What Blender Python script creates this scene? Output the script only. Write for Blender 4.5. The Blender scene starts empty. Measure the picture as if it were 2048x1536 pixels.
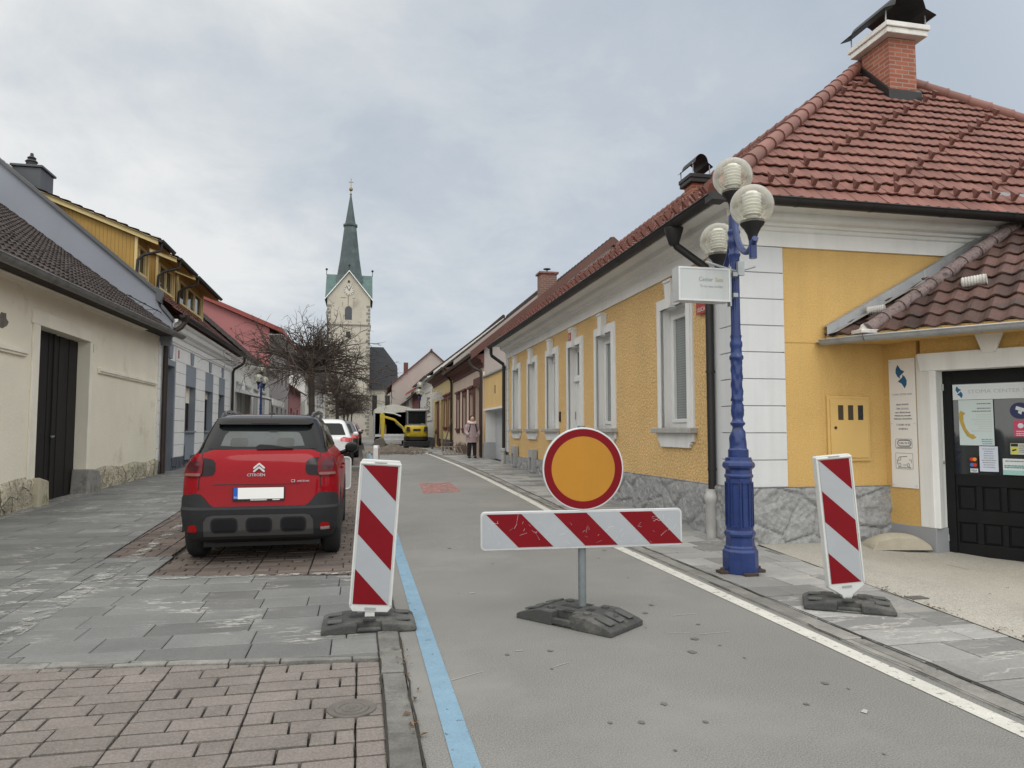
import bpy, bmesh, math, random
from mathutils import Vector, Matrix, noise
random.seed(7)
sc = bpy.context.scene
COL = sc.collection
R = math.radians

# ---------------------------------------------------------------- camera, sky, sun, exposure
YAW = math.atan(304 / 1420)
PITCH = math.atan(92 / 1420)
cd = bpy.data.cameras.new("camera"); cam = bpy.data.objects.new("camera", cd); COL.objects.link(cam)
cam.location = (0, 0, 1.42); cam.rotation_euler = (R(90) + PITCH, 0, -YAW)
cd.sensor_width = 36; cd.lens = 36 * 1420 / 2048; cd.clip_end = 2000; cd.clip_start = .05
sc.camera = cam
sc.view_settings.view_transform = 'Standard'; sc.view_settings.look = 'None'
sc.view_settings.gamma = 1; sc.view_settings.exposure = 0.0
sc.cycles.max_bounces = 8; sc.cycles.transparent_max_bounces = 12
try:
    sc.cycles.use_denoising = True
except Exception:
    pass
W = bpy.data.worlds.new("World"); sc.world = W; W.use_nodes = True
SUN_EL, SUN_AZ = 50, 178   # degrees, azimuth clockwise from +Y (the sun stands behind the viewer, a little to the left)


def build_sky():
    nt = W.node_tree; N = nt.nodes; L = nt.links; N.clear()
    def n(t, **k):
        o = N.new(t)
        for a, b in k.items(): setattr(o, a, b)
        return o
    out = n('ShaderNodeOutputWorld')
    sky = n('ShaderNodeTexSky', sky_type='NISHITA', sun_disc=False)
    sky.sun_elevation = R(SUN_EL); sky.sun_rotation = R(SUN_AZ)
    b1 = n('ShaderNodeBackground'); b1.inputs[1].default_value = .10; L.new(sky.outputs[0], b1.inputs[0])
    tc = n('ShaderNodeTexCoord'); sep = n('ShaderNodeSeparateXYZ'); L.new(tc.outputs['Generated'], sep.inputs[0])
    def mth(op, a, b=None, c=None, clamp=False):
        o = n('ShaderNodeMath', operation=op, use_clamp=clamp)
        for i, v in enumerate((a, b, c)):
            if v is None: continue
            if isinstance(v, (int, float)): o.inputs[i].default_value = v
            else: L.new(v, o.inputs[i])
        return o.outputs[0]
    zz = mth('ADD', mth('MAXIMUM', sep.outputs[2], 0.0), .28)
    cx = mth('DIVIDE', sep.outputs[0], zz); cy = mth('DIVIDE', sep.outputs[1], zz)
    cb = n('ShaderNodeCombineXYZ'); L.new(cx, cb.inputs[0]); L.new(cy, cb.inputs[1])
    def nz(scale, det, rough, off):
        mp = n('ShaderNodeMapping'); mp.inputs['Location'].default_value = off; L.new(cb.outputs[0], mp.inputs[0])
        o = n('ShaderNodeTexNoise'); o.inputs['Scale'].default_value = scale; o.inputs['Detail'].default_value = det
        o.inputs['Roughness'].default_value = rough; o.inputs['Distortion'].default_value = .3
        L.new(mp.outputs[0], o.inputs['Vector']); return o.outputs[0]
    big = nz(.8, 3, .5, (3.1, 1.7, 0)); fine = nz(2.6, 8, .62, (0.3, 5.2, 0)); wisp = nz(6.0, 6, .6, (7.3, 2.2, 0))
    f = mth('ADD', mth('MULTIPLY', big, .55), mth('ADD', mth('MULTIPLY', fine, .33), mth('MULTIPLY', wisp, .12)))
    f = mth('ADD', f, mth('MULTIPLY_ADD', sep.outputs[0], -.36, .055))
    hor = mth('MULTIPLY', mth('SUBTRACT', .32, sep.outputs[2], None, True), .34)
    f = mth('ADD', f, hor)
    cr = n('ShaderNodeValToRGB'); L.new(f, cr.inputs[0])
    e = cr.color_ramp.elements
    e[0].position = .38; e[0].color = (.49, .555, .635, 1)
    e[1].position = .68; e[1].color = (.86, .87, .865, 1)
    e.new(.47).color = (.55, .605, .67, 1); e.new(.56).color = (.66, .70, .735, 1)
    # overcast sky brighter overhead; extra glow outside the view added to light the facades
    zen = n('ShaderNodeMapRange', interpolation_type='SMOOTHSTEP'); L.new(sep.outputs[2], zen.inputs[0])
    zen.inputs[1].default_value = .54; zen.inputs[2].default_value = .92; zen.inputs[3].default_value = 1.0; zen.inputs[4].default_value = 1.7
    offview = n('ShaderNodeMapRange', interpolation_type='SMOOTHSTEP'); L.new(mth('MULTIPLY', sep.outputs[1], -1.0), offview.inputs[0])
    offview.inputs[1].default_value = -.68; offview.inputs[2].default_value = -.12; offview.inputs[3].default_value = 0.0; offview.inputs[4].default_value = 1.45
    k = mth('ADD', zen.outputs[0], offview.outputs[0])
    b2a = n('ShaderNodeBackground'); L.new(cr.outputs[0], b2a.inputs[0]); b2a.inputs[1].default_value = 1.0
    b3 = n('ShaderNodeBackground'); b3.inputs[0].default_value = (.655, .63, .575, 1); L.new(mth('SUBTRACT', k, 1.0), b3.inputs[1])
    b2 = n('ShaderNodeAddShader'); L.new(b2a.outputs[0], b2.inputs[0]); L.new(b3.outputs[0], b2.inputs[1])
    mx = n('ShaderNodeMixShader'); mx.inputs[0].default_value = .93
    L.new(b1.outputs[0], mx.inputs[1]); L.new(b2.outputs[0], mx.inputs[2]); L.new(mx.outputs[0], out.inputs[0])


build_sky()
sd = bpy.data.lights.new("sun", 'SUN'); sd.energy = .7; sd.angle = R(25); sd.color = (1, .965, .91)
sun = bpy.data.objects.new("sun", sd); COL.objects.link(sun)
_a, _e = R(SUN_AZ), R(SUN_EL)
sun.rotation_euler = Vector((-math.sin(_a) * math.cos(_e), -math.cos(_a) * math.cos(_e), -math.sin(_e))).to_track_quat('-Z', 'Y').to_euler()

# ---------------------------------------------------------------- helpers


def interp(t, pts):
    if t <= pts[0][0]: return pts[0][1]
    for (a, va), (b, vb) in zip(pts, pts[1:]):
        if t <= b: return va + (vb - va) * (t - a) / (b - a)
    return pts[-1][1]


GR = [(8.5, 0), (13, .13), (18, .23), (23, .30), (30, .33), (60, .36), (150, .4)]
GL = [(9, 0), (17, .08), (24, .15), (40, .30), (60, .36), (150, .4)]


def gz(x, y):
    t = min(1, max(0, (x + 6) / 9.5))
    return interp(y, GL) * (1 - t) + interp(y, GR) * t


class MB:
    """collects polygons; build() links them as ONE mesh object"""
    def __init__(s):
        s.v = []; s.f = []; s.mi = []; s.tint = []; s.M = None; s.cur = 0; s.ct = .5

    def p(s, x, y, z):
        q = Vector((x, y, z))
        if s.M is not None: q = s.M @ q
        s.v.append(q); return len(s.v) - 1

    def face(s, idx, mi=None):
        s.f.append(tuple(idx)); s.mi.append(s.cur if mi is None else mi); s.tint.append(s.ct)

    def poly(s, pts, mi=None):
        s.face([s.p(*q) for q in pts], mi)

    def box(s, x0, x1, y0, y1, z0, z1, mi=None, skip=''):
        if x0 > x1: x0, x1 = x1, x0
        if y0 > y1: y0, y1 = y1, y0
        if z0 > z1: z0, z1 = z1, z0
        a = [s.p(x, y, z) for z in (z0, z1) for (x, y) in ((x0, y0), (x1, y0), (x1, y1), (x0, y1))]
        for nme, q in (('b', (3, 2, 1, 0)), ('t', (4, 5, 6, 7)), ('-y', (0, 1, 5, 4)), ('+x', (1, 2, 6, 5)), ('+y', (2, 3, 7, 6)), ('-x', (3, 0, 4, 7))):
            if nme not in skip.split(): s.face([a[i] for i in q], mi)

    def prism(s, pts, axis, a, b, mi=None):
        """closed outline pts (u,v) extruded along axis from a to b: x:(y,z) y:(x,z) z:(x,y)"""
        def m(u, v, w):
            return {'x': (w, u, v), 'y': (u, w, v), 'z': (u, v, w)}[axis]
        A = [s.p(*m(u, v, a)) for u, v in pts]; B = [s.p(*m(u, v, b)) for u, v in pts]
        n = len(pts)
        s.face(A[::-1], mi); s.face(B, mi)
        for i in range(n): s.face((A[i], A[(i + 1) % n], B[(i + 1) % n], B[i]), mi)

    def tube(s, path, r, n=8, cap=True, mi=None):
        P = [Vector(q) for q in path]; rs = r if isinstance(r, (list, tuple)) else [r] * len(P)
        ref = Vector((0, 0, 1)); rings = []
        prevn = None
        for i, q in enumerate(P):
            d = (P[min(i + 1, len(P) - 1)] - P[max(i - 1, 0)]).normalized()
            if prevn is None:
                nrm = d.cross(ref)
                if nrm.length < 1e-3: nrm = d.cross(Vector((1, 0, 0)))
            else:
                nrm = prevn - d * prevn.dot(d)
                if nrm.length < 1e-4: nrm = d.cross(ref)
            nrm.normalize(); prevn = nrm; bi = d.cross(nrm)
            rings.append([s.p(*(q + (nrm * math.cos(k * 2 * math.pi / n) + bi * math.sin(k * 2 * math.pi / n)) * rs[i])) for k in range(n)])
        for A, B in zip(rings, rings[1:]):
            for k in range(n): s.face((A[k], A[(k + 1) % n], B[(k + 1) % n], B[k]), mi)
        if cap:
            s.face(rings[0][::-1], mi); s.face(rings[-1], mi)

    def lathe(s, prof, n=24, c=(0, 0, 0), mi=None, ph=0, cap=True):
        rings = []
        for r, z in prof:
            rings.append([s.p(c[0] + r * math.cos(ph + k * 2 * math.pi / n), c[1] + r * math.sin(ph + k * 2 * math.pi / n), c[2] + z) for k in range(n)])
        for A, B in zip(rings, rings[1:]):
            for k in range(n): s.face((A[k], A[(k + 1) % n], B[(k + 1) % n], B[k]), mi)
        if cap:
            s.face(rings[0][::-1], mi); s.face(rings[-1], mi)

    def sphere(s, c, r, nu=24, nv=14, sx=1, sy=1, sz=1, mi=None):
        pr = [(math.sin(math.pi * i / nv), -math.cos(math.pi * i / nv)) for i in range(1, nv)]
        rings = [[s.p(c[0] + r * sx * a * math.cos(k * 2 * math.pi / nu), c[1] + r * sy * a * math.sin(k * 2 * math.pi / nu), c[2] + r * sz * b) for k in range(nu)] for a, b in pr]
        bt = s.p(c[0], c[1], c[2] - r * sz); tp = s.p(c[0], c[1], c[2] + r * sz)
        for A, B in zip(rings, rings[1:]):
            for k in range(nu): s.face((A[k], A[(k + 1) % nu], B[(k + 1) % nu], B[k]), mi)
        for k in range(nu):
            s.face((bt, rings[0][(k + 1) % nu], rings[0][k]), mi); s.face((tp, rings[-1][k], rings[-1][(k + 1) % nu]), mi)

    def grid(s, fn, nu, nv, mi=None):
        a = [[s.p(*fn(i / nu, j / nv)) for i in range(nu + 1)] for j in range(nv + 1)]
        for j in range(nv):
            for i in range(nu): s.face((a[j][i], a[j][i + 1], a[j + 1][i + 1], a[j + 1][i]), mi)

    def build(s, name, mats, parent=None, smooth=False, bevel=0, seg=2, weld=False, kind=None, recalc=True):
        me = bpy.data.meshes.new(name)
        me.from_pydata([tuple(q) for q in s.v], [], s.f)
        if not isinstance(mats, (list, tuple)): mats = [mats]
        for m in mats: me.materials.append(m)
        if len(mats) > 1: me.polygons.foreach_set('material_index', s.mi)
        if any(t != .5 for t in s.tint):
            at = me.attributes.new('tint', 'FLOAT', 'FACE'); at.data.foreach_set('value', s.tint)
        if recalc or weld:
            bm = bmesh.new(); bm.from_mesh(me)
            if weld: bmesh.ops.remove_doubles(bm, verts=bm.verts, dist=1e-4)
            if recalc: bmesh.ops.recalc_face_normals(bm, faces=bm.faces)
            bm.to_mesh(me); bm.free()
        if smooth:
            me.polygons.foreach_set('use_smooth', [True] * len(me.polygons))
            me.set_sharp_from_angle(angle=R(smooth if smooth is not True else 40))
        o = bpy.data.objects.new(name, me); COL.objects.link(o)
        if parent is not None: o.parent = parent
        if kind: o['kind'] = kind
        if bevel:
            b = o.modifiers.new('bevel', 'BEVEL'); b.width = bevel; b.segments = seg; b.limit_method = 'ANGLE'; b.angle_limit = R(40)
        return o


def thing(name, label, cat, loc=(0, 0, 0), rz=0, group=None):
    o = bpy.data.objects.new(name, None); COL.objects.link(o); o.empty_display_size = .2
    o.location = loc; o.rotation_euler = (0, 0, rz); o['label'] = label; o['category'] = cat
    if group: o['group'] = group
    return o


def tag(o, label, cat, group=None):
    o['label'] = label; o['category'] = cat
    if group: o['group'] = group
    return o


def copy_tree(o, parent=None):
    c = o.copy(); COL.objects.link(c)
    if parent is not None: c.parent = parent
    for ch in list(o.children): copy_tree(ch, c)
    return c


def text(name, s, size, loc, right, up, m, parent=None, ext=.001, align='LEFT', sx=1.0):
    cu = bpy.data.curves.new(name, 'FONT'); cu.body = s; cu.size = size; cu.extrude = ext; cu.align_x = align; cu.resolution_u = 2
    t = bpy.data.objects.new(name, cu); COL.objects.link(t)
    dg = bpy.context.evaluated_depsgraph_get()
    me = bpy.data.meshes.new_from_object(t.evaluated_get(dg)); me.name = name
    bpy.data.objects.remove(t); bpy.data.curves.remove(cu)
    me.materials.clear(); me.materials.append(m)
    r = Vector(right).normalized(); u = Vector(up); u = (u - r * u.dot(r)).normalized(); nn = r.cross(u)
    M = Matrix((r * sx, u, nn)).transposed().to_4x4(); M.translation = Vector(loc)
    me.transform(M)
    o = bpy.data.objects.new(name, me); COL.objects.link(o)
    if parent is not None: o.parent = parent
    return o


def clip2(poly, a, b):
    """clip polygon [(u,v,...)] keeping the left side of line a->b"""
    out = []; dx, dy = b[0] - a[0], b[1] - a[1]
    sd_ = [dx * (q[1] - a[1]) - dy * (q[0] - a[0]) for q in poly]
    for i, q in enumerate(poly):
        j = (i + 1) % len(poly); r = poly[j]
        if sd_[i] >= 0: out.append(q)
        if (sd_[i] >= 0) != (sd_[j] >= 0):
            t = sd_[i] / (sd_[i] - sd_[j]); out.append(tuple(q[k] + (r[k] - q[k]) * t for k in range(len(q))))
    return out


def clipconv(poly, region):
    for a, b in zip(region, region[1:] + region[:1]):
        if len(poly) < 3: return []
        poly = clip2(poly, a, b)
    return poly if len(poly) >= 3 else []


def ccw(p):
    s = sum(a[0] * b[1] - b[0] * a[1] for a, b in zip(p, p[1:] + p[:1]))
    return p if s > 0 else p[::-1]


# ---------------------------------------------------------------- materials
MATS = {}


def pm(name, col, rough=.75, var=.12, vs=2.5, bump=0, bs=60, bd=.01, metal=0, coat=0, spec=.4, grain=.0, gs=120, tint=0, dirt=None, ds=1.2, dthr=.55,
       brick=None, wave=None, cell=None, vein=0, streak=0, vstretch=None, emit=None, alpha=None, sub=None):
    """procedural material: colour with broad variation, fine grain, optional per-face tint, dirt patches, brick / plank / stone patterns and bump"""
    if name in MATS: return MATS[name]
    m = bpy.data.materials.new(name); m.use_nodes = True; MATS[name] = m
    nt = m.node_tree; N = nt.nodes; L = nt.links
    bs_ = N['Principled BSDF']
    bs_.inputs['Roughness'].default_value = rough; bs_.inputs['Metallic'].default_value = metal
    bs_.inputs['Specular IOR Level'].default_value = spec
    if coat:
        bs_.inputs['Coat Weight'].default_value = coat; bs_.inputs['Coat Roughness'].default_value = .06
    tc = N.new('ShaderNodeTexCoord'); vec = tc.outputs['Object']
    def mapping(v, scale):
        mp = N.new('ShaderNodeMapping'); mp.inputs['Scale'].default_value = scale; L.new(v, mp.inputs[0]); return mp.outputs[0]
    def noise_(scale, det=4, rg=.6, v=None):
        o = N.new('ShaderNodeTexNoise'); o.inputs['Scale'].default_value = scale; o.inputs['Detail'].default_value = det
        o.inputs['Roughness'].default_value = rg; L.new(vec if v is None else v, o.inputs['Vector']); return o.outputs[0]
    def rng(x, a, b, c, d):
        o = N.new('ShaderNodeMapRange'); L.new(x, o.inputs[0])
        for i, q in enumerate((a, b, c, d)): o.inputs[i + 1].default_value = q
        return o.outputs[0]
    def mul(colr, fac):
        o = N.new('ShaderNodeVectorMath'); o.operation = 'SCALE'
        L.new(colr, o.inputs[0]); L.new(fac, o.inputs['Scale']); return o.outputs[0]
    def mix(fac, a, b):
        o = N.new('ShaderNodeMix'); o.data_type = 'RGBA'
        if isinstance(fac, float): o.inputs[0].default_value = fac
        else: L.new(fac, o.inputs[0])
        for i, q in ((6, a), (7, b)):
            if isinstance(q, tuple): o.inputs[i].default_value = (*q, 1)
            else: L.new(q, o.inputs[i])
        return o.outputs[2]
    def mth(op, a, b):
        o = N.new('ShaderNodeMath'); o.operation = op
        for i, q in enumerate((a, b)):
            if isinstance(q, (int, float)): o.inputs[i].default_value = q
            else: L.new(q, o.inputs[i])
        return o.outputs[0]
    rgb = N.new('ShaderNodeRGB'); rgb.outputs[0].default_value = (*col, 1); c = rgb.outputs[0]
    height = []
    if brick or cell or wave:
        # a vertical-surface coordinate that works on walls of either direction
        sp = N.new('ShaderNodeSeparateXYZ'); L.new(vec, sp.inputs[0])
        cb = N.new('ShaderNodeCombineXYZ'); L.new(mth('ADD', sp.outputs[0], sp.outputs[1]), cb.inputs[0]); L.new(sp.outputs[2], cb.inputs[1])
        wv = cb.outputs[0]
    if brick:
        bt = N.new('ShaderNodeTexBrick'); bw, bh, mort, mc, c2 = brick
        bt.inputs['Scale'].default_value = 1; bt.inputs['Brick Width'].default_value = bw; bt.inputs['Row Height'].default_value = bh
        bt.inputs['Mortar Size'].default_value = mort; bt.inputs['Mortar'].default_value = (*mc, 1)
        bt.inputs['Color1'].default_value = (*col, 1); bt.inputs['Color2'].default_value = (*c2, 1)
        L.new(wv, bt.inputs['Vector']); c = bt.outputs[0]; height.append((mth('SUBTRACT', 1.0, bt.outputs['Fac']), .006))
    if cell:
        sc_, jw, jc = cell
        jit = N.new('ShaderNodeVectorMath'); jit.operation = 'MULTIPLY_ADD'
        nn_ = N.new('ShaderNodeTexNoise'); nn_.inputs['Scale'].default_value = 2.2; nn_.inputs['Detail'].default_value = 2; L.new(vec, nn_.inputs['Vector'])
        L.new(nn_.outputs[1], jit.inputs[0]); jit.inputs[1].default_value = (.25, .25, 0); L.new(wv, jit.inputs[2])
        vo = N.new('ShaderNodeTexVoronoi'); vo.feature = 'DISTANCE_TO_EDGE'; vo.inputs['Scale'].default_value = sc_; L.new(jit.outputs[0], vo.inputs['Vector'])
        vc = N.new('ShaderNodeTexVoronoi'); vc.inputs['Scale'].default_value = sc_; L.new(jit.outputs[0], vc.inputs['Vector'])
        edge = rng(vo.outputs['Distance'], 0, jw, 0, 1)
        sv = N.new('ShaderNodeSeparateColor'); L.new(vc.outputs['Color'], sv.inputs[0])
        c = mul(c, rng(sv.outputs[0], 0, 1, .78, 1.22)); c = mix(edge, jc, c)
        height.append((rng(vo.outputs['Distance'], 0, jw * 3.5, 0, 1), .05))
    if wave:
        wscale, dark = wave
        wt = N.new('ShaderNodeTexWave'); wt.wave_type = 'BANDS'; wt.bands_direction = 'X'; wt.wave_profile = 'SAW'; wt.inputs['Scale'].default_value = wscale
        wt.inputs['Distortion'].default_value = .0; L.new(wv, wt.inputs['Vector'])
        g = rng(wt.outputs['Fac'], .0, .10, dark, 1); c = mul(c, g); height.append((g, .008))
    vv = vec if vstretch is None else mapping(vec, vstretch)
    if var: c = mul(c, rng(noise_(vs, 5, .6, vv), .25, .75, 1 - var, 1 + var))
    if grain: c = mul(c, rng(noise_(gs, 2, .7, vv), .25, .75, 1 - grain, 1 + grain))
    if tint:
        at = N.new('ShaderNodeAttribute'); at.attribute_name = 'tint'
        c = mul(c, rng(at.outputs['Fac'], 0, 1, 1 - tint, 1 + tint))
    if vein:
        vn = noise_(1.0, 5, .62, mapping(vec, (1.3, 5.0, 1))); w2 = N.new('ShaderNodeMath'); w2.operation = 'ABSOLUTE'
        L.new(mth('SUBTRACT', vn, .5), w2.inputs[0]); msk = rng(w2.outputs[0], 0, .022, 1, 0)
        msk = mth('MULTIPLY', msk, rng(noise_(.9, 2), .48, .62, 0, 1))
        c = mix(mth('MULTIPLY', msk, vein), c, (.50, .49, .45))
    if streak:
        sk = noise_(1.0, 4, .6, mapping(vec, (7, 7, .35))); c = mul(c, rng(sk, .48, .75, 1, 1 - streak))
    if dirt:
        dn = noise_(ds, 7, .68); c = mix(rng(dn, dthr, dthr + .12, 0, dirt[3] if len(dirt) > 3 else .8), c, tuple(dirt[:3]))
    L.new(c, bs_.inputs['Base Color'])
    if bump: height.append((noise_(bs, 5, .6, vv), bump))
    prev = None
    for h, s_ in height:
        b = N.new('ShaderNodeBump'); b.inputs['Strength'].default_value = 1; b.inputs['Distance'].default_value = s_
        L.new(h, b.inputs['Height'])
        if prev is not None: L.new(prev, b.inputs['Normal'])
        prev = b.outputs[0]
    if prev is not None: L.new(prev, bs_.inputs['Normal'])
    if emit: bs_.inputs['Emission Color'].default_value = (*emit[0], 1); bs_.inputs['Emission Strength'].default_value = emit[1]
    if alpha is not None: bs_.inputs['Alpha'].default_value = alpha
    return m


def worn_paint(name, col, thr=.5, sc=9, soft=.06):
    """road paint worn through in patches: bare ground shows where the noise falls below the threshold"""
    m = pm(name, col, .85, .12, 5, grain=.15); nt = m.node_tree; N = nt.nodes; L = nt.links
    tc = N.new('ShaderNodeTexCoord'); o = N.new('ShaderNodeTexNoise'); o.inputs['Scale'].default_value = sc; o.inputs['Detail'].default_value = 8; o.inputs['Roughness'].default_value = .72
    L.new(tc.outputs['Object'], o.inputs['Vector']); r = N.new('ShaderNodeMapRange'); L.new(o.outputs[0], r.inputs[0]); r.inputs[1].default_value = thr; r.inputs[2].default_value = thr + soft
    L.new(r.outputs[0], N['Principled BSDF'].inputs['Alpha']); return m


def glassy(name, col=(.02, .024, .028), rough=.04):
    return pm(name, col, rough=rough, var=.25, vs=.8, spec=.9)


m_white = pm('white_plaster', (.72, .72, .71), .8, .07, 1.3, .004, 40, streak=.10)
m_trim = pm('white_trim', (.70, .71, .705), .7, .06, 1.5, .002, 50, streak=.12, dirt=(.42, .40, .36, .45), ds=1.6, dthr=.62)
m_cornice = pm('cornice_paint', (.74, .74, .72), .75, .07, 1.2, .002, 60, streak=.08, dirt=(.30, .28, .25, .6), ds=7, dthr=.68)
m_dark = pm('dark_sheet_metal', (.017, .016, .016), .5, .2, 3)
m_brownmetal = pm('brown_sheet_metal', (.045, .032, .027), .4, .2, 3)
m_zinc = pm('weathered_zinc', (.36, .37, .38), .5, .16, 3, metal=.35, streak=.2, dirt=(.22, .2, .17, .5), ds=4)
m_glass = glassy('window_glass')
m_black = pm('black_plastic', (.012, .012, .013), .55, .2, 5, .001, 200)
m_rubber = pm('recycled_rubber', (.055, .056, .055), .85, .3, 6, .004, 90, grain=.35, gs=160, dirt=(.16, .155, .14, .55), ds=5, dthr=.52)
m_brownwin = pm('brown_timber', (.055, .03, .022), .55, .2, 6)
m_blackwood = pm('black_timber', (.008, .008, .009), .6, .25, 5, .001, 120, spec=.2)
m_steel = pm('galvanised_steel', (.33, .35, .36), .45, .14, 12, metal=.6)
# ---------------------------------------------------------------- ground, road, pavements
m_soil = pm('joint_soil', (.030, .027, .022), .95, .3, 4, .004, 80, dirt=(.05, .052, .02, .6), ds=3)
m_asph = pm('asphalt', (.182, .179, .169), .9, .10, .9, .002, 150, grain=.50, gs=130, dirt=(.225, .22, .205, .7), ds=.35, dthr=.50)
m_asph2 = pm('oil_spot', (.125, .121, .115), .8, .2, 9, grain=.2)
m_slab = pm('slate_slab', (.145, .147, .144), .62, .16, 1.6, .004, 28, grain=.14, gs=60, tint=.22, vein=.9, dirt=(.31, .30, .26, .55), ds=.8, dthr=.60)
m_slabR = pm('slate_slab_pavement', (.24, .24, .233), .66, .18, 1.4, .004, 28, grain=.14, gs=70, tint=.34, vein=.75, dirt=(.34, .325, .275, .6), ds=1.1, dthr=.57)
m_paver = pm('brick_paver', (.178, .157, .143), .82, .16, 3, .006, 50, grain=.30, gs=90, tint=.09, dirt=(.24, .225, .205, .4), ds=5, dthr=.62)
m_paverD = pm('parking_paver', (.115, .092, .080), .85, .18, 3, .004, 60, grain=.18, gs=130, tint=.22)
m_kerb = pm('kerb_stone', (.20, .195, .18), .8, .3, 5, .012, 22, grain=.2, tint=.2, dirt=(.10, .095, .085, .7), ds=7, dthr=.55)
m_wline = worn_paint('white_road_paint', (.50, .49, .45), .37, 16, .05)
m_kerbD = pm('dark_kerb_stone', (.135, .133, .122), .8, .3, 5, .012, 22, grain=.25, tint=.25, dirt=(.08, .075, .065, .7), ds=7, dthr=.52)
m_wfade = pm('faded_white_paint', (.34, .335, .32), .8, .15, 3, grain=.1)
m_bline = worn_paint('blue_road_paint', (.17, .275, .36), .34, 14, .05)
m_redp = worn_paint('worn_red_road_paint', (.36, .165, .15), .44, 9, .10)
m_drive = pm('exposed_aggregate', (.36, .345, .305), .9, .10, 1.2, .006, 130, grain=.5, gs=100, dirt=(.28, .255, .215, .55), ds=.7, dthr=.57)
m_field = pm('terrain', (.10, .10, .06), .95, .3, .2)


def sheet(name, xl, xr, y0, y1, dz, mat, nx=2, step=1.0, kind='structure'):
    fl = xl if callable(xl) else (lambda y: xl); fr = xr if callable(xr) else (lambda y: xr)
    mb = MB(); n = max(1, int((y1 - y0) / step))
    def fn(u, v):
        y = y0 + (y1 - y0) * v; x = fl(y) + (fr(y) - fl(y)) * u
        return (x, y, gz(x, y) + dz)
    mb.grid(fn, nx, n)
    return mb.build(name, mat, kind=kind, recalc=False)


def laid(name, region, mat, rowh, lens, y0, y1, x0, x1, gap=.006, top=.0, seed=1, jit=.002, rect=True, skip=None, module=None, chip=0, gapy=None):
    """paving laid in courses across the street; every stone is its own slightly uneven block inside the one paved surface"""
    rnd = random.Random(seed); mb = MB(); region = ccw(region); y = y0; row = 0
    while y < y1:
        h = rowh * rnd.uniform(.92, 1.08) if not module else rowh
        x = x0 - rnd.uniform(0, max(lens)); mi = 0
        if module: x = x0
        while x < x1:
            if module:
                parts = module[(row + mi * 3) % len(module)] if rnd.random() < .8 else rnd.choice(module)
                mi += 1
            else:
                parts = [rnd.choice(lens) * rnd.uniform(.85, 1.12)]
            for w in parts:
                g = gap / 2; gy = (gapy or gap) / 2
                ex = [rnd.uniform(-chip, chip) for _ in range(8)] if chip else [0] * 8
                q = [(x + g + ex[0], y + gy + ex[1]), (x + w - g + ex[2], y + gy + ex[3]), (x + w - g + ex[4], y + h - gy + ex[5]), (x + g + ex[6], y + h - gy + ex[7])]
                c = clipconv(q, region)
                if c and (skip is None or not skip(x + w / 2, y + h / 2)):
                    mb.ct = rnd.random(); z = top + rnd.uniform(-jit, jit); tx, ty = rnd.uniform(-jit, jit) * 1.5, rnd.uniform(-jit, jit) * 1.5
                    cx = sum(a[0] for a in c) / len(c); cy = sum(a[1] for a in c) / len(c)
                    inn = []; out = []
                    for a in c:
                        dx, dy = a[0] - cx, a[1] - cy; l = math.hypot(dx, dy) or 1; k = max(0, 1 - .007 / l * 1.3)
                        bx, by = cx + dx * k, cy + dy * k
                        inn.append((bx, by, gz(bx, by) + z + tx * dx + ty * dy)); out.append((a[0], a[1], gz(a[0], a[1]) + z - .004 + tx * dx + ty * dy))
                    I = [mb.p(*a) for a in inn]; O = [mb.p(*a) for a in out]; B = [mb.p(a[0], a[1], a[2] - .035) for a in out]
                    mb.face(I); n = len(c)
                    for i in range(n):
                        j = (i + 1) % n; mb.face((O[i], O[j], I[j], I[i])); mb.face((B[i], B[j], O[j], O[i]))
                x += w
        y += h; row += 1
    return mb.build(name, mat, kind='structure', recalc=False)


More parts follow.
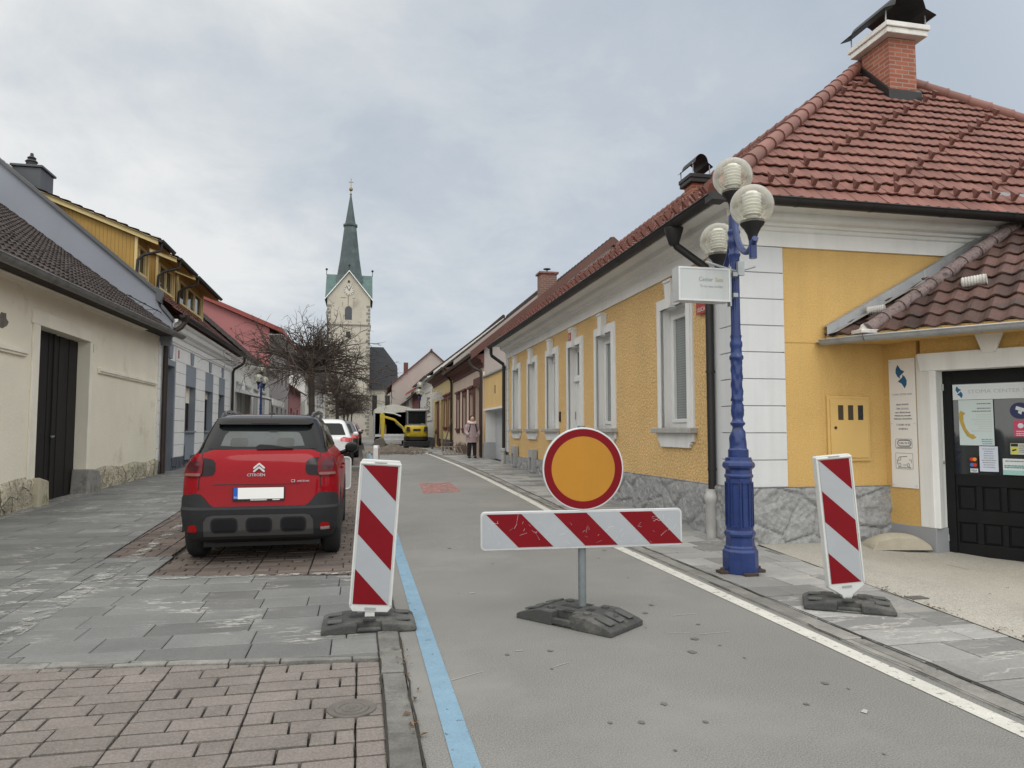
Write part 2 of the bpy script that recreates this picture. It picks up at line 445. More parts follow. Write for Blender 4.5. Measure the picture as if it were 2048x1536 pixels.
def build_ground():
    mb = MB()
    def fn(u, v):
        x = -260 + 520 * u; y = -60 + 460 * (v ** 1.5); return (x, y, gz(x, y) - .06)
    mb.grid(fn, 60, 90); mb.v = [Vector((v.x, v.y, v.z - .22)) for v in mb.v]; mb.build('ground', m_field, kind='structure', recalc=False)
    # bedding under every paved strip
    sheet('pavement_bed', -7.0, .30, -4, 60, -.03, m_soil, nx=8)
    sheet('pavement_bed', 3.12, lambda y: 4.39 + (y - 4.03) * .117, -4, 8.2, -.03, m_soil, nx=4); sheet('pavement_bed', 3.12, 6.0, 8.2, 60, -.03, m_soil, nx=4)
    sheet('road', .282, 3.36, -5, 130, 0.0, m_asph, nx=4, step=.5)
    sheet('road', -9, 12, 60, 104, 0.012, m_asph, nx=6, step=2)
    sheet('white_road_line', lambda y: 3.015 + .0 * y, lambda y: 3.14, -3, 44, .004, m_wline, nx=1, step=.5)
    sheet('blue_road_line', .405, .52, -3, 34, .004, m_bline, nx=1, step=.5)
    # oil spots and tyre scuffs on the asphalt
    rnd = random.Random(5); mb = MB()
    for k in range(30):
        x = rnd.uniform(.7, 2.95); y = rnd.choice([rnd.uniform(2.3, 5), rnd.uniform(2.5, 9)]); r = rnd.choice([.008, .012, .018, .026]) * rnd.uniform(.7, 1.3)
        a = [(x + r * rnd.uniform(.7, 1.2) * math.cos(t * .628), y + 1.3 * r * rnd.uniform(.7, 1.2) * math.sin(t * .628)) for t in range(10)]
        mb.poly([(p[0], p[1], gz(*p) + .004 + k * 1e-5) for p in a])
    mb.build('road_stains', m_asph2, kind='structure', recalc=False)
    mb = MB()
    for (x, y, l, w, a) in ((2.35, 5.15, .22, .007, .1), (2.3, 4.65, .26, .006, .05), (2.1, 4.72, .18, .005, -.1), (1.15, 4.2, .14, .005, .5), (.52, 4.1, .24, .006, .5), (.95, 6.2, .05, .03, .2), (2.5, 3.2, .05, .03, .6), (1.0, 4.55, .05, .012, 0)):
        c, s_ = math.cos(a), math.sin(a)
        mb.poly([(x + u * c - v * s_, y + u * s_ + v * c, .0045) for u, v in ((0, 0), (l, w * .3), (l * 1.05, w), (l * .1, w))])
    mb.build('road_scuffs', m_wfade, kind='structure', recalc=False)
    # worn red square
    mb = MB()
    P = [(1.28, 14.55), (2.06, 14.65), (2.12, 16.75), (1.38, 16.85)]
    def fr(u, v):
        x = (P[0][0] * (1 - u) + P[1][0] * u) * (1 - v) + (P[3][0] * (1 - u) + P[2][0] * u) * v
        y = (P[0][1] * (1 - u) + P[1][1] * u) * (1 - v) + (P[3][1] * (1 - u) + P[2][1] * u) * v
        return (x, y, gz(x, y) + .005)
    mb.grid(fr, 4, 8); mb.build('red_road_paint', m_redp, kind='structure', recalc=False)
    # ---- right pavement: flat edge stones, slate slabs, driveway
    laid('kerb_stones', [(3.20, -3), (3.37, -3), (3.40, 45), (3.23, 45)], m_kerb, .62, [.3], -3, 45, 3.20, 3.42, .010, .004, 3, .003)
    edge = lambda y: 4.37 + (y - 4.03) * .117
    for reg in ([(3.38, -3), (edge(-3), -3), (edge(7.7), 7.7), (3.40, 7.7)], [(3.40, 7.7), (4.80, 7.7), (5.0, 45), (3.42, 45)]): laid('slate_pavement', reg, m_slabR, .36, [.45, .6, .75, .38], -3, 45, 3.38, 5.0, .009, .005, 11, .0025, gapy=.012)
    mb = MB()
    def fd(u, v):
        y = -3 + 11.3 * v; x = edge(y) + .012 + (9.5 - edge(y)) * u
        return (x, y, gz(x, min(y, 8.5)) + .004 - .10 * min(1, max(0, (x - 5.2) / 1.4)) * min(1, max(0, (8.2 - y) / .9)))
    mb.grid(fd, 24, 30); mb.build('driveway', m_drive, kind='structure', recalc=False, smooth=True)
    mb = MB()
    for (x, y, w, d) in ((6.15, 6.72, .62, .30), (4.62, 5.25, .16, .10)):
        zz = -.092 if x > 6 else .004; mb.box(x - w / 2, x + w / 2, y - d / 2, y + d / 2, zz - .01, zz + .007)
    mb.build('driveway_plates', pm('dark_plate', (.10, .095, .09), .7, .2, 9), kind='structure')
    # dirt-filled cracks beside the edge stones
    rnd = random.Random(31); mb = MB()
    for x0, w0 in ((3.205, .010), (3.382, .016), (.286, .013), (.139, .010)):
        y = 1.5; x = x0
        while y < 34:
            l = rnd.uniform(.08, .3); x2 = x0 + rnd.gauss(0, .006 if x0 > 1 else .003); w = w0 * rnd.uniform(.4, 1.5); w2 = w0 * rnd.uniform(.4, 1.5)
            mb.poly([(x - w / 2, y, gz(x, y) + .0135), (x + w / 2, y, gz(x, y) + .0135), (x2 + w2 / 2, y + l, gz(x2, y + l) + .0135), (x2 - w2 / 2, y + l, gz(x2, y + l) + .0135)]); x = x2; y += l
    mb.build('edge_cracks', m_soil, kind='structure', recalc=False)
    # ---- left: brick pavers in front, slate crossing, parking bay, slate pavement
    mod = [[.31, .23], [.20, .34], [.33, .12, .09], [.23, .31], [.14, .25, .15]]
    laid('brick_pavement', [(-6, -2), (.135, -2), (.135, 4.52), (-2.3, 4.87), (-6, 5.3)], m_paver, .147, [.3], -1.0, 5.4, -5.4, .14, .012, .004, 21, .0025, module=mod, chip=.003, gapy=.020)
    laid('slate_border', [(-6, 5.3), (-2.3, 4.87), (.135, 4.52), (.135, 4.63), (-2.3, 4.99), (-6, 5.43)], m_kerb, .5, [.33, .5], 4.3, 5.6, -5.6, .2, .01, .006, 5, .003)
    pl = lambda y: -2.62 - max(0, y - 6) * .045
    for reg in ([(-6, 5.44), (-2.3, 5.0), (-2.3, 6.0), (-6, 6.0)], [(-2.3, 5.0), (.135, 4.64), (.135, 7.28), (-2.0, 7.6), (-2.3, 7.66)], [(-2.62, 6), (-2.3, 6), (-2.3, 8.7), (-2.74, 8.7)], [(-2.3, 7.66), (-2.0, 7.6), (-2.02, 8.7), (-2.3, 8.7)]): laid('slate_crossing', reg, m_slab, .34, [.5, .62, .75, .42], 4.4, 8.8, -6.0, .2, .007, .005, 31, .002, gapy=.010)
    for reg in ([(-5.9, 5.98), (-2.62, 5.98), (pl(16), 16), (-5.9, 16)], [(-5.9, 16), (pl(16), 16), (-3.2, 40), (-6.1, 40)]): laid('slate_pavement', reg, m_slab, .36, [.5, .65, .8, .45], 5.98, 40, -6.3, -2.5, .008, .006, 41, .0025, gapy=.014)
    laid('cobble_strip', [(-5.75, 6), (-5.3, 6), (-5.42, 17), (-5.85, 17)], m_kerb, .11, [.12, .15], 8, 17, -5.9, -5.2, .012, .012, 43, .004)
    laid('parking_bay', [(-1.98, 7.62), (.135, 7.28), (.135, 33), (-2.05, 33)], m_paverD, .147, [.3], 7.2, 33, -2.1, .14, .013, .002, 51, .003, module=mod, chip=.003, gapy=.022)
    laid('parking_bay', [(pl(8.75) + .02, 8.72), (-2.06, 8.72), (-2.06, 33), (-3.05, 33), (pl(16) + .02, 16)], m_paverD, .147, [.3], 8.6, 33, -3.3, -2.0, .013, .002, 52, .003, module=mod, chip=.003, gapy=.022)
    laid('kerb_stones', [(.14, -2), (.285, -2), (.285, 40), (.14, 40)], m_kerbD, .42, [.2], -2, 40, .14, .284, .010, .010, 61, .005, module=[[.145]], chip=.006)
    # worn parking markings: white paint rubbed away in patches
    wp = worn_paint('rubbed_white_paint', (.36, .355, .335), .47, 6, .16)
    xl = lambda y: -2.43 - (y - 5.4) * .022
    sheet('parking_marking', xl, lambda y: xl(y) + .17, 4.95, 8.75, .0125, wp, nx=2, step=.2)
    sheet('parking_marking', xl, lambda y: xl(y) + .13, 8.8, 14, .0105, wp, nx=2, step=.2)
    mb = MB()
    def ft(u, v): x = -2.25 + 2.3 * u; y = 7.50 - .055 * (x + 2.25) - .10 * (1 - v) - .02; return (x, y, gz(x, y) + .0125)
    mb.grid(ft, 12, 1); mb.build('parking_marking', worn_paint('thin_white_paint', (.36, .355, .33), .46, 9, .14), kind='structure', recalc=False)
    # cast manhole cover set into the brick pavement
    mb = MB(); mb.lathe([(.0, .012), (.012, .012), (.014, .008), (.03, .008), (.032, .012), (.05, .012), (.052, .008), (.065, .008), (.067, .012), (.085, .012), (.087, .006), (.115, .010), (.122, .010), (.122, -.02)], 32, (-.02, 3.80, 0), cap=False)
    t = tag(mb.build('manhole_cover', pm('cast_iron', (.115, .105, .095), .7, .25, 9), smooth=True), 'small round ribbed manhole cover set in the brick paving beside the kerb', 'manhole cover')
    # dry leaves along the driveway edge and the left kerb
    mb = MB(); rnd = random.Random(12)
    for k in range(170):
        if k < 110:
            y = rnd.uniform(2.2, 6.0); x = edge(y) + rnd.gauss(.02, .035)
        elif k < 135: y = rnd.uniform(2.6, 5.6); x = rnd.uniform(4.5, 6.5)
        else: y = rnd.uniform(2.3, 5); x = rnd.gauss(.29, .03)
        a = rnd.uniform(0, 6.3); l = rnd.uniform(.008, .03); w = l * rnd.uniform(.2, .5); z = gz(x, y) + .012 - (.1 * min(1, max(0, (x - 5.2) / 1.4)) if x > 5.2 else 0)
        mb.ct = rnd.random()
        mb.poly([(x + l * math.cos(a), y + l * math.sin(a), z), (x - w * math.sin(a), y + w * math.cos(a), z + .012), (x - l * math.cos(a), y - l * math.sin(a), z + .002), (x + w * math.sin(a), y - w * math.cos(a), z + .008)])
    mb.build('leaf_litter', pm('dry_leaf', (.12, .075, .045), .8, .2, 9, tint=.5), kind='stuff', recalc=False)


build_ground()
# ---------------------------------------------------------------- building helpers
m_stucco = pm('yellow_roughcast', (.74, .50, .225), .9, .08, 1.2, .05, 26, grain=.42, gs=34, dirt=(.44, .265, .085, .7), ds=30, dthr=.55)
m_ysmooth = pm('yellow_smooth_plaster', (.60, .39, .14), .85, .08, 1.0, .012, 60, grain=.13, gs=50, streak=.06)
m_quoin = pm('painted_quoin', (.60, .615, .63), .75, .05, 1.5, .003, 40, streak=.07)
m_stone = pm('painted_rubble_stone', (.30, .305, .31), .8, .14, 2.5, .02, 20, grain=.26, gs=22)
m_tile = pm('red_roof_tile', (.19, .083, .066), .75, .18, 1.6, .002, 80, grain=.10, gs=40, tint=.16, dirt=(.12, .055, .045, .5), ds=2.5, dthr=.56)
m_tileold = pm('old_roof_tile', (.085, .046, .038), .8, .25, 3, .004, 60, grain=.25, gs=50, tint=.45, dirt=(.05, .042, .038, .75), ds=4, dthr=.52)
m_tilerim = pm('mossy_ridge_tile', (.19, .145, .14), .85, .2, 6, .005, 60, grain=.35, gs=60, dirt=(.05, .042, .04, .85), ds=16, dthr=.52)
m_tilebrown = pm('dark_brown_tile', (.038, .028, .025), .8, .3, 3, .004, 60, tint=.4, dirt=(.09, .075, .065, .5), ds=5)
m_brick = pm('chimney_brick', (.33, .105, .062), .85, .14, 3, .003, 90, brick=(.25, .075, .012, (.30, .20, .16), (.25, .075, .045)))
m_conc = pm('white_concrete', (.66, .65, .62), .8, .12, 3, .004, 40, dirt=(.3, .28, .25, .6), ds=5, dthr=.58)
m_greystone = pm('grey_stone', (.36, .355, .34), .8, .14, 7, .004, 60, grain=.15)


def tile_roof(mb, org, ud, vd, region, tw=.30, ex=.33, amp=.022, thick=.035, nper=6, pw=1.6, seed=1):
    org = Vector(org); ud = Vector(ud).normalized(); vd = Vector(vd).normalized(); nd = ud.cross(vd).normalized()
    if nd.z < 0: nd = -nd
    rnd = random.Random(seed); region = ccw(region)
    u0 = min(q[0] for q in region); u1 = max(q[0] for q in region); v0 = min(q[1] for q in region); v1 = max(q[1] for q in region)
    def w(u): return amp * (.5 + .5 * math.cos(2 * math.pi * u / tw)) ** pw
    def P(q): return org + ud * q[0] + vd * q[1] + nd * q[2]
    k0 = math.floor(v0 / ex); k1 = math.ceil(v1 / ex); i0 = math.floor(u0 / tw); i1 = math.ceil(u1 / tw)
    du = tw / nper
    for k in range(k0, k1):
        a, b = k * ex, (k + 1) * ex
        for i in range(i0, i1):
            mb.ct = rnd.random(); jz = rnd.uniform(-.004, .004)
            for n in range(nper):
                ua, ub = i * tw + n * du, i * tw + (n + 1) * du
                q = [(ua, a, thick + w(ua) + jz), (ub, a, thick + w(ub) + jz), (ub, b, w(ub) + jz), (ua, b, w(ua) + jz)]
                c = clipconv(q, region)
                if not c: continue
                mb.face([mb.p(*P(t)) for t in c])
                f = [(ua, a, thick + w(ua) + jz), (ub, a, thick + w(ub) + jz), (ub, a, thick + w(ub) * .75 + jz - .016), (ua, a, thick + w(ua) * .75 + jz - .016)]
                m = ((ua + ub) / 2, a + .001)
                if all((B[0] - A[0]) * (m[1] - A[1]) - (B[1] - A[1]) * (m[0] - A[0]) >= -1e-6 for A, B in zip(region, region[1:] + region[:1])):
                    mb.face([mb.p(*P(t)) for t in f])
    # underside sheet closes the roof
    mb.ct = .2; mb.face([mb.p(*P((q[0], q[1], -.04))) for q in region])


def ridge_caps(mb, a, b, r=.12, l=.36, seed=2):
    a = Vector(a); b = Vector(b); L_ = (b - a).length; n = max(1, round(L_ / l)); d = (b - a) / n; rnd = random.Random(seed)
    for i in range(n):
        p = a + d * i; q = p + d * 1.12; mb.ct = rnd.random()
        mb.tube([p, p + d * .08, p + d * .1, q], [r * 1.12, r * 1.12, r * 1.03, r * .92], 12)


def facade(mb, s0, s1, z0, z1, holes, x=0, depth=.3, mi=0, rmi=None):
    """wall face in the plane x, running along y, with openings (s0,s1,z0,z1) and their reveals going to x+depth"""
    rmi = mi if rmi is None else rmi
    ys = sorted({s0, s1, *[h[0] for h in holes], *[h[1] for h in holes]}); zs = sorted({z0, z1, *[h[2] for h in holes], *[h[3] for h in holes]})
    ys = [q for q in ys if s0 <= q <= s1]; zs = [q for q in zs if z0 <= q <= z1]
    for a, b in zip(ys, ys[1:]):
        for c, d in zip(zs, zs[1:]):
            m = ((a + b) / 2, (c + d) / 2)
            if any(h[0] < m[0] < h[1] and h[2] < m[1] < h[3] for h in holes): continue
            mb.poly([(x, a, c), (x, b, c), (x, b, d), (x, a, d)], mi)
    for h in holes:
        a, b, c, d = h[:4]; X = x + depth
        mb.poly([(x, a, c), (X, a, c), (X, a, d), (x, a, d)], rmi); mb.poly([(x, b, c), (X, b, c), (X, b, d), (x, b, d)], rmi)
        mb.poly([(x, a, d), (x, b, d), (X, b, d), (X, a, d)], rmi); mb.poly([(x, a, c), (x, b, c), (X, b, c), (X, a, c)], rmi)


def sweep(mb, prof, path, mi=None):
    """profile [(out, z)] swept along a plan path of (x, y, outx, outy) stations; out vectors already mitred"""
    rows = [[mb.p(px + o * ox, py + o * oy, z) for o, z in prof] for px, py, ox, oy in path]
    n = len(prof)
    for A, B in zip(rows, rows[1:]):
        for i in range(n): mb.face((A[i], A[(i + 1) % n], B[(i + 1) % n], B[i]), mi)
    mb.face(rows[0][::-1], mi); mb.face(rows[-1], mi)


def half_gutter(mb, a, b, r=.075, out=(-1, 0), n=8):
    """half-round gutter from a to b, opening upwards, with joint beads"""
    a = Vector(a); b = Vector(b); d = (b - a).normalized(); o = Vector((out[0], out[1], 0)).normalized()
    A = []; B = []
    for rr in (r, r - .008):
        for k in range(n + 1):
            t = math.pi * k / n
            off = o * (math.cos(t) * rr) - Vector((0, 0, math.sin(t) * rr))
            A.append(mb.p(*(a + off))); B.append(mb.p(*(b + off)))
    m = n + 1
    for k in range(n):
        mb.face((A[k], A[k + 1], B[k + 1], B[k])); mb.face((A[m + k], A[m + k + 1], B[m + k + 1], B[m + k]))
    mb.face((A[0], B[0], B[m], A[m])); mb.face((A[n], B[n], B[m + n], A[m + n]))
    mb.face([A[k] for k in range(n + 1)]); mb.face([B[k] for k in range(n + 1)])
    L_ = (b - a).length
    for j in range(1, max(2, int(L_ / 1.0))):
        c = a + d * (L_ * j / max(2, int(L_ / 1.0)))
        ring = []
        for dd in (-.012, .012):
            ring.append([mb.p(*(c + d * dd + o * (math.cos(math.pi * k / n) * (r + .006)) - Vector((0, 0, math.sin(math.pi * k / n) * (r + .006))))) for k in range(n + 1)])
        for k in range(n): mb.face((ring[0][k], ring[0][k + 1], ring[1][k + 1], ring[1][k]))
    mb.tube([a + o * r, b + o * r], .012, 6)


# ---------------------------------------------------------------- the yellow corner house
def yellow_house():
    T = thing('yellow_house', 'yellow roughcast corner house with white window surrounds, grey stone plinth and red tiled hip roof', 'house', (4.65, 8.14, 0), R(-.5))
    E = 15.0; WX = 9.6
    wins = [(1.36, 2.28), (4.60, 5.50), (8.64, 9.54), (10.80, 11.70), (12.96, 13.84)]
    door = (6.62, 7.54)
    holes = [(a, b, 1.45, 3.30) for a, b in wins] + [(door[0], door[1], .62, 3.30)]
    mb = MB(); facade(mb, .72, 14.62, .60, 3.80, holes, 0, .22, 0, 1)
    for a, b, c, d in holes: mb.box(.23, .25, a - .02, b + .02, c - .02, d + .02, 2)
    mb.box(0.02, WX, E - .02, E, 0, 4.2, 1); mb.poly([(0.05, E - .01, 4.2), (9.3, E - .01, 4.2), (4.6, E - .01, 8.0)], 1)
    mb.box(.4, WX, .4, E - .1, 4.0, 4.2, 1)
    mb.build('street_wall', [m_stucco, m_white, m_dark], T)
    mb = MB(); mb.poly([(.66, 0, .64), (WX, 0, .64), (WX, 0, 3.82), (.66, 0, 3.82)]); mb.poly([(WX, 0, 0), (WX, E, 0), (WX, E, 4), (WX, 0, 4)])
    mb.box(.66, 1.24, -.008, .01, 2.545, 2.56)
    mb.build('side_wall', m_ysmooth, T)
    # quoins: stacked smooth white blocks with open joints, both faces of the corner and the far end
    mb = MB(); z = .705; hh = .342
    while z < 3.75:
        t = min(z + hh - .012, 3.80)
        mb.box(-.022, .66, -.022, .05, z, t); mb.box(-.0221, .05, -.021, .40, z, t)
        mb.box(-.022, .04, 14.66, 15.02, z, t); z += hh
    mb.box(-.012, .02, .40, .73, .70, 3.8)
    mb.build('quoins', m_quoin, T, bevel=.004)
    mb = MB(); mb.box(-.010, .64, -.010, .045, .70, 3.80); mb.box(-.0101, .04, -.0099, .395, .70, 3.80); mb.box(-.010, .03, 14.67, 15.01, .7, 3.8); mb.build('quoin_joints', pm('joint_grey', (.30, .31, .32), .85, .1), T)
    # plinth: rough stone, noisy faces
    mb = MB()
    def relief(s, z, k):
        # rough-hewn stones: a flat-topped bump per stone with chipped, ridged faces and sunk joints
        d0, pts = noise.voronoi(Vector((s * 1.9 + k, z * 2.3, k)))
        joint = min(1, (d0[1] - d0[0]) / .07); v = Vector((s, z, k))
        r1 = 1 - abs(noise.noise(v * 4.5)) * 2; r2 = 1 - abs(noise.noise(v * 11 + Vector((3, 1, 7)))) * 2; r3 = noise.noise(v * 26)
        return .026 + joint * (.014 + .026 * max(0, r1) + .012 * r2 + .006 * r3)
    def rough(u0, u1, zt, face, n=70, nz_=9):
        def fn(u, v):
            s = u0 + (u1 - u0) * u; top = zt(s); z = -.15 + (top + .15) * v
            d = max(.012, relief(s, z, 3.3 if face else 9.1)) if 0 < v < 1 else .04
            return (-d, s, z) if face else (s, -d, z)
        mb.grid(fn, n, nz_)
    rough(-.06, E, lambda s: .705 - .007 * s, True, 620, 30); rough(-.06, 2.16, lambda s: .70, False, 120, 40)
    def cap(pts): mb.poly(pts)
    cap([(-.06, -.06, .70), (2.16, -.06, .70), (2.16, .02, .70), (.0, .02, .70)]); cap([(-.06, -.06, .70), (.0, .02, .70), (.0, E, .60), (-.06, E, .60)])
    mb.build('stone_plinth', m_stone, T, smooth=70, weld=True)
    # cornice on both street fronts
    prof = [(0, 3.78), (.035, 3.78), (.035, 3.97), (.06, 3.985), (.075, 4.02), (.11, 4.03), (.125, 4.06), (.20, 4.075), (.225, 4.10), (.24, 4.17), (.30, 4.19), (.40, 4.20), (.42, 4.24), (0, 4.24)]
    mb = MB(); sweep(mb, prof, [(0, E + .03, -1, 0), (0, 0, -1, -1), (WX, 0, 0, -1)]); mb.build('cornice', m_cornice, T, smooth=25)
    # gutters
    mb = MB(); half_gutter(mb, (-.53, E + .35, 4.23), (-.53, -.5, 4.23), .085, (-1, 0)); half_gutter(mb, (-.5, -.53, 4.23), (WX + .3, -.53, 4.23), .085, (0, -1))
    mb.box(-.615, -.42, -.615, -.42, 4.14, 4.24); mb.build('gutter', m_dark, T, smooth=True)
    # roof
    ap = Vector((4.10, 2.77, 7.92)); ez = 4.24; sl = math.hypot(4.62, 3.68)
    zin = lambda x: ez + (x + .52) * math.tan(R(39))
    mb = MB(); vd = Vector((4.62, 0, 3.70)); L1 = vd.length
    tile_roof(mb, (-.52, 0, ez), (0, 1, 0), vd, [(-.52, 0), (E + .3, 0), (E + .3, L1), (2.77, L1)], .15, .27, .015, .036, 4, 1.3, seed=3)
    vs = Vector((0, 3.29, 3.70)); L2 = vs.length; XE = WX + .9
    tile_roof(mb, (0, -.52, ez), (1, 0, 0), vs, [(-.52, 0), (XE, 0), (4.10, L2)], .15, .27, .015, .036, 4, 1.3, seed=4)
    mb.ct = .4
    mb.face([mb.p(*q) for q in ((XE, -.52, ez), (XE, E + .3, ez), (4.1, E + .3, 7.94), (4.1, 2.77, 7.94))])
    rf = mb.build('roof', m_tile, T, recalc=False)
    mb = MB(); ridge_caps(mb, (-.5, -.5, ez + .05), (4.02, 2.70, 7.95), .10); ridge_caps(mb, (XE, -.5, ez + .04), (4.18, 2.75, 7.96), .10); ridge_caps(mb, (4.10, 2.85, 7.96), (4.10, E + .3, 7.96), .10)
    mb.build('ridge_tiles', pm('ridge_tile_brown', (.185, .082, .065), .6, .16, 2, tint=.15), rf, smooth=True)
    # snow guard tiles: small hooks standing on the courses
    nd = Vector((0, -3.70, 3.29)).normalized(); vn = vs.normalized(); v1 = vd.normalized(); n1 = Vector((-3.70, 0, 4.62)).normalized()
    def guard(mb, u, k, org, ud, vdn, nrm):
        p = Vector(org) + ud * u + vdn * (k * .27 + .02) + nrm * .05
        a, b = ud * .028, ud * -.028
        for q in ((p + a, p + b, p + b + nrm * .10, p + a + nrm * .10), (p + a + nrm * .10, p + b + nrm * .10, p + b + nrm * .085 + vdn * .12, p + a + nrm * .085 + vdn * .12), (p + a, p + a + nrm * .10, p + a + nrm * .085 + vdn * .12, p + a + vdn * .02), (p + b, p + b + nrm * .10, p + b + nrm * .085 + vdn * .12, p + b + vdn * .02)):
            mb.poly([tuple(t) for t in q])
    spots = [(.30 * u, 1) for u in range(0, 30)] + [(.35 * k + 1.55 * j, k) for k in range(2, 17) for j in range(-6, 9)]
    spots = [q for q in spots if q[1] == 1 or -.52 + q[1] * .27 * .95 + .15 < q[0] < XE - q[1] * .27 * 1.27 - .3]
    mb = MB(); guard(mb, 0, 0, (0, 0, 0), Vector((1, 0, 0)), vn, nd); g0 = mb.build('snow_guard', m_tile, rf, recalc=False)
    for n_, (u, k) in enumerate(spots[:100]):
        g = g0 if n_ == 0 else g0.copy()
        if n_: COL.objects.link(g)
        g.location = Vector((u, -.52, ez)) + vn * (k * .27)
    mb = MB()
    for y in range(0, 48): guard(mb, .1 + y * .3, 1, (-.52, 0, ez), Vector((0, 1, 0)), v1, n1)
    for k in range(2, 8):
        for y in range(0, 10): guard(mb, k * .3 + y * 1.5, k, (-.52, 0, ez), Vector((0, 1, 0)), v1, n1)
    mb.build('snow_guard', m_tile, rf, kind='stuff', recalc=False)
    # chimneys
    def chimney(x0, x1, y0, y1, zb, zt, slab, ov):
        c = MB(); c.box(x0, x1, y0, y1, zb, zt); ch = c.build('chimney', m_brick, T)
        c = MB(); c.box(x0 - .13 * ov, x1 + .13 * ov, y0 - .14 * ov, y1 + .14 * ov, zt + .002, zt + .10); c.box(x0 - .16 * ov, x1 + .16 * ov, y0 - .17 * ov, y1 + .17 * ov, zt + .10, zt + .19)
        c.build('slab', slab, ch, bevel=.012)
        c = MB(); w = (x1 - x0) / 2 + .22 * ov * ov; xm = (x0 + x1) / 2; n = 14
        pts = [(-w - .02, .18), (-w * .62, .26)] + [(-w * .62 * math.cos(math.pi * k / n) * .95, .27 + .30 * ov * math.sin(math.pi * k / n)) for k in range(1, n)] + [(w * .62, .26), (w + .02, .18)]
        for (a, b) in zip(pts, pts[1:]):
            A = [(xm + a[0], y0 - .22 * ov, zt + .16 + a[1]), (xm + b[0], y0 - .22 * ov, zt + .16 + b[1]), (xm + b[0], y1 + .25 * ov, zt + .16 + b[1]), (xm + a[0], y1 + .25 * ov, zt + .16 + a[1])]
            c.poly(A); c.poly([(q[0], q[1], q[2] + .012) for q in A])
        cw = c.build('cowl', m_dark, ch)
        c = MB()
        for px in (-w * .8, w * .8):
            for py in (y0 - .1, y1 + .1): c.tube([(xm + px, py, zt + .18), (xm + px, py, zt + .42)], .012, 5)
        c.build('cowl_leg', m_steel, cw)
        return ch
    ch = chimney(3.98, 4.50, 1.90, 2.56, 6.3, 8.05, m_conc, 1)
    mb = MB(); zf = lambda y: ez + (y + .52) * 3.70 / 3.29
    mb.prism([(1.86, zf(1.86) - .1), (2.62, zf(2.62) - .1), (2.62, zf(2.62) + .16), (1.86, zf(1.86) + .2)], 'x', 3.92, 4.56); mb.build('flashing', m_dark, ch)
    chimney(2.42, 2.76, 6.1, 6.5, 6.2, 6.88, m_dark, .6)
    # roof vent near the right edge of the roof
    mb = MB(); y = .62; z = zf(y)
    mb.box(5.62, 6.05, .40, .84, z - .25, z + .12); mb.lathe([(.13, 0), (.13, .16), (.17, .17), (.17, .22), (.12, .27)], 14, (5.83, .60, z + .10)); mb.build('roof_vent', m_dark, T, smooth=True)
    # windows
    def surround(a, b, zb, zt, par, foot):
        c = MB(); w = .17
        for (o, d) in ((w, .03), (w - .045, .05), (w - .075, .035)):
            c.box(-d, .01, a - o, a - .0, zb, zt + .0, skip='+x'); c.box(-d, .01, b, b + o, zb, zt, skip='+x')
            c.box(-d - .001, .01, a - o, b + o, zt, zt + o)
        c.build('surround', m_trim, par, bevel=.004)
        c = MB(); m = (a + b) / 2
        c.prism([(m - .075, zt - .03), (m + .075, zt - .03), (m + .13, zt + .36), (m - .13, zt + .36)], 'x', -.12, .0)
        c.prism([(m - .135, zt + .36), (m + .135, zt + .36), (m + .14, zt + .40), (m - .14, zt + .40)], 'x', -.14, .0)
        return c.build('keystone', m_trim, par, bevel=.006)
    for i, (a, b) in enumerate(wins):
        c = MB(); X = .13
        for (p0, p1, q0, q1) in ((a, b, 1.45, 1.53), (a, b, 3.20, 3.30), (a, a + .08, 1.53, 3.20), (b - .08, b, 1.53, 3.20)): c.box(X, X + .07, p0, p1, q0, q1)
        for (p0, p1, q0, q1) in ((a + .08, b - .08, 1.53, 1.59), (a + .08, b - .08, 3.14, 3.20), (a + .08, a + .14, 1.59, 3.14), (b - .14, b - .08, 1.59, 3.14)): c.box(X - .015, X + .05, p0, p1, q0, q1)
        w = c.build('window', m_trim, T, bevel=.006)
        c = MB(); c.poly([(X + .03, a + .14, 1.59), (X + .03, b - .14, 1.59), (X + .03, b - .14, 3.14), (X + .03, a + .14, 3.14)])
        c.build('pane', m_paneblind, w)
        surround(a, b, 1.45, 3.30, w, 0)
        c = MB(); c.box(-.13, .20, a - .24, b + .24, 1.375, 1.45); c.build('sill', m_greystone, w, bevel=.008)
        c = MB(); m = (a + b) / 2
        c.prism([(a - .17, 1.375), (a - .17, 1.25), (a - .09, 1.25), (a - .09, 1.205), (a - .05, 1.205), (a - .05, 1.16), (b + .05, 1.16), (b + .05, 1.205), (b + .09, 1.205), (b + .09, 1.25), (b + .17, 1.25), (b + .17, 1.375)], 'x', -.045, .0)
        c.build('apron', m_trim, w, bevel=.006)
    a, b = door
    c = MB(); X = .15
    c.box(X, X + .06, a, a + .09, .62, 3.30); c.box(X, X + .06, b - .09, b, .62, 3.30); c.box(X, X + .06, a + .09, b - .09, 3.2, 3.3); c.box(X - .06, X + .06, a + .02, b - .02, 2.52, 2.62); c.box(X - .03, X, a + .02, b - .02, 2.62, 2.66)
    c.box(X + .02, X + .06, a + .09, b - .09, .62, 2.52)
    for z0, z1 in ((.75, 1.3), (1.4, 1.95)): c.box(X + .005, X + .02, a + .2, b - .2, z0, z1)
    d = c.build('front_door', m_trim, T, bevel=.005)
    c = MB(); c.poly([(X + .03, a + .09, 2.62), (X + .03, b - .09, 2.62), (X + .03, b - .09, 3.2), (X + .03, a + .09, 3.2)]); c.poly([(X + .018, a + .28, 2.0), (X + .018, b - .28, 2.0), (X + .018, b - .28, 2.42), (X + .018, a + .28, 2.42)]); c.build('pane', m_glass, d)
    surround(a, b, .62, 3.30, d, 0)
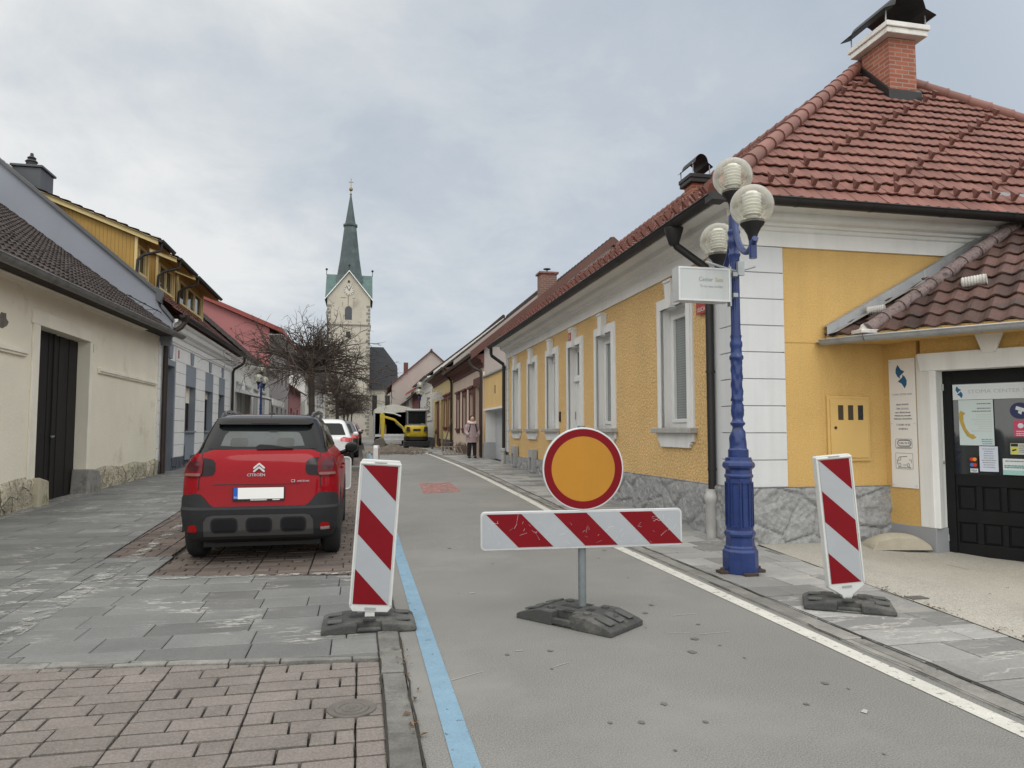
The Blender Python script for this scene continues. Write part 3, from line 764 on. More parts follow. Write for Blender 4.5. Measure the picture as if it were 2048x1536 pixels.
    c = MB(); c.box(-.10, .3, a - .12, b + .12, .25, .62); c.build('doorstep', m_greystone, d, bevel=.01)
    c = MB(); c.box(.12, .24, b - .012, b - .002, 1.66, 1.84); c.box(.14, .22, b - .018, b - .011, 1.76, 1.79); c.build('letterbox', m_steel, d)
    c = MB(); c.box(X - .05, X - .02, a + .13, a + .15, 1.55, 1.62); c.tube([(X - .05, a + .14, 1.6), (X - .05, a + .24, 1.6)], .012, 6); c.build('handle', m_dark, d)
    m = (a + b) / 2
    c = MB(); c.box(-.136, -.122, m - .085, m + .085, 3.42, 3.60); n = c.build('house_number', pm('enamel_red', (.36, .035, .03), .35, .1), T)
    text('number', '13', .13, (-.138, m + .065, 3.455), (0, -1, 0), (0, 0, 1), m_trim, n)
    # cellar vents
    for s in (10.9, 13.35):
        c = MB(); g = gz(4.7, 8.14 + s); z0 = g + .08
        for (p0, p1, q0, q1) in ((s - .24, s + .24, z0 + .34, z0 + .56), (s - .24, s - .13, z0, z0 + .34), (s + .13, s + .24, z0, z0 + .34), (s - .24, s + .24, z0 - .06, z0)): c.box(-.16, -.02, p0, p1, q0, q1)
        v = c.build('cellar_vent', pm('grey_render', (.34, .345, .35), .85, .12), T, bevel=.005); c = MB(); c.box(-.10, -.09, s - .13, s + .13, z0, z0 + .34); c.build('mesh', m_black, v)
    # intercom beside the third window
    c = MB(); c.box(-.03, 0, 8.30, 8.38, 1.62, 1.86); c.box(-.035, -.03, 8.315, 8.365, 1.64, 1.76); c.build('intercom', m_dark, T)
    # downpipes
    c = MB()
    c.tube([(-.50, .72, 4.15), (-.50, .72, 4.02), (-.46, .72, 3.92), (-.10, .60, 3.62), (-.075, .57, 3.5), (-.075, .57, .62)], .052, 10)
    c.lathe([(.055, 0), (.07, .02), (.13, .22), (.13, .24)], 12, (-.5, .72, 3.93)); dp = c.build('downpipe', m_dark, T, smooth=True)
    for z in (.9, 2.2, 3.3): c = MB(); c.lathe([(.06, -.015), (.06, .015)], 10, (-.075, .57, z)); c.box(-.03, .01, .56, .58, z - .01, z + .01); c.build('bracket', m_dark, dp)
    c = MB(); c.lathe([(.075, -.2), (.075, .42), (.09, .44), (.09, .52), (.075, .54), (.075, .60)], 14, (-.09, .57, .04)); c.build('standpipe', m_zinc2, dp, smooth=True)
    c = MB(); g = gz(4.7, 23.2)
    c.tube([(-.52, 15.12, 4.15), (-.52, 15.12, 4.0), (-.5, 15.12, 3.9), (-.12, 15.05, 3.62), (-.10, 15.05, 3.5), (-.10, 15.05, g + .5)], .055, 10); dp = c.build('downpipe', m_dark, T, smooth=True)
    c = MB(); c.lathe([(.08, -.2), (.08, .40), (.10, .42), (.10, .50), (.07, .52)], 14, (-.11, 15.05, g)); c.build('standpipe', m_zinc2, dp, smooth=True)
    # meter box on the side wall
    c = MB(); c.box(1.24, 1.86, -.03, .0, 1.02, 1.86); c.box(1.275, 1.825, -.045, -.03, 1.06, 1.82); mbx = c.build('meter_box', m_ysmooth2, T, bevel=.005)
    c = MB()
    for k in range(3): c.box(1.385 + k * .145, 1.46 + k * .145, -.048, -.044, 1.55, 1.74)
    c.build('peephole', m_glass, mbx); c = MB(); c.lathe([(.018, 0), (.018, .012)], 10, (0, 0, 0)); c.v = [Vector((q.x + 1.34, -.046 - q.z, q.y + 1.45)) for q in c.v]; c.build('lock', m_dark, mbx)
    return T


m_paneblind = pm('blind_behind_glass', (.20, .225, .225), .08, .12, 1, spec=.9, wave=None)
m_zinc2 = pm('cast_iron_grey', (.42, .42, .41), .6, .16, 6, streak=.2)
m_ysmooth2 = pm('yellow_meter_door', (.58, .385, .135), .5, .06, 2)


def add_blind(m):
    """horizontal slats of a closed blind seen through the glass"""
    nt = m.node_tree; N = nt.nodes; L = nt.links; b = N['Principled BSDF']
    tc = N.new('ShaderNodeTexCoord'); w = N.new('ShaderNodeTexWave'); w.bands_direction = 'Z'; w.inputs['Scale'].default_value = 8; L.new(tc.outputs['Object'], w.inputs['Vector'])
    mp = N.new('ShaderNodeMapRange'); mp.inputs[3].default_value = .8; mp.inputs[4].default_value = 1.1; L.new(w.outputs['Fac'], mp.inputs[0])
    s = N.new('ShaderNodeVectorMath'); s.operation = 'SCALE'; src = b.inputs['Base Color'].links[0].from_socket
    L.new(src, s.inputs[0]); L.new(mp.outputs[0], s.inputs['Scale']); L.new(s.outputs[0], b.inputs['Base Color'])


add_blind(m_paneblind)
yellow_house()

# street sign on the corner, just under the light box
c = MB(); c.box(-.03, -.012, 8.14 + .62, 8.14 + 1.0, 3.03, 3.21)
c.v = [Vector((q.x + 4.65 - .015, q.y, q.z)) for q in c.v]
ss = tag(c.build('street_sign', pm('enamel_red', (.36, .035, .03), .35, .1)), 'red enamel street name plate with white letters beside the first window of the yellow house', 'street sign')
text('lettering', 'ULICA', .085, (4.603, 8.14 + .97, 3.06), (0, -1, 0), (0, 0, 1), m_trim, ss)
# ---------------------------------------------------------------- the low annex with the practice door
def annex():
    A = Vector((6.77, 8.07, 0)); B = Vector((6.891, 7.482, 0))
    uA = Vector((.2017, -.9794, 0)); nA = Vector((.9794, .2017, 0)); uB = Vector((.5137, -.858, 0)); nB = Vector((.858, .5137, 0))
    def fr(o, u, n):
        M = Matrix((u, n, Vector((0, 0, 1)))).transposed().to_4x4(); M.translation = o - A; return M
    FA = fr(A, uA, nA); FB = fr(B, uB, nB)
    T = thing('annex_building', 'low yellow annex with an old tiled roof, zinc gutter and black panelled entrance door', 'annex', A)
    gz0 = -.12
    # wall pieces: yellow field, grey base, white surround
    mb = MB(); mb.M = FA; mb.box(-.25, .42, .0, .3, .22, 2.62); mb.M = FB; mb.box(-.12, 6, .05, .4, 2.36, 2.75); mb.box(1.35, 6, .02, .4, .2, 2.4)
    mb.build('wall', m_ysmooth, T)
    mb = MB(); mb.M = FA; mb.box(-.06, .612, -.012, .28, gz0 - .1, .22); mb.M = FB; mb.box(1.09, 6, -.012, .3, gz0 - .1, .2); mb.build('base', pm('grey_base_render', (.27, .28, .30), .8, .08, 2, .003, 60), T, bevel=.006)
    mb = MB(); mb.M = FA; mb.box(.42, .603, -.016, .26, .222, 2.36)
    mb.M = FB; mb.box(-.008, .062, -.005, .26, .222, 2.15); mb.prism([(-.11, 2.15), (1.30, 2.15), (1.30, 2.37), (-.14, 2.37)], 'y', -.022, .3); mb.box(1.10, 1.30, -.022, .26, .2, 2.148)
    mb.prism([(.575, 2.33), (.705, 2.33), (.79, 2.56), (.50, 2.56)], 'y', -.07, .0)
    mb.build('door_surround', m_trim, T, bevel=.006)
    # door
    mb = MB(); mb.M = FB; d = .22
    mb.box(.062, .17, d - .02, d + .05, gz0, 2.15); mb.box(1.0, 1.09, d - .02, d + .05, gz0, 2.15); mb.box(.17, 1.0, d - .02, d + .05, 1.985, 2.15)
    mb.box(.17, 1.0, d, d + .05, .74, .885); mb.box(.17, 1.0, d, d + .05, .30, .45); mb.box(.17, 1.0, d, d + .05, gz0, .05)
    for a, b in ((.17, .195), (.385, .45), (.64, .70), (.90, 1.0)): mb.box(a, b, d, d + .05, .05, .30); mb.box(a, b, d, d + .05, .45, .74)
    mb.box(.17, 1.0, d + .03, d + .045, .05, .74)
    for a, b in ((.215, .365), (.47, .62), (.72, .88)):
        for z0, z1 in ((.07, .28), (.47, .72)): mb.box(a, b, d + .012, d + .032, z0, z1)
    dr = mb.build('entrance_door', m_blackwood, T, bevel=.006)
    mb = MB(); mb.M = FB; mb.box(.17, 1.0, d + .012, d + .02, .885, 1.985); mb.build('pane', m_glass, dr)
    mb = MB(); mb.M = FB
    for z in (.1, 1.95): mb.tube([(.08, d - .03, z - .04), (.08, d - .03, z + .04)], .012, 6)
    mb.tube([(.05, d - .06, 1.02), (.085, d - .06, 1.02)], .018, 8); mb.build('hinge', m_steel, dr)
    # signs and papers behind the glass: flat sheets at their real size
    PAPER = pm('paper_white', (.62, .66, .68), .6, .03); INK = pm('ink_grey', (.16, .17, .19), .6, .05); INKB = pm('logo_blue', (.015, .10, .23), .5, .08); LT = pm('ink_light', (.42, .43, .45), .6, .03)
    def FBp(s, z, o): return FB @ Vector((s, o, z))
    def sheet_(nm, s0, s1, z0, z1, m, par, o=d - .004, F=FB, t=.003):
        q = MB(); q.M = F; q.box(s0, s1, o - t, o, z0, z1); return q.build(nm, m, par)
    def lines(par, s0, s1, zs, h, m, o, F=FB, seed=1, al='L'):
        rnd = random.Random(seed); q = MB(); q.M = F
        for z in zs:
            l = (s1 - s0) * rnd.uniform(.6, 1); a = s0 if al == 'L' else (s1 - l if al == 'R' else (s0 + s1 - l) / 2); x = a
            while x < a + l:
                w = rnd.uniform(.008, .028); q.box(x, min(x + w, a + l), o - .001, o, z, z + h); x += w + .004
        return q.build('print', m, par)
    def logo(par, cx, cz, s, F, o):
        q = MB(); q.M = F
        for sg in (1, -1):
            pts = [(-.30, 1.0), (-.02, .58), (.32, .40), (.10, .22), (-.12, .05), (-.10, -.16), (-.34, .02), (-.50, .34), (-.48, .66)]
            P = [(cx + sg * x * s, cz + sg * z * s) for x, z in pts]
            q.poly([(x, o, z) for x, z in P])
        return q.build('emblem', INKB, par)
    band = sheet_('name_board', .185, .985, 1.79, 1.975, PAPER, T, d - .02)
    logo(band, .255, 1.882, .075, FB, d - .0245)
    text('lettering', 'STOMA CENTER SANA', .062, FBp(.345, 1.865, d - .024), uB, (0, 0, 1), LT, band, sx=1.18)
    o = d - .012
    ps = sheet_('poster', .24, .60, 1.235, 1.785, pm('poster_pale', (.52, .60, .60), .5, .03), T, o)
    q = MB(); q.M = FB
    path = [(.285, 1.64), (.262, 1.60), (.268, 1.52), (.295, 1.43), (.335, 1.36), (.38, 1.335), (.40, 1.35)]
    q.tube([(a, o - .012, b) for a, b in path], [.03, .027, .02, .019, .022, .03, .028], 8); q.v = [FB @ Vector(((FB.inverted() @ v).x, o - .0035 + ((FB.inverted() @ v).y - (o - .012)) * .05, (FB.inverted() @ v).z)) for v in q.v]
    q.build('phone_picture', pm('picture_ochre', (.42, .29, .06), .6, .15, 9), ps)
    lines(ps, .37, .58, [1.73, 1.675, 1.64], .012, INK, o - .0035, seed=3, al='R'); lines(ps, .36, .58, [1.60 - .028 * k for k in range(8)], .006, LT, o - .0035, seed=4, al='R')
    lines(ps, .42, .58, [1.30, 1.275, 1.25], .012, pm('print_teal', (.10, .30, .38), .6, .1), o - .0035, seed=8, al='R')
    p2 = sheet_('notice', .44, .63, .925, 1.225, pm('paper_bluish', (.55, .60, .70), .6, .03), T, o); lines(p2, .46, .61, [1.19 - .027 * k for k in range(9)], .007, INK, o - .0035, seed=5, al='C')
    cards = MB(); cards.M = FB; cards.box(.335, .425, o - .003, o, .905, 1.10); cs = cards.build('card_sticker', m_black, T)
    q = MB(); q.M = FB
    for i, (a, b, z) in enumerate(((.358, 1.067, 0), (.388, 1.067, 1), (.358, 1.00, 2), (.388, 1.00, 0))):
        q.cur = z; q.poly([(a + .022 * math.cos(t * math.pi / 8), o - .004 - i * .0002, b + .022 * math.sin(t * math.pi / 8)) for t in range(16)])
    q.cur = 3; q.box(.34, .42, o - .005, o - .0032, .91, .955)
    q.build('card_circles', [pm('card_red', (.55, .03, .02), .5, 0), pm('card_orange', (.75, .25, .02), .5, 0), pm('card_blue', (.03, .16, .45), .5, 0), PAPER], cs)
    text('lettering', 'VISA', .042, FBp(.348, .918, o - .006), uB, (0, 0, 1), pm('visa_ink', (.01, .02, .10), .5, 0), cs, sx=.75)
    q = MB(); q.M = FB; q.poly([(.86 + .095 * math.cos(t * math.pi / 14), o - .002, 1.645 + .095 * math.sin(t * math.pi / 14)) for t in range(28)])
    st = q.build('camera_sticker', pm('sticker_navy', (.012, .02, .085), .4, .05), T); q = MB(); q.M = FB; q.prism([(.82, 1.66), (.90, 1.63), (.91, 1.67), (.83, 1.70)], 'y', o - .004, o - .0025); q.prism([(.845, 1.62), (.875, 1.60), (.885, 1.635), (.85, 1.645)], 'y', o - .004, o - .0025); q.build('print', PAPER, st)
    pk = sheet_('pink_sticker', .80, .97, 1.345, 1.53, pm('sticker_pink', (.52, .05, .13), .5, .04), T, o); q = MB(); q.M = FB; q.poly([(.865 + .03 * math.cos(t * math.pi / 8), o - .004, 1.47 + .03 * math.sin(t * math.pi / 8)) for t in range(16)]); q.build('print', PAPER, pk); lines(pk, .82, .95, [1.40, 1.375, 1.355], .01, PAPER, o - .0036, seed=6)
    yl = sheet_('alarm_sticker', .755, .98, 1.135, 1.265, pm('sticker_grey', (.50, .52, .46), .5, .04), T, o); q = MB(); q.M = FB; q.cur = 0; q.box(.76, .83, o - .0045, o - .0032, 1.14, 1.225); q.cur = 1; q.box(.76, .83, o - .0045, o - .0032, 1.228, 1.26); q.prism([(.775, 1.17), (.815, 1.185), (.812, 1.20), (.77, 1.19)], 'y', o - .0055, o - .0046); q.build('print', [pm('sticker_yellow', (.58, .55, .08), .5, 0), m_black], yl); lines(yl, .84, .97, [1.24, 1.22, 1.20, 1.18, 1.16], .007, INK, o - .0036, seed=7)
    wh = sheet_('leaflet', .675, .98, .895, 1.085, PAPER, T, o - .006); lines(wh, .70, .9, [1.05], .012, INK, o - .0095, seed=2); lines(wh, .69, .97, [.995, .975], .014, pm('print_green', (.06, .25, .24), .6, 0), o - .0095, seed=9); q = MB(); q.M = FB; q.box(.676, .979, o - .0105, o - .0092, .896, .95); q.build('print', pm('leaflet_teal', (.30, .52, .50), .6, .05), wh)
    # the tall information board on the yellow wall
    bd_ = MB(); bd_.M = FA; bd_.box(.035, .405, -.014, -.002, .685, 2.335); board = bd_.build('information_board', pm('board_white', (.74, .74, .735), .45, .03, 1), T, bevel=.003)
    q = MB(); q.M = FA
    for s in (.06, .38):
        for z in (.72, 1.5, 2.30): q.lathe([(.009, 0), (.009, .004)], 8, (s, -.02, z))
    q.build('screw', m_steel, board)
    logo(board, .215, 2.105, .155, FA, -.0155)
    FAp = lambda s, z: FA @ Vector((s, -.0155, z))
    text('lettering', 'STOMA CENTER SANA', .036, FAp(.22, 1.865, ), uA, (0, 0, 1), LT, board, align='CENTER', sx=.78)
    for sx_, sz, h, t in ((.22, 1.735, .032, 'NASA PRAKSA'), (.22, 1.68, .036, 'TIM Z.D.O.O.'), (.22, 1.635, .030, 'cesta 1, 3206 Stara Slovenija'), (.22, 1.595, .028, 'Medicinska sestra, zobna tehnika'), (.22, 1.555, .028, 'Mladinska ulica 2, Slovenska Bistrica'), (.22, 1.475, .036, 'T: 03 881 49 60'), (.22, 1.425, .034, 'info@mk.si')):
        text('lettering', t, h, FAp(sx_, sz), uA, (0, 0, 1), INK, board, align='CENTER', sx=.62 if len(t) > 20 else .85)
    def outline(s0, s1, z0, z1, w, rad):
        q = MB(); q.M = FA; P = []
        for (cx, cz, a0) in ((s1 - rad, z1 - rad, 0), (s0 + rad, z1 - rad, 90), (s0 + rad, z0 + rad, 180), (s1 - rad, z0 + rad, 270)):
            for k in range(4): a = R(a0 + 30 * k); P.append((cx + rad * math.cos(a), -.016, cz + rad * math.sin(a)))
        q.tube(P + P[:1], w, 4, cap=False); return q.build('outline', INK, board)
    outline(.105, .335, 1.185, 1.305, .0025, .02); outline(.135, .32, 1.215, 1.29, .006, .035)
    text('lettering', '+386 70 70', .042, FAp(.228, 1.238), uA, (0, 0, 1), INK, board, align='CENTER', sx=.78)
    text('lettering', 'ZOBOZDRAVSTVENI NASVETI', .016, FAp(.22, 1.192), uA, (0, 0, 1), INK, board, align='CENTER', sx=.9)
    outline(.10, .34, .925, 1.125, .002, .01)
    q = MB(); q.M = FA; q.tube([(.125, -.016, .985), (.125, -.016, 1.03), (.15, -.016, 1.075), (.26, -.016, 1.085)], .004, 4); q.tube([(.17, -.016, 1.075), (.17, -.016, 1.035), (.135, -.016, 1.03)], .003, 4); q.tube([(.20, -.016, .975), (.26, -.016, .975)], .003, 4)
    for s in (.155, .275): q.tube([(s + .017 * math.cos(t * .7), -.016, .975 + .022 * math.sin(t * .7)) for t in range(10)], .003, 4)
    q.tube([(.295, -.016, 1.05), (.30, -.016, 1.03)], .004, 4); q.tube([(.315, -.016, 1.05), (.32, -.016, 1.02), (.315, -.016, 1.0)], .003, 4); q.build('van_drawing', INK, board)
    text('lettering', 'BREZPLACNA VOZNJA', .020, FAp(.22, .937), uA, (0, 0, 1), INK, board, align='CENTER', sx=.9)
    # roof
    E0 = Vector((5.9, 8.10, 2.60)); E1 = Vector((6.115, 7.594, 2.60)); h = Vector((1, .08, .60)); d2 = Vector((.5707, -.8211, 0)); fw_ = Vector((1, -.035, .545))
    def plane(mb, o, ud, other, region3, **k):
        ud = ud.normalized(); v = (other - ud * other.dot(ud)).normalized()
        reg = [((q - o).dot(ud), (q - o).dot(v)) for q in region3]
        tile_roof(mb, o - A, ud, v, reg, **k)
    FT = E0 + fw_ * 2.75; HT = E1 + h * 2.75
    mb = MB(); plane(mb, E0, (E1 - E0), fw_, [E0, E1, HT, FT], tw=.21, ex=.30, amp=.045, thick=.03, pw=1.0, seed=5)
    plane(mb, E1, d2, h, [E1, E1 + d2 * 6, E1 + d2 * 6 + h * 4, E1 + h * 4], tw=.21, ex=.30, amp=.045, thick=.03, pw=1.0, seed=6)
    rf = mb.build('roof', m_tileold, T, recalc=False)
    mb = MB(); ridge_caps(mb, E1 - A + Vector((.0, 0, .05)), HT - A + Vector((0, 0, .10)) + h * .6, .085, .31); mb.build('ridge_tiles', m_tilerim, rf, smooth=True)
    mb = MB(); mb.M = Matrix.Translation(E1 - A)
    mb.lathe([(.0, .12), (.03, .10), (.05, .05), (.11, .03), (.13, .0)], 10, (-.03, .03, .02), cap=False); mb.box(-.16, .12, -.1, .1, .0, .05); mb.build('hip_end_cap', pm('worn_white_mortar', (.55, .53, .50), .9, .25, 12, .01, 30), rf, smooth=True, bevel=.01)
    mb = MB()
    q0 = E0 + Vector((-.02, -.02, .02)); q1 = E0 + fw_ * 2.6
    mb.face([mb.p(*(p - A)) for p in (q0 + Vector((0, -.035, 0)), q1 + Vector((0, -.035, 0)), q1 + Vector((0, -.035, .16)), q0 + Vector((0, -.035, .13)))])
    mb.face([mb.p(*(p - A)) for p in (q0 + Vector((0, -.035, .13)), q1 + Vector((0, -.035, .16)), q1 + Vector((0, .03, .175)), q0 + Vector((0, .03, .145)))])
    mb.face([mb.p(*(p - A)) for p in (q0 + Vector((0, -.035, .03)), q1 + Vector((0, -.035, .03)), q1 + Vector((.05, -.20, .06)), q0 + Vector((.05, -.16, .05)))])
    r1 = E0 + fw_ * 1.45; mb.tube([r1 - A + Vector((0, -.045, .02)), r1 - A + Vector((0, -.04, .17))], .012, 5)
    mb.build('flashing', m_zinc, T)
    mb = MB(); mb.M = Matrix.Translation(E1 - A + h * 2.75)
    mb.box(-.5, .6, .1, .45, -.02, .42); mb.build('valley_flashing', m_zinc, T)
    # two ribbed clay vent pieces lying on the tiles
    for nm, p, s in (('tile_vent', E1 + h * .9 + d2 * .55 + Vector((0, 0, .10)), 1.0), ('tile_vent', E0 + fw_ * .55 + Vector((.05, -.18, .07)), .8)):
        q = MB(); q.M = Matrix.Translation(p - A) @ Matrix.Rotation(R(-52), 4, 'Z') @ Matrix.Rotation(R(-4), 4, 'Y')
        rs = []
        for k in range(9): rs += [.062 * s, .07 * s]
        q.tube([(-.13 * s + .26 * s * k / (len(rs) - 1), 0, 0) for k in range(len(rs))], rs, 12); q.build(nm, pm('pale_clay', (.50, .49, .47), .85, .15, 8), T, smooth=50)
    # eave: fascia, soffit and the zinc gutter, in two straight lengths
    mb = MB(); o1 = Vector((-.92, -.39, 0)) * .06; o2 = Vector((-.8211, -.5707, 0)) * .06
    G = Vector((0, 0, -.03))
    half_gutter(mb, E0 - A + o1 * 1.6 + G, E1 - A + o2 * 1.6 + G, .07, (-.92, -.39)); half_gutter(mb, E1 - A + o2 * 1.6 + G, E1 + d2 * 6 - A + o2 * 1.6 + G + Vector((0, 0, .0)), .07, (-.8211, -.5707))
    mb.lathe([(.0, -.005), (.07, 0), (.07, .01)], 12, (0, 0, 0), cap=False); mb.v[-36:] = [v + (E0 - A + o1 * 1.6 + Vector((0, 0, -.06))) for v in mb.v[-36:]]
    mb.build('gutter', m_zinc, T, smooth=True)
    mb = MB(); S = [E0 - A, E1 - A, E1 + d2 * 6 - A, Vector((5, -2.2, 2.6)), Vector((2.2, -.0, 2.6)), Vector((0.0, .03, 2.6))]
    mb.face([mb.p(q.x, q.y, 2.545) for q in S])
    for p, q in ((S[0], S[1]), (S[1], S[2])):
        mb.face([mb.p(p.x, p.y, 2.545), mb.p(q.x, q.y, 2.545), mb.p(q.x, q.y, 2.63), mb.p(p.x, p.y, 2.63)])
    mb.build('soffit', m_ysmooth, T)
    return T


annex()
# worn half-round stone at the foot of the wall
mb = MB()
def _gs(u, v):
    a = math.pi * u; r = .36; return (r * math.cos(a) * 1.0, -.16 + .30 * v, (.19 * math.sin(a) ** .9) * (1 - .25 * (2 * v - 1) ** 2))
mb.grid(_gs, 20, 6); mb.poly([_gs(k / 20, 0) for k in range(21)]); mb.poly([_gs(k / 20, 1) for k in range(21)])
o = mb.build('guard_stone', pm('sandstone', (.40, .365, .29), .9, .15, 5, .006, 50, grain=.2), smooth=50)
o.location = (6.52, 7.72, -.04); o.rotation_euler = (0, 0, R(-12))
tag(o, 'low half-round sandstone guard stone at the foot of the wall beside the black door', 'guard stone')
# ---------------------------------------------------------------- roadworks: beacons and barrier sign
m_sred = pm('reflective_red', (.165, .004, .009), .55, .10, 4, grain=.08, gs=300, spec=.15, dirt=(.30, .10, .10, .3), ds=18, dthr=.68)
m_swhite = pm('reflective_white', (.33, .35, .375), .42, .06, 3, .0006, 400, grain=.05, gs=320, dirt=(.36, .37, .39, .6), ds=9, dthr=.64)
m_sorange = pm('reflective_orange', (.40, .18, .012), .55, .06, 3, .0012, 150, grain=.07, gs=260, streak=.08)
m_plastic = pm('white_plastic', (.55, .56, .55), .5, .06, 4, dirt=(.36, .35, .33, .7), ds=10, dthr=.60)
m_alu = pm('aluminium_edge', (.55, .56, .57), .4, .08, 9, metal=.5)
m_rpole = pm('post_steel', (.19, .215, .225), .5, .14, 9, metal=.4, dirt=(.12, .13, .13, .5), ds=20)


def rubber_base(T, l=.66, w=.42, h=.072, rounded=True, pole=False):
    """flat recycled-rubber foot with bevelled ends, sockets and a carrying notch"""
    mb = MB(); a, b = l / 2, w / 2; e = .17 if not pole else .2
    def bar(x0, x1, y0, y1, hh):
        mb.prism([(x0, 0), (x1, 0), (x1, hh * .35 if x1 >= a - .01 else hh), (x1 - (e if x1 >= a - .01 else 0), hh), (x0 + (e if x0 <= -a + .01 else 0), hh), (x0, hh * .35 if x0 <= -a + .01 else hh)], 'y', y0, y1)
    n = .085
    mb2 = MB()
    prof = [(-a, .0), (a, .0), (a, .035), (a - .03, .05), (a - e, h), (-a + e, h), (-a + .03, .05), (-a, .035)]
    mb.prism(prof, 'y', -b + n, b - n)
    for sg in (-1, 1):
        y0, y1 = sorted((sg * (b - n), sg * b))
        mb.prism([(-a, 0), (-n, 0), (-n, h * .98), (-a + e, h * .98), (-a + .03, .05), (-a, .035)], 'y', y0, y1)
        mb.prism([(n, 0), (a, 0), (a, .035), (a - .03, .05), (a - e, h * .98), (n, h * .98)], 'y', y0, y1)
        mb.box(-n, n, min(y0, sg * (b - .04)), max(y0, sg * (b - .04)), 0.012, h * .55)
    o = mb.build('rubber_foot', m_rubber, T, bevel=.016 if rounded else .008, seg=3)
    mb = MB()
    for x in (-.11, .11):
        mb.box(x - .03, x + .03, -.03, .03, h, h + .0015)
    for x, y in ((0, -.12), (0, .12), (-.02, .0)): mb.box(x - .045, x + .045, y - .028, y + .028, h, h + .0012)
    mb.build('socket', m_black, o)
    mb = MB()
    for sg in (-1, 1):
        for y in (-.1, .1) if not pole else (-.13, 0, .13):
            mb.prism([(sg * (a - .04), .062), (sg * (a - e + .03), h - .012), (sg * (a - e + .03), h + .006), (sg * (a - .04), .072)], 'y', y - .035, y + .035)
    mb.build('grip_pad', m_rubber2, o, bevel=.004)
    if pole:
        mb = MB()
        for x in (-.16, .16):
            for y in (-.12, .12): mb.lathe([(.03, 0), (.03, .012), (.022, .016)], 12, (x, y, h))
        mb.build('knob', m_rubber, o, smooth=True)
    return o


m_rubber2 = pm('rubber_pad', (.08, .082, .08), .8, .25, 8, grain=.3, gs=160)


def stripe_poly(mb, w, h, z0, y, period, bandh, off, mi):
    """red 45-degree bands descending to the right over a w x h face (seen from -y)"""
    rect = [(-w / 2, 0), (w / 2, 0), (w / 2, h), (-w / 2, h)]
    for k in range(-3, 6):
        top = h - off - k * period
        q = [(-w / 2, top - bandh), (w / 2, top - bandh - w), (w / 2, top - w), (-w / 2, top)]
        c = clipconv(q, rect)
        if c: mb.poly([(x, y, z0 + z) for x, z in c], mi)


def beacon(loc, rz, lean, label, base_rz, taper=False, h0=.16, s=1.0, grp='striped traffic beacons'):
    T = thing('traffic_beacon', label, 'traffic beacon', loc, rz, grp)
    b = rubber_base(T); b.rotation_euler = (0, 0, base_rz)
    Rm = Matrix.Rotation(lean, 4, 'Y') @ Matrix.Scale(s, 4)
    w, H = .255, 1.0
    z0 = h0
    mb = MB(); mb.M = Rm
    out = [(-.125, z0 - .055), (.125, z0 - .055), (.152, z0 - .02), (.152, z0 + H + .01), (.135, z0 + H + .042), (-.135, z0 + H + .042), (-.152, z0 + H + .01), (-.152, z0 - .02)]
    if taper: out = [(-.04, z0 - .12), (.04, z0 - .12), (.045, z0 - .10), (.15, z0 - .03), (.152, z0 + H + .02), (.14, z0 + H + .035), (-.14, z0 + H + .035), (-.152, z0 + H + .02), (-.15, z0 - .03), (-.045, z0 - .10)]
    mb.prism(out, 'y', -.026, .034)
    for sg in (-1, 1): mb.box(sg * .138, sg * .152, -.036, -.024, z0 - .01, z0 + H + .02)
    mb.box(-.152, .152, -.036, -.024, z0 + H + .004, z0 + H + .022)
    fr = mb.build('frame', m_plastic, T, bevel=.010)
    mb = MB(); mb.M = Rm; mb.box(-.045, .045, -.039, -.034, z0 + H + .018, z0 + H + .026); mb.box(-.04, .04, -.03, -.026, z0 - .04, z0 - .022); mb.build('slot', pm('slot_grey', (.3, .31, .31), .6, .1), fr)
    mb = MB(); mb.M = Rm; mb.box(-.035, .035, -.02, .02, .02, z0 - .04); mb.build('foot_tongue', m_plastic, fr, bevel=.004)
    mb = MB(); mb.M = Rm; mb.box(-w / 2, w / 2, -.031, -.027, z0, z0 + H, 0); stripe_poly(mb, w, H, z0, -.0318, .5, .25, .25 - .5 + .0, 1)
    mb.build('striped_face', [m_swhite, m_sred], T)
    return T


beacon((.085, 5.36, gz(.085, 5.36)), R(-4), R(3.6), 'red and white striped beacon on the kerb behind the red car, leaning slightly right', R(4))
beacon((3.84, 5.10, .006), R(-9), R(-4.5), 'striped beacon leaning left on the slate pavement between blue lamp post and black door', R(-24), True, .20, .985)
beacon((.235, 10.2, gz(.2, 10.2)), R(84), R(1.0), 'striped beacon turned edge-on, only its white top showing above the beacon by the red car', R(0), False, .15, .98)


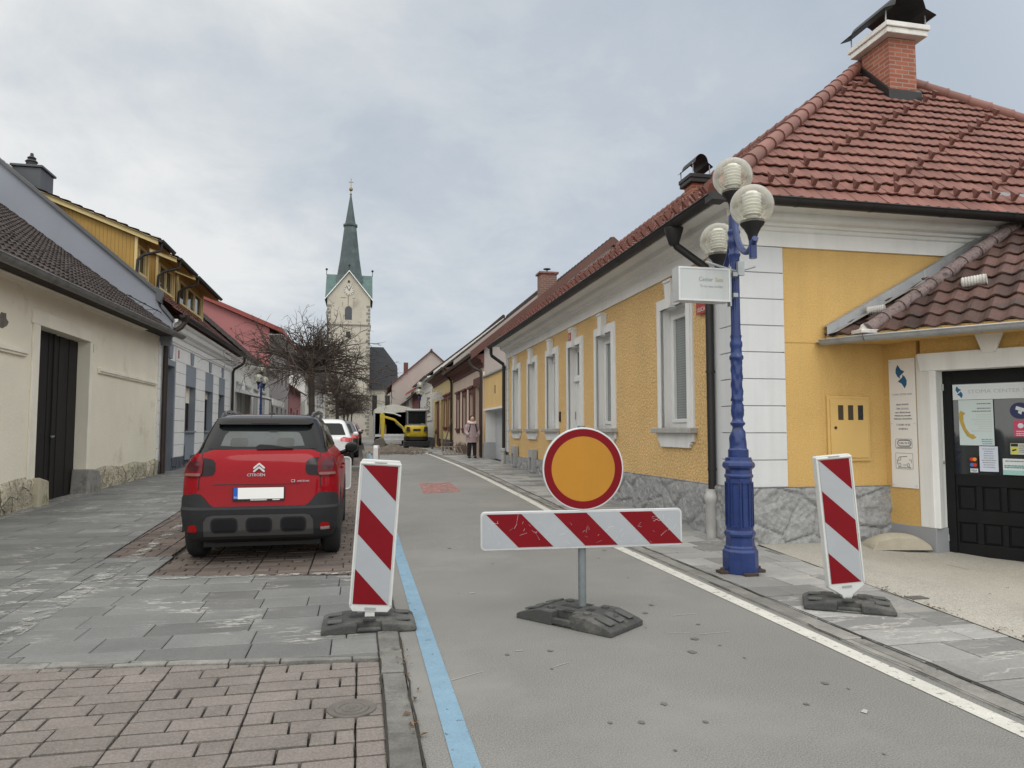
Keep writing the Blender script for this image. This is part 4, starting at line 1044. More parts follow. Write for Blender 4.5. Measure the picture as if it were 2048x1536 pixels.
def barrier_sign():
    T = thing('road_closed_sign', 'round orange and red sign above a striped barrier board on one steel post', 'road sign', (1.66, 5.22, .0))
    b = rubber_base(T, .84, .44, .10, False, True); b.rotation_euler = (0, 0, R(-52 - 0)); b.location = (-.05, -.06, 0)
    text('lettering', 'A1', .05, (.335, -.02, .088), (0, 1, 0), (-1, 0, .6), m_rubber2, b, .002)
    mb = MB(); mb.lathe([(.030, .06), (.030, 1.452)], 16, (.0, .0, 0)); mb.build('post', m_rpole, T, smooth=True)
    F = Matrix.Rotation(R(-5.0), 4, 'Z')
    # barrier board
    mb = MB(); mb.M = F @ Matrix.Rotation(R(-.4), 4, 'Y'); w, h, z0 = 1.545, .285, .535; r = .035
    def rr(hw, zb, zt, r):
        P = []
        for cx, cz, a0 in ((hw - r, zt - r, 0), (-hw + r, zt - r, 90), (-hw + r, zb + r, 180), (hw - r, zb + r, 270)):
            for k in range(5): a = R(a0 + 22.5 * k); P.append((cx + r * math.cos(a), cz + r * math.sin(a)))
        return P
    mb.prism(rr(w / 2, z0, z0 + h, r), 'y', -.062, -.034); bd_ = mb.build('barrier_board', m_alu, T, bevel=.004)
    mb = MB(); mb.M = F @ Matrix.Rotation(R(-.4), 4, 'Y'); iw, ih = w - .03, h - .034; zb = z0 + .017
    mb.prism(rr(iw / 2, zb, zb + ih, .022), 'y', -.0645, -.060, 0)
    for k, (a, c) in enumerate(((.018, .192), (.352, .518), (.685, .852))):
        x0, x1 = -iw / 2 + a * iw, -iw / 2 + c * iw; sh = .158 * iw
        mb.poly([(x0, -.0652, zb + ih - .003), (x1, -.0652, zb + ih - .003), (x1 + sh, -.0652, zb + .003), (x0 + sh, -.0652, zb + .003)], 1)
    mb.build('striped_face', [m_swhite, m_sred], bd_)
    rnd = random.Random(3); mb = MB(); mb.M = F @ Matrix.Rotation(R(-.4), 4, 'Y')
    for k in range(60):
        x = rnd.uniform(-iw / 2 + .02, iw / 2 - .05); z = zb + rnd.uniform(.02, ih - .04); a = rnd.uniform(-1.5, 1.5); l = rnd.uniform(.01, .07); t = rnd.uniform(.0004, .0012); yy = -.0655 - k * 1e-5
        dx, dz = l * math.cos(a), l * math.sin(a)
        if zb < z + dz < zb + ih: mb.poly([(x, yy, z), (x + dx, yy, z + dz), (x + dx - t * math.sin(a), yy, z + dz + t), (x - t, yy, z + t)])
    mb.build('scratches', pm('scratch_white', (.70, .71, .73), .6, .05), bd_)
    # disc
    zc = 1.128; RR = .312
    mb = MB(); mb.M = F
    def ring(r0, r1, y, mi, n=64):
        for k in range(n):
            a, b = 2 * math.pi * k / n, 2 * math.pi * (k + 1) / n
            q = [(r1 * math.cos(a), y, zc + r1 * math.sin(a)), (r1 * math.cos(b), y, zc + r1 * math.sin(b)), (r0 * math.cos(b), y, zc + r0 * math.sin(b)), (r0 * math.cos(a), y, zc + r0 * math.sin(a))]
            mb.poly(q if r0 else q[:3], mi)
    pr = [(RR, 0), (RR, .026), (RR - .008, .03)]
    n = 64
    pts = [(RR * math.cos(2 * math.pi * k / n), zc + RR * math.sin(2 * math.pi * k / n)) for k in range(n)]
    mb.prism(pts, 'y', -.064, -.034); ds_ = mb.build('sign_disc', m_alu, T, bevel=.004)
    mb = MB(); mb.M = F; ring(.243, .300, -.0652, 0); ring(0, .2435, -.0653, 1); mb.build('disc_face', [m_sred, m_sorange], ds_)
    mb = MB(); mb.M = F
    for z in (.60, .76, 1.0, 1.28): mb.box(-.06, .06, -.034, .036, z - .015, z + .015)
    mb.build('clamp', m_steel, T)


barrier_sign()

# ---------------------------------------------------------------- blue lamp posts with three globes
m_blue = pm('blue_cast_iron', (.010, .030, .138), .42, .22, 7, .003, 40, coat=.25, dirt=(.035, .045, .075, .7), ds=11, dthr=.58)
m_rust = pm('rusty_iron', (.06, .04, .032), .85, .3, 14, .004, 80)


def globe_material():
    m = bpy.data.materials.new('smoked_globe'); m.use_nodes = True; N = m.node_tree.nodes; L = m.node_tree.links; N.clear()
    o = N.new('ShaderNodeOutputMaterial'); tr = N.new('ShaderNodeBsdfTransparent'); tr.inputs[0].default_value = (.97, .96, .90, 1)
    df = N.new('ShaderNodeBsdfTranslucent'); df.inputs[0].default_value = (.86, .84, .75, 1); d2 = N.new('ShaderNodeBsdfDiffuse'); d2.inputs[0].default_value = (.80, .78, .70, 1)
    gl = N.new('ShaderNodeBsdfGlossy'); gl.inputs['Roughness'].default_value = .08
    lw = N.new('ShaderNodeLayerWeight'); lw.inputs[0].default_value = .35
    ms = N.new('ShaderNodeMixShader'); ms.inputs[0].default_value = .5; L.new(df.outputs[0], ms.inputs[1]); L.new(d2.outputs[0], ms.inputs[2])
    mr = N.new('ShaderNodeMapRange'); mr.inputs[3].default_value = .16; mr.inputs[4].default_value = .80; L.new(lw.outputs['Facing'], mr.inputs[0])
    a = N.new('ShaderNodeMixShader'); L.new(mr.outputs[0], a.inputs[0]); L.new(tr.outputs[0], a.inputs[1]); L.new(ms.outputs[0], a.inputs[2])
    b = N.new('ShaderNodeMixShader'); L.new(lw.outputs['Fresnel'], b.inputs[0]); L.new(a.outputs[0], b.inputs[1]); L.new(gl.outputs[0], b.inputs[2])
    c = N.new('ShaderNodeMixShader'); c.inputs[0].default_value = .75; L.new(a.outputs[0], c.inputs[1]); L.new(b.outputs[0], c.inputs[2])
    L.new(c.outputs[0], o.inputs[0]); return m


m_globe = globe_material()
m_lamell = pm('white_louvre', (.78, .79, .78), .5, .03)


def lamp_post(loc, arm_dir, label, detail=True):
    T = thing('street_lamp', label, 'street lamp', loc, 0, 'blue lamp posts with three globes')
    mb = MB(); mb.box(-.24, .24, -.06, .06, -.01, .025); mb.box(-.07, .07, -.22, .22, -.01, .022)
    for x in (-.2, .2): mb.lathe([(.022, .02), (.022, .05), (.012, .055)], 6, (x, 0, 0))
    mb.build('base_plate', m_rust, T)
    mb = MB(); ph = R(22.5)
    mb.lathe([(.185, .0), (.185, .215), (.165, .235), (.165, .255), (.150, .265), (.146, .35), (.160, .365), (.165, .385), (.158, .405), (.146, .415), (.142, .42), (.137, .93), (.150, .945), (.153, .96), (.140, .975), (.137, 1.02), (.165, 1.04), (.172, 1.06), (.165, 1.085), (.140, 1.105), (.137, 1.14)], 8, ph=ph)
    mb.build('pedestal', m_blue, T, bevel=.007).scale = (.94, .94, 1)
    mb = MB()
    for k in range(8):
        a = R(45 * k); q = MB(); mb.M = Matrix.Rotation(a, 4, 'Z')
        for (y0, y1, z0, z1) in ((-.036, -.030, .46, .89), (.030, .036, .46, .89), (-.036, .036, .455, .465), (-.036, .036, .885, .895)): mb.box(.124, .135, y0, y1, z0, z1)
    mb.M = None
    mb.build('panel_moulding', m_blue, T, bevel=.002)
    prof = [(.100, 1.13), (.100, 1.215), (.088, 1.225), (.084, 1.24), (.083, 1.30), (.078, 1.36), (.066, 1.40), (.052, 1.43), (.052, 1.45), (.072, 1.47), (.074, 1.485), (.058, 1.50), (.050, 1.53), (.060, 1.57), (.064, 1.61), (.058, 1.66), (.050, 1.70), (.060, 1.715), (.060, 1.73), (.056, 1.75), (.055, 2.12), (.068, 2.135), (.070, 2.16), (.056, 2.18), (.054, 2.24), (.062, 2.27), (.062, 2.30), (.050, 2.33), (.056, 2.36), (.056, 2.375)]
    mb = MB()
    n = 32
    rings = []
    for (r, z) in prof:
        orn = .0035 if (1.24 < z < 1.42 or 1.52 < z < 1.72 or 1.74 < z < 2.14) else 0
        rings.append((r, z, orn))
    fine = []
    for (a, b) in zip(rings, rings[1:]):
        k = max(1, int((b[1] - a[1]) / .025))
        for i in range(k): t = i / k; fine.append((a[0] + (b[0] - a[0]) * t, a[1] + (b[1] - a[1]) * t, a[2]))
    fine.append(rings[-1])
    R_ = []
    for r, z, orn in fine:
        R_.append([mb.p((r + orn * (1.2 * math.sin(5 * (t * 2 * math.pi / n) + 34 * z) + .9 * math.sin(3 * (t * 2 * math.pi / n) - 47 * z))) * math.cos(t * 2 * math.pi / n), (r + orn * (1.2 * math.sin(5 * (t * 2 * math.pi / n) + 34 * z) + .9 * math.sin(3 * (t * 2 * math.pi / n) - 47 * z))) * math.sin(t * 2 * math.pi / n), z) for t in range(n)])
    for A, B in zip(R_, R_[1:]):
        for k in range(n): mb.face((A[k], A[(k + 1) % n], B[(k + 1) % n], B[k]))
    mb.build('ornate_shaft', m_blue, T, smooth=50)
    mb = MB(); n = 32; R_ = []
    for r, z in ((.050, 2.37), (.047, 2.45), (.046, 3.14), (.046, 3.15)):
        R_.append([mb.p((r - .004 * (t % 2)) * math.cos(t * 2 * math.pi / n), (r - .004 * (t % 2)) * math.sin(t * 2 * math.pi / n), z) for t in range(n)])
    for A, B in zip(R_, R_[1:]):
        for k in range(n): mb.face((A[k], A[(k + 1) % n], B[(k + 1) % n], B[k]))
    mb.lathe([(.05, 3.14), (.052, 3.18), (.062, 3.20), (.062, 3.215), (.050, 3.23), (.052, 3.30), (.064, 3.32), (.066, 3.36), (.052, 3.38), (.06, 3.42), (.066, 3.44), (.06, 3.46), (.052, 3.465), (.050, 3.62), (.032, 3.63), (.030, 3.78)], 20)
    mb.build('fluted_pole', m_blue, T, smooth=50)
    a = Vector((math.sin(arm_dir), math.cos(arm_dir), 0))
    def head(par, c):
        m = MB(); m.lathe([(.028, -.36), (.034, -.34), (.05, -.27), (.078, -.215), (.108, -.18), (.112, -.165), (.0, -.165)], 18, c, cap=False); hd = m.build('globe_holder', m_black, par, smooth=True)
        m = MB(); m.sphere(c, .2, 32, 20); m.build('globe', m_globe, hd, smooth=True)
        m = MB(); pf = [(.03, -.165), (.05, -.15)]
        for k in range(7): z = -.10 + k * .032; pf += [(.058, z), (.086, z + .008), (.086, z + .013), (.058, z + .022)]
        pf += [(.05, .135), (.0, .14)]
        m.lathe(pf, 20, c, cap=False); m.build('louvre_insert', m_lamell, hd)
        m = MB(); m.lathe([(.105, -.160), (.112, -.148), (.108, -.143)], 18, c, cap=False); m.build('dirt_ring', m_rust, hd)
    head(T, (0, 0, 4.02))
    for sg in (-1, 1):
        d = a * sg; tip = d * .62
        m = MB(); P = [Vector((0, 0, 3.58)) + d * .05]
        for k in range(1, 11):
            t = k / 10; ang = math.pi * .5 * t
            P.append(d * (.05 + .36 * (1 - math.cos(ang * 1.0)) * 1.0 + .10 * t) + Vector((0, 0, 3.56 - .44 * math.sin(ang))))
        P += [d * .60 + Vector((0, 0, 3.145)), d * .70 + Vector((0, 0, 3.19))]
        m.tube(P, [.03] * len(P), 10); m.tube([tip + Vector((0, 0, 3.02)), tip + Vector((0, 0, 3.20))], .036, 12)
        ar = m.build('lamp_arm', m_blue, T, smooth=50)
        head(ar, tuple(tip + Vector((0, 0, 3.52))))
    m = MB()
    if detail:
        for d in (Vector((-.32, .05, .10)), Vector((.26, .10, .09))): m.tube([Vector((0, -.05, 3.02)), Vector((0, -.05, 3.02)) + d], .012, 6)
        m.lathe([(.056, 2.99), (.056, 3.04)], 16); m.box(-.01, .06, -.09, -.05, 2.98, 3.12); m.build('clamp_bracket', m_steel, T)
    return T


lamp_post((3.735, 6.55, .006), R(14), 'ornate blue lamp post with three glass globes on the pavement beside the yellow house')


def light_box():
    T = thing('shop_sign', 'white light box sign with faded grey lettering hung on the blue lamp post', 'shop sign', (3.33, 6.46, 2.86))
    mb = MB(); mb.box(-.29, .26, -.07, .07, -.165, .165); b = mb.build('sign_box', pm('faded_acrylic', (.46, .485, .49), .35, .05, 2, streak=.10, dirt=(.45, .46, .45, .5), ds=5), T, bevel=.004)
    mb = MB()
    for (x0, x1, z0, z1) in ((-.292, .262, .15, .168), (-.292, .262, -.168, -.15), (-.292, -.275, -.15, .15), (.245, .262, -.15, .15)): mb.box(x0, x1, -.074, .074, z0, z1)
    mb.build('frame', m_alu, b)
    g = pm('faded_grey_print', (.27, .285, .29), .6, .06)
    text('lettering', 'Center', .062, (-.075, -.0715, .03), (1, 0, 0), (0, 0, 1), g, b, sx=.85); text('lettering', 'Sana', .062, (.10, -.0716, .03), (1, 0, 0), (0, 0, 1), pm('faded_yellow_print', (.40, .36, .20), .6, .06), b, sx=.78)
    text('lettering', 'Ta ta vasa vodilje', .036, (-.065, -.0715, -.03), (1, 0, 0), (0, 0, 1), pm('faded_print', (.34, .355, .36), .6, .03), b)
    mb = MB()
    for z in (-.09, .12): mb.tube([(.26, 0, z), (.35, .04, z)], .016, 8); mb.box(.31, .36, -.05, .06, z - .02, z + .02)
    mb.box(.283, .30, -.03, .03, -.2, .2); mb.build('mounting_clamp', m_steel, T)


light_box()
lamp_post((-4.55, 35.0, gz(-4, 35)), R(4), 'blue lamp post half hidden by bare twigs in front of the left terraced houses', False)
lamp_post((3.80, 46.5, gz(3.8, 46)), R(10), 'distant lamp post with three globes rising behind the yellow excavator', False)
# ---------------------------------------------------------------- cars
m_tyre = pm('tyre_rubber', (.018, .018, .019), .8, .2, 20, .001, 150)
m_rim = pm('alloy_rim', (.32, .33, .34), .35, .1, 9, metal=.7)
m_chrome = pm('chrome', (.62, .63, .64), .30, .03, metal=.5)
m_carglass = pm('car_glass', (.010, .012, .013), .04, .3, 2.2, spec=.22)
m_seat = pm('seat_cloth', (.03, .03, .032), .8, .2, 9)
m_cladding = pm('grained_cladding', (.017, .018, .021), .7, .12, 9, .0006, 400)
m_skid = pm('grey_bumper_insert', (.062, .061, .060), .5, .08, 9)
m_lamp = pm('red_lamp_glass', (.13, .004, .009), .15, .25, 14, spec=.25)
m_lampdark = pm('lamp_black', (.010, .005, .007), .2, .1, spec=.25)
m_plate = pm('number_plate_white', (.80, .80, .79), .35, .02)


def bool_cut(o, cutters):
    """cut the wheel arches out of a body mesh and bake the result"""
    for c in cutters:
        m = o.modifiers.new('cut', 'BOOLEAN'); m.operation = 'DIFFERENCE'; m.solver = 'EXACT'; m.object = c
    bpy.context.view_layer.update()
    dg = bpy.context.evaluated_depsgraph_get(); me = bpy.data.meshes.new_from_object(o.evaluated_get(dg))
    o.modifiers.clear(); old = o.data; o.data = me; bpy.data.meshes.remove(old); me.name = o.name
    for c in cutters: d = c.data; bpy.data.objects.remove(c); bpy.data.meshes.remove(d)
    me.polygons.foreach_set('use_smooth', [True] * len(me.polygons)); me.set_sharp_from_angle(angle=R(32))


class Shape:
    """car hull as stacked horizontal slices: z -> rear y, front y, half width, corner radius"""
    def __init__(s, L): s.L = L
    def row(s, z):
        L = s.L
        if z <= L[0][0]: return L[0][1:]
        for a, b in zip(L, L[1:]):
            if z <= b[0]:
                t = (z - a[0]) / (b[0] - a[0]); return tuple(a[i] + (b[i] - a[i]) * t for i in range(1, 6))
        return L[-1][1:]
    def rear(s, x, z):
        yr, yf, w, r, n = s.row(z); q = min(1, max(0, (abs(x) - (w - r)) / r))
        return yr + r * .8 * (1 - (1 - q ** n) ** (1 / n))
    def outline(s, z):
        yr, yf, w, r, n = s.row(z); P = []
        ks = [0, .25, .5, .7, .82, .9, .95, .98, 1.0]
        right = [(w - r) * t for t in (0, .5, 1.0)][:-1] + [(w - r) + r * k for k in ks]
        arc = [(x, yr + r * .8 * (1 - (1 - min(1, max(0, (x - (w - r)) / r)) ** n) ** (1 / n))) for x in right]
        y1 = arc[-1][1]; fr = [(w, y1 + (yf - r * 1.3 - y1) * t) for t in (.2, .4, .6, .8)]
        rf = r * 1.3
        fa = [(w - r * 1.2 + r * 1.2 * (1 - (k / 8) ** 2.2) ** (1 / 2.2), yf - rf + rf * (k / 8)) for k in range(9)]
        half = arc + fr + fa
        return half + [(-x, y) for x, y in half[::-1] if x > 1e-6]


def hull(shape, zs, name, mat, T, close=True):
    mb = MB(); rows = []
    for z in zs:
        rows.append([mb.p(x, y, z) for x, y in shape.outline(z)])
    n = len(rows[0])
    for A, B in zip(rows, rows[1:]):
        for k in range(n): mb.face((A[k], A[(k + 1) % n], B[(k + 1) % n], B[k]))
    if close: mb.face(rows[0][::-1]); mb.face(rows[-1])
    return mb.build(name, mat, T, smooth=32, weld=True)


def rpatch(shape, poly, d, name, mat, par, step=.03, th=.02, smooth=True):
    """a panel following the rear of the hull, d proud of it, outline poly in (x, z)"""
    poly = ccw(poly); mb = MB(); x0 = min(p[0] for p in poly); x1 = max(p[0] for p in poly); z0 = min(p[1] for p in poly); z1 = max(p[1] for p in poly)
    # triangulate a possibly concave outline by clipping convex pieces: use grid cells with point-in-polygon on fine cells, exact for convex outlines
    def f(x, z, e):
        w = shape.row(z)[2]; xx = max(-w * .9995, min(w * .9995, x)); k = abs(xx) / w
        return (xx * (1 + (e * .6 if k > .93 else 0)), shape.rear(xx, z) - e, z)
    convex = all((b[0] - a[0]) * (c[1] - b[1]) - (b[1] - a[1]) * (c[0] - b[0]) > -1e-7 for a, b, c in zip(poly, poly[1:] + poly[:1], poly[2:] + poly[:2]))
    regs = [poly]
    gx = sorted({x0, x1} | {k * .03 for k in range(-40, 41) if x0 < k * .03 < x1})
    gz_ = sorted({z0, z1} | {k * .025 for k in range(0, 80) if z0 < k * .025 < z1} | {r[0] for r in shape.L if z0 < r[0] < z1})
    if not convex:
        bm = bmesh.new(); vs = [bm.verts.new((a, b, 0)) for a, b in poly]; fc = bm.faces.new(vs)
        fc.normal_update(); r = bmesh.ops.triangulate(bm, faces=[fc], ngon_method='EAR_CLIP'); regs = [ccw([(v.co.x, v.co.y) for v in t.verts]) for t in bm.faces]; bm.free()
    for rg in regs:
        for a, b in zip(gx, gx[1:]):
            for c, e in zip(gz_, gz_[1:]):
                q = clipconv([(a, c), (b, c), (b, e), (a, e)], rg)
                if q: mb.poly([f(*p, d) for p in q])
    me = bpy.data.meshes.new(name); me.from_pydata([tuple(q) for q in mb.v], [], mb.f)
    bm = bmesh.new(); bm.from_mesh(me); bmesh.ops.remove_doubles(bm, verts=bm.verts, dist=4e-4)
    ed = [e for e in bm.edges if e.is_boundary]
    ex = bmesh.ops.extrude_edge_only(bm, edges=ed)
    for v in ex['geom']:
        if isinstance(v, bmesh.types.BMVert): v.co.y += th; v.co.x *= 1 - th * .4
    bmesh.ops.recalc_face_normals(bm, faces=bm.faces); bm.to_mesh(me); bm.free()
    me.materials.append(mat); me.polygons.foreach_set('use_smooth', [True] * len(me.polygons)); me.set_sharp_from_angle(angle=R(35))
    o = bpy.data.objects.new(name, me); COL.objects.link(o); o.parent = par
    return o


def rrect(x0, x1, z0, z1, r, n=4):
    P = []
    for cx, cz, a0 in ((x1 - r, z1 - r, 0), (x0 + r, z1 - r, 90), (x0 + r, z0 + r, 180), (x1 - r, z0 + r, 270)):
        for k in range(n + 1): a = R(a0 + 90 * k / n); P.append((cx + r * math.cos(a), cz + r * math.sin(a)))
    return P


def wheel(T, x, y, rad=.325, w=.215, side=1):
    mb = MB(); pr = [(rad * .62, -w / 2), (rad * .86, -w / 2 - .005), (rad * .96, -w / 2 + .02), (rad, -w / 2 + .05), (rad, w / 2 - .05), (rad * .96, w / 2 - .02), (rad * .86, w / 2 + .005), (rad * .62, w / 2)]
    mb.M = Matrix.Translation((x, y, rad)) @ Matrix.Rotation(R(90), 4, 'Y'); mb.lathe(pr, 36)
    t = mb.build('tyre', m_tyre, T, smooth=50)
    mb = MB(); mb.M = Matrix.Translation((x + side * w * .36, y, rad)) @ Matrix.Rotation(R(90), 4, 'Y')
    mb.lathe([(rad * .64, -.02), (rad * .64, .02), (rad * .60, .015), (rad * .58, -.01)], 28)
    for k in range(5):
        a = 2 * math.pi * k / 5
        mb.prism([(math.cos(a - .25) * .04, math.sin(a - .25) * .04), (math.cos(a - .16) * rad * .6, math.sin(a - .16) * rad * .6), (math.cos(a + .16) * rad * .6, math.sin(a + .16) * rad * .6), (math.cos(a + .25) * .04, math.sin(a + .25) * .04)], 'z', -.008, .012)
    mb.lathe([(.06, -.015), (.06, .018), (.0, .022)], 14, cap=False); mb.build('rim', m_rim, t, bevel=.003)


def arches(mb_cut, wheels, rad, W):
    cs = []
    for y in wheels:
        for sg in (-1, 1):
            m = MB(); m.M = Matrix.Translation((sg * (W - .11), y, rad)) @ Matrix.Rotation(R(90), 4, 'Y'); m.lathe([(rad + .055, -.15), (rad + .055, .2 if sg > 0 else .2)], 28)
            if sg < 0:
                m.v = [Vector((-v.x, v.y, v.z)) for v in m.v]; m.v = [Vector((-abs(v.x), v.y, v.z)) for v in m.v]
            cs.append(m.build('cutter', m_black, None))
    return cs


def red_car():
    x0, y0 = -1.025, 7.95
    T = thing('parked_car', 'red compact car with black roof and dark bumper parked in the bay, seen from behind', 'car', (x0, y0, gz(x0, y0) + .004))
    paint = pm('red_metallic_paint', (.25, .004, .010), .5, .05, 2, coat=.30, spec=.03, grain=.03, gs=900)
    roofp = pm('black_gloss_roof', (.007, .007, .008), .10, .1, spec=.2, coat=.10)
    S = Shape([(.20, .30, 3.90, .70, .30, 2.4), (.27, .10, 4.05, .80, .30, 2.4), (.36, .05, 4.11, .850, .33, 2.5), (.50, .015, 4.14, .872, .34, 2.5), (.585, .0, 4.14, .876, .34, 2.5), (.61, .035, 4.14, .876, .34, 2.5),
               (.74, .045, 4.13, .878, .34, 2.5), (.86, .050, 4.10, .876, .33, 2.5), (.95, .060, 4.02, .868, .32, 2.5), (1.03, .075, 3.75, .852, .31, 2.4), (1.10, .10, 3.35, .81, .30, 2.3), (1.17, .135, 3.05, .755, .28, 2.3), (1.205, .165, 2.95, .725, .27, 2.3)])
    zs = [.20, .235, .27, .31, .36, .43, .50, .55, .585, .61, .65, .70, .74, .80, .86, .905, .95, .99, 1.03, 1.065, 1.10, 1.135, 1.17, 1.205]
    b = hull(S, zs, 'body', paint, T)
    bool_cut(b, arches(None, (.72, 3.32), .325, .87))
    C = Shape([(1.16, .137, 3.0, .752, .26, 2.5), (1.205, .170, 2.90, .728, .25, 2.5), (1.26, .215, 2.70, .710, .24, 2.5), (1.34, .285, 2.52, .682, .24, 2.5), (1.44, .375, 2.33, .645, .23, 2.5), (1.51, .435, 2.20, .612, .23, 2.5), (1.545, .47, 2.12, .59, .23, 2.5), (1.575, .56, 2.0, .55, .25, 2.5), (1.595, .72, 1.80, .47, .28, 2.3), (1.603, 1.0, 1.6, .36, .28, 2.3)])
    cab = hull(C, [1.165, 1.205, 1.23, 1.26, 1.30, 1.34, 1.39, 1.44, 1.475, 1.51, 1.53, 1.545, 1.56, 1.575, 1.587, 1.595, 1.603], 'cabin', roofp, T)
    # rear window and side windows
    rw = [(-.60, 1.215), (-.30, 1.205), (.30, 1.205), (.60, 1.215), (.585, 1.25), (.54, 1.36), (.49, 1.445), (.46, 1.470), (.25, 1.485), (-.25, 1.485), (-.46, 1.470), (-.49, 1.445), (-.54, 1.36), (-.585, 1.25)]
    rwn = rpatch(C, rw, .004, 'rear_window', m_carglass, T, .04)
    # painted panels on the opaque glass: pale daylight from the windscreen, headrests
    pale = pm('painted_daylight', (.065, .074, .074), .06, .35, 2.5, spec=.4)
    rpatch(C, [(-.47, 1.245), (-.2, 1.235), (.28, 1.235), (.47, 1.245), (.43, 1.34), (.40, 1.385), (.36, 1.395), (-.40, 1.40), (-.44, 1.36)], .0055, 'daylight_panel', pale, rwn, .04)
    for cx in (-.27, .25): rpatch(C, rrect(cx - .10, cx + .10, 1.235, 1.33, .035), .0065, 'headrest', m_hrest, rwn, .04)
    rpatch(C, rrect(.05, .15, 1.39, 1.425, .015), .0068, 'mirror', m_carglass, rwn, .04)
    def side(sg):
        mb = MB()
        def P(y, z):
            yr, yf, w, r, n = C.row(z); return (sg * (w + .006), y, z)
        for pts in ([(.62, 1.23), (1.00, 1.225), (1.00, 1.47), (.80, 1.46)], [(1.08, 1.225), (1.85, 1.22), (1.85, 1.48), (1.08, 1.48)], [(1.92, 1.22), (2.62, 1.215), (2.40, 1.33), (2.12, 1.46), (1.92, 1.48)]):
            mb.poly([P(*q) for q in pts])
        mb.build('side_window', m_carglass, T)
    side(-1); side(1)
    # roof spoiler with brake lamp
    sp = rpatch(C, [(-.50, 1.478), (.50, 1.478), (.56, 1.50), (.555, 1.535), (.40, 1.555), (-.40, 1.555), (-.555, 1.535), (-.56, 1.50)], .075, 'spoiler', roofp, T, .05, .09)
    rpatch(C, rrect(-.16, .16, 1.488, 1.503, .006), .080, 'brake_lamp', m_lampdark, sp, .05)
    # tailgate seams
    mb = MB()
    for line in ([(-.655, 1.165), (-.66, 1.05), (-.665, .90), (-.67, .76)], [(.655, 1.165), (.66, 1.05), (.665, .90), (.67, .76)], [(-.52, .842), (-.2, .842), (.2, .842), (.52, .842)]):
        P = []
        for a, c in zip(line, line[1:]):
            for k in range(4): t = k / 4; x, z = a[0] + (c[0] - a[0]) * t, a[1] + (c[1] - a[1]) * t; P.append((x, S.rear(x, z) - .0005, z))
        mb.tube(P, .0045, 5)
    mb.build('tailgate_seam', m_black, T)
    # black lower bumper with raised corners
    bp = [(-.84, .215), (-.70, .205), (.70, .205), (.84, .215), (.8775, .48), (.862, .70), (.835, .735), (.72, .748), (.655, .745), (.615, .715), (.55, .64), (.50, .612), (-.50, .612), (-.55, .64), (-.615, .715), (-.655, .745), (-.72, .748), (-.835, .735), (-.862, .70), (-.8775, .48)]
    bm_ = rpatch(S, bp, .018, 'rear_bumper', m_cladding, T, .035, .03)
    sk = rpatch(S, [(-.60, .30), (.60, .30), (.595, .46), (.56, .51), (.50, .525), (-.50, .525), (-.56, .51), (-.595, .46)], .026, 'bumper_insert', m_skid, bm_, .04)
    for cx in (-.375, .0, .375): rpatch(S, rrect(cx - .145, cx + .145, .335, .500, .055), .029, 'air_opening', m_cladding, sk, .04)
    for cx in (-.375, .0, .375): rpatch(S, rrect(cx - .128, cx + .128, .350, .485, .045), .031, 'dark_recess', m_blackgl, sk, .04)
    for sg in (-1, 1):
        rpatch(S, [(sg * .79, .345), (sg * .675, .345), (sg * .672, .405), (sg * .70, .43), (sg * .765, .418)], .022, 'reflector', pm('reflector_red', (.30, .008, .008), .25, .1, spec=.2), bm_, .03)
    rpatch(S, [(.775, .345), (.677, .345), (.676, .378), (.775, .378)], .0235, 'reversing_lamp', pm('clear_lamp', (.28, .25, .24), .2, .1, coat=.6), bm_, .03)
    rpatch(S, [(-.70, .215), (.70, .215), (.70, .292), (-.70, .292)], .022, 'lower_lip', m_black, bm_, .05)
    # lamps
    for sg in (-1, 1):
        def mir(P): return [(sg * x, z) for x, z in P]
        lp = rpatch(S, mir([(.495, .985), (.50, 1.065), (.53, 1.105), (.60, 1.118), (.66, 1.12), (.66, .93), (.54, .935), (.51, .95)]), .006, 'tail_lamp', m_lampdark, T, .03)
        rpatch(S, mir(rrect(.632, .842, .925, 1.128, .05)), .022, 'red_lens', m_lamp, lp, .03, .03)
        rpatch(S, mir(rrect(.672, .800, .985, 1.085, .03)), .024, 'light_guide', m_lampdark2, lp, .03, .01)
        rpatch(S, mir(rrect(.650, .825, .935, .962, .01)), .024, 'reversing_strip', pm('lamp_pink', (.20, .09, .08), .2, .1, spec=.2), lp, .03, .01)
    # plate
    zp = .74; yp = S.rear(0, zp) - .02
    mb = MB(); mb.box(-.295, .27, yp - .006, yp + .03, .668, .815); pl = mb.build('number_plate', m_black, T, bevel=.004)
    mb = MB(); mb.box(-.285, .262, yp - .010, yp - .004, .690, .808); mb.build('plate_face', m_plate, pl)
    mb = MB(); mb.box(-.285, -.238, yp - .0115, yp - .009, .690, .808); mb.build('country_strip', pm('plate_blue', (.01, .09, .42), .35, .03), pl)
    text('lettering', 'SLO', .025, (-.279, yp - .0122, .70), (1, 0, 0), (0, 0, 1), m_plate, pl, .0004, sx=.8)
    mb = MB(); rnd = random.Random(2)
    for a, c in ((-.10, .07), (.14, .22)):
        x = a
        while x < c: w = rnd.uniform(.005, .014); mb.box(x, x + w, yp - .0072, yp - .006, .674, .684); x += w + .003
    mb.build('dealer_print', m_plate, pl)
    # chevron emblem and lettering
    mb = MB(); cx = -.02
    for dz in (0, -.036):
        z = 1.068 + dz
        for sg in (-1, 1):
            P = [(0, z), (.064, z - .050), (.064, z - .065), (.048, z - .065), (0, z - .025)]
            mb.prism([(cx + sg * a, c) for a, c in P], 'y', S.rear(0, z - .05) - .016, S.rear(0, z - .05) + .01)
    em = mb.build('emblem', m_chrome, T, bevel=.003)
    y = S.rear(0, .94) - .006
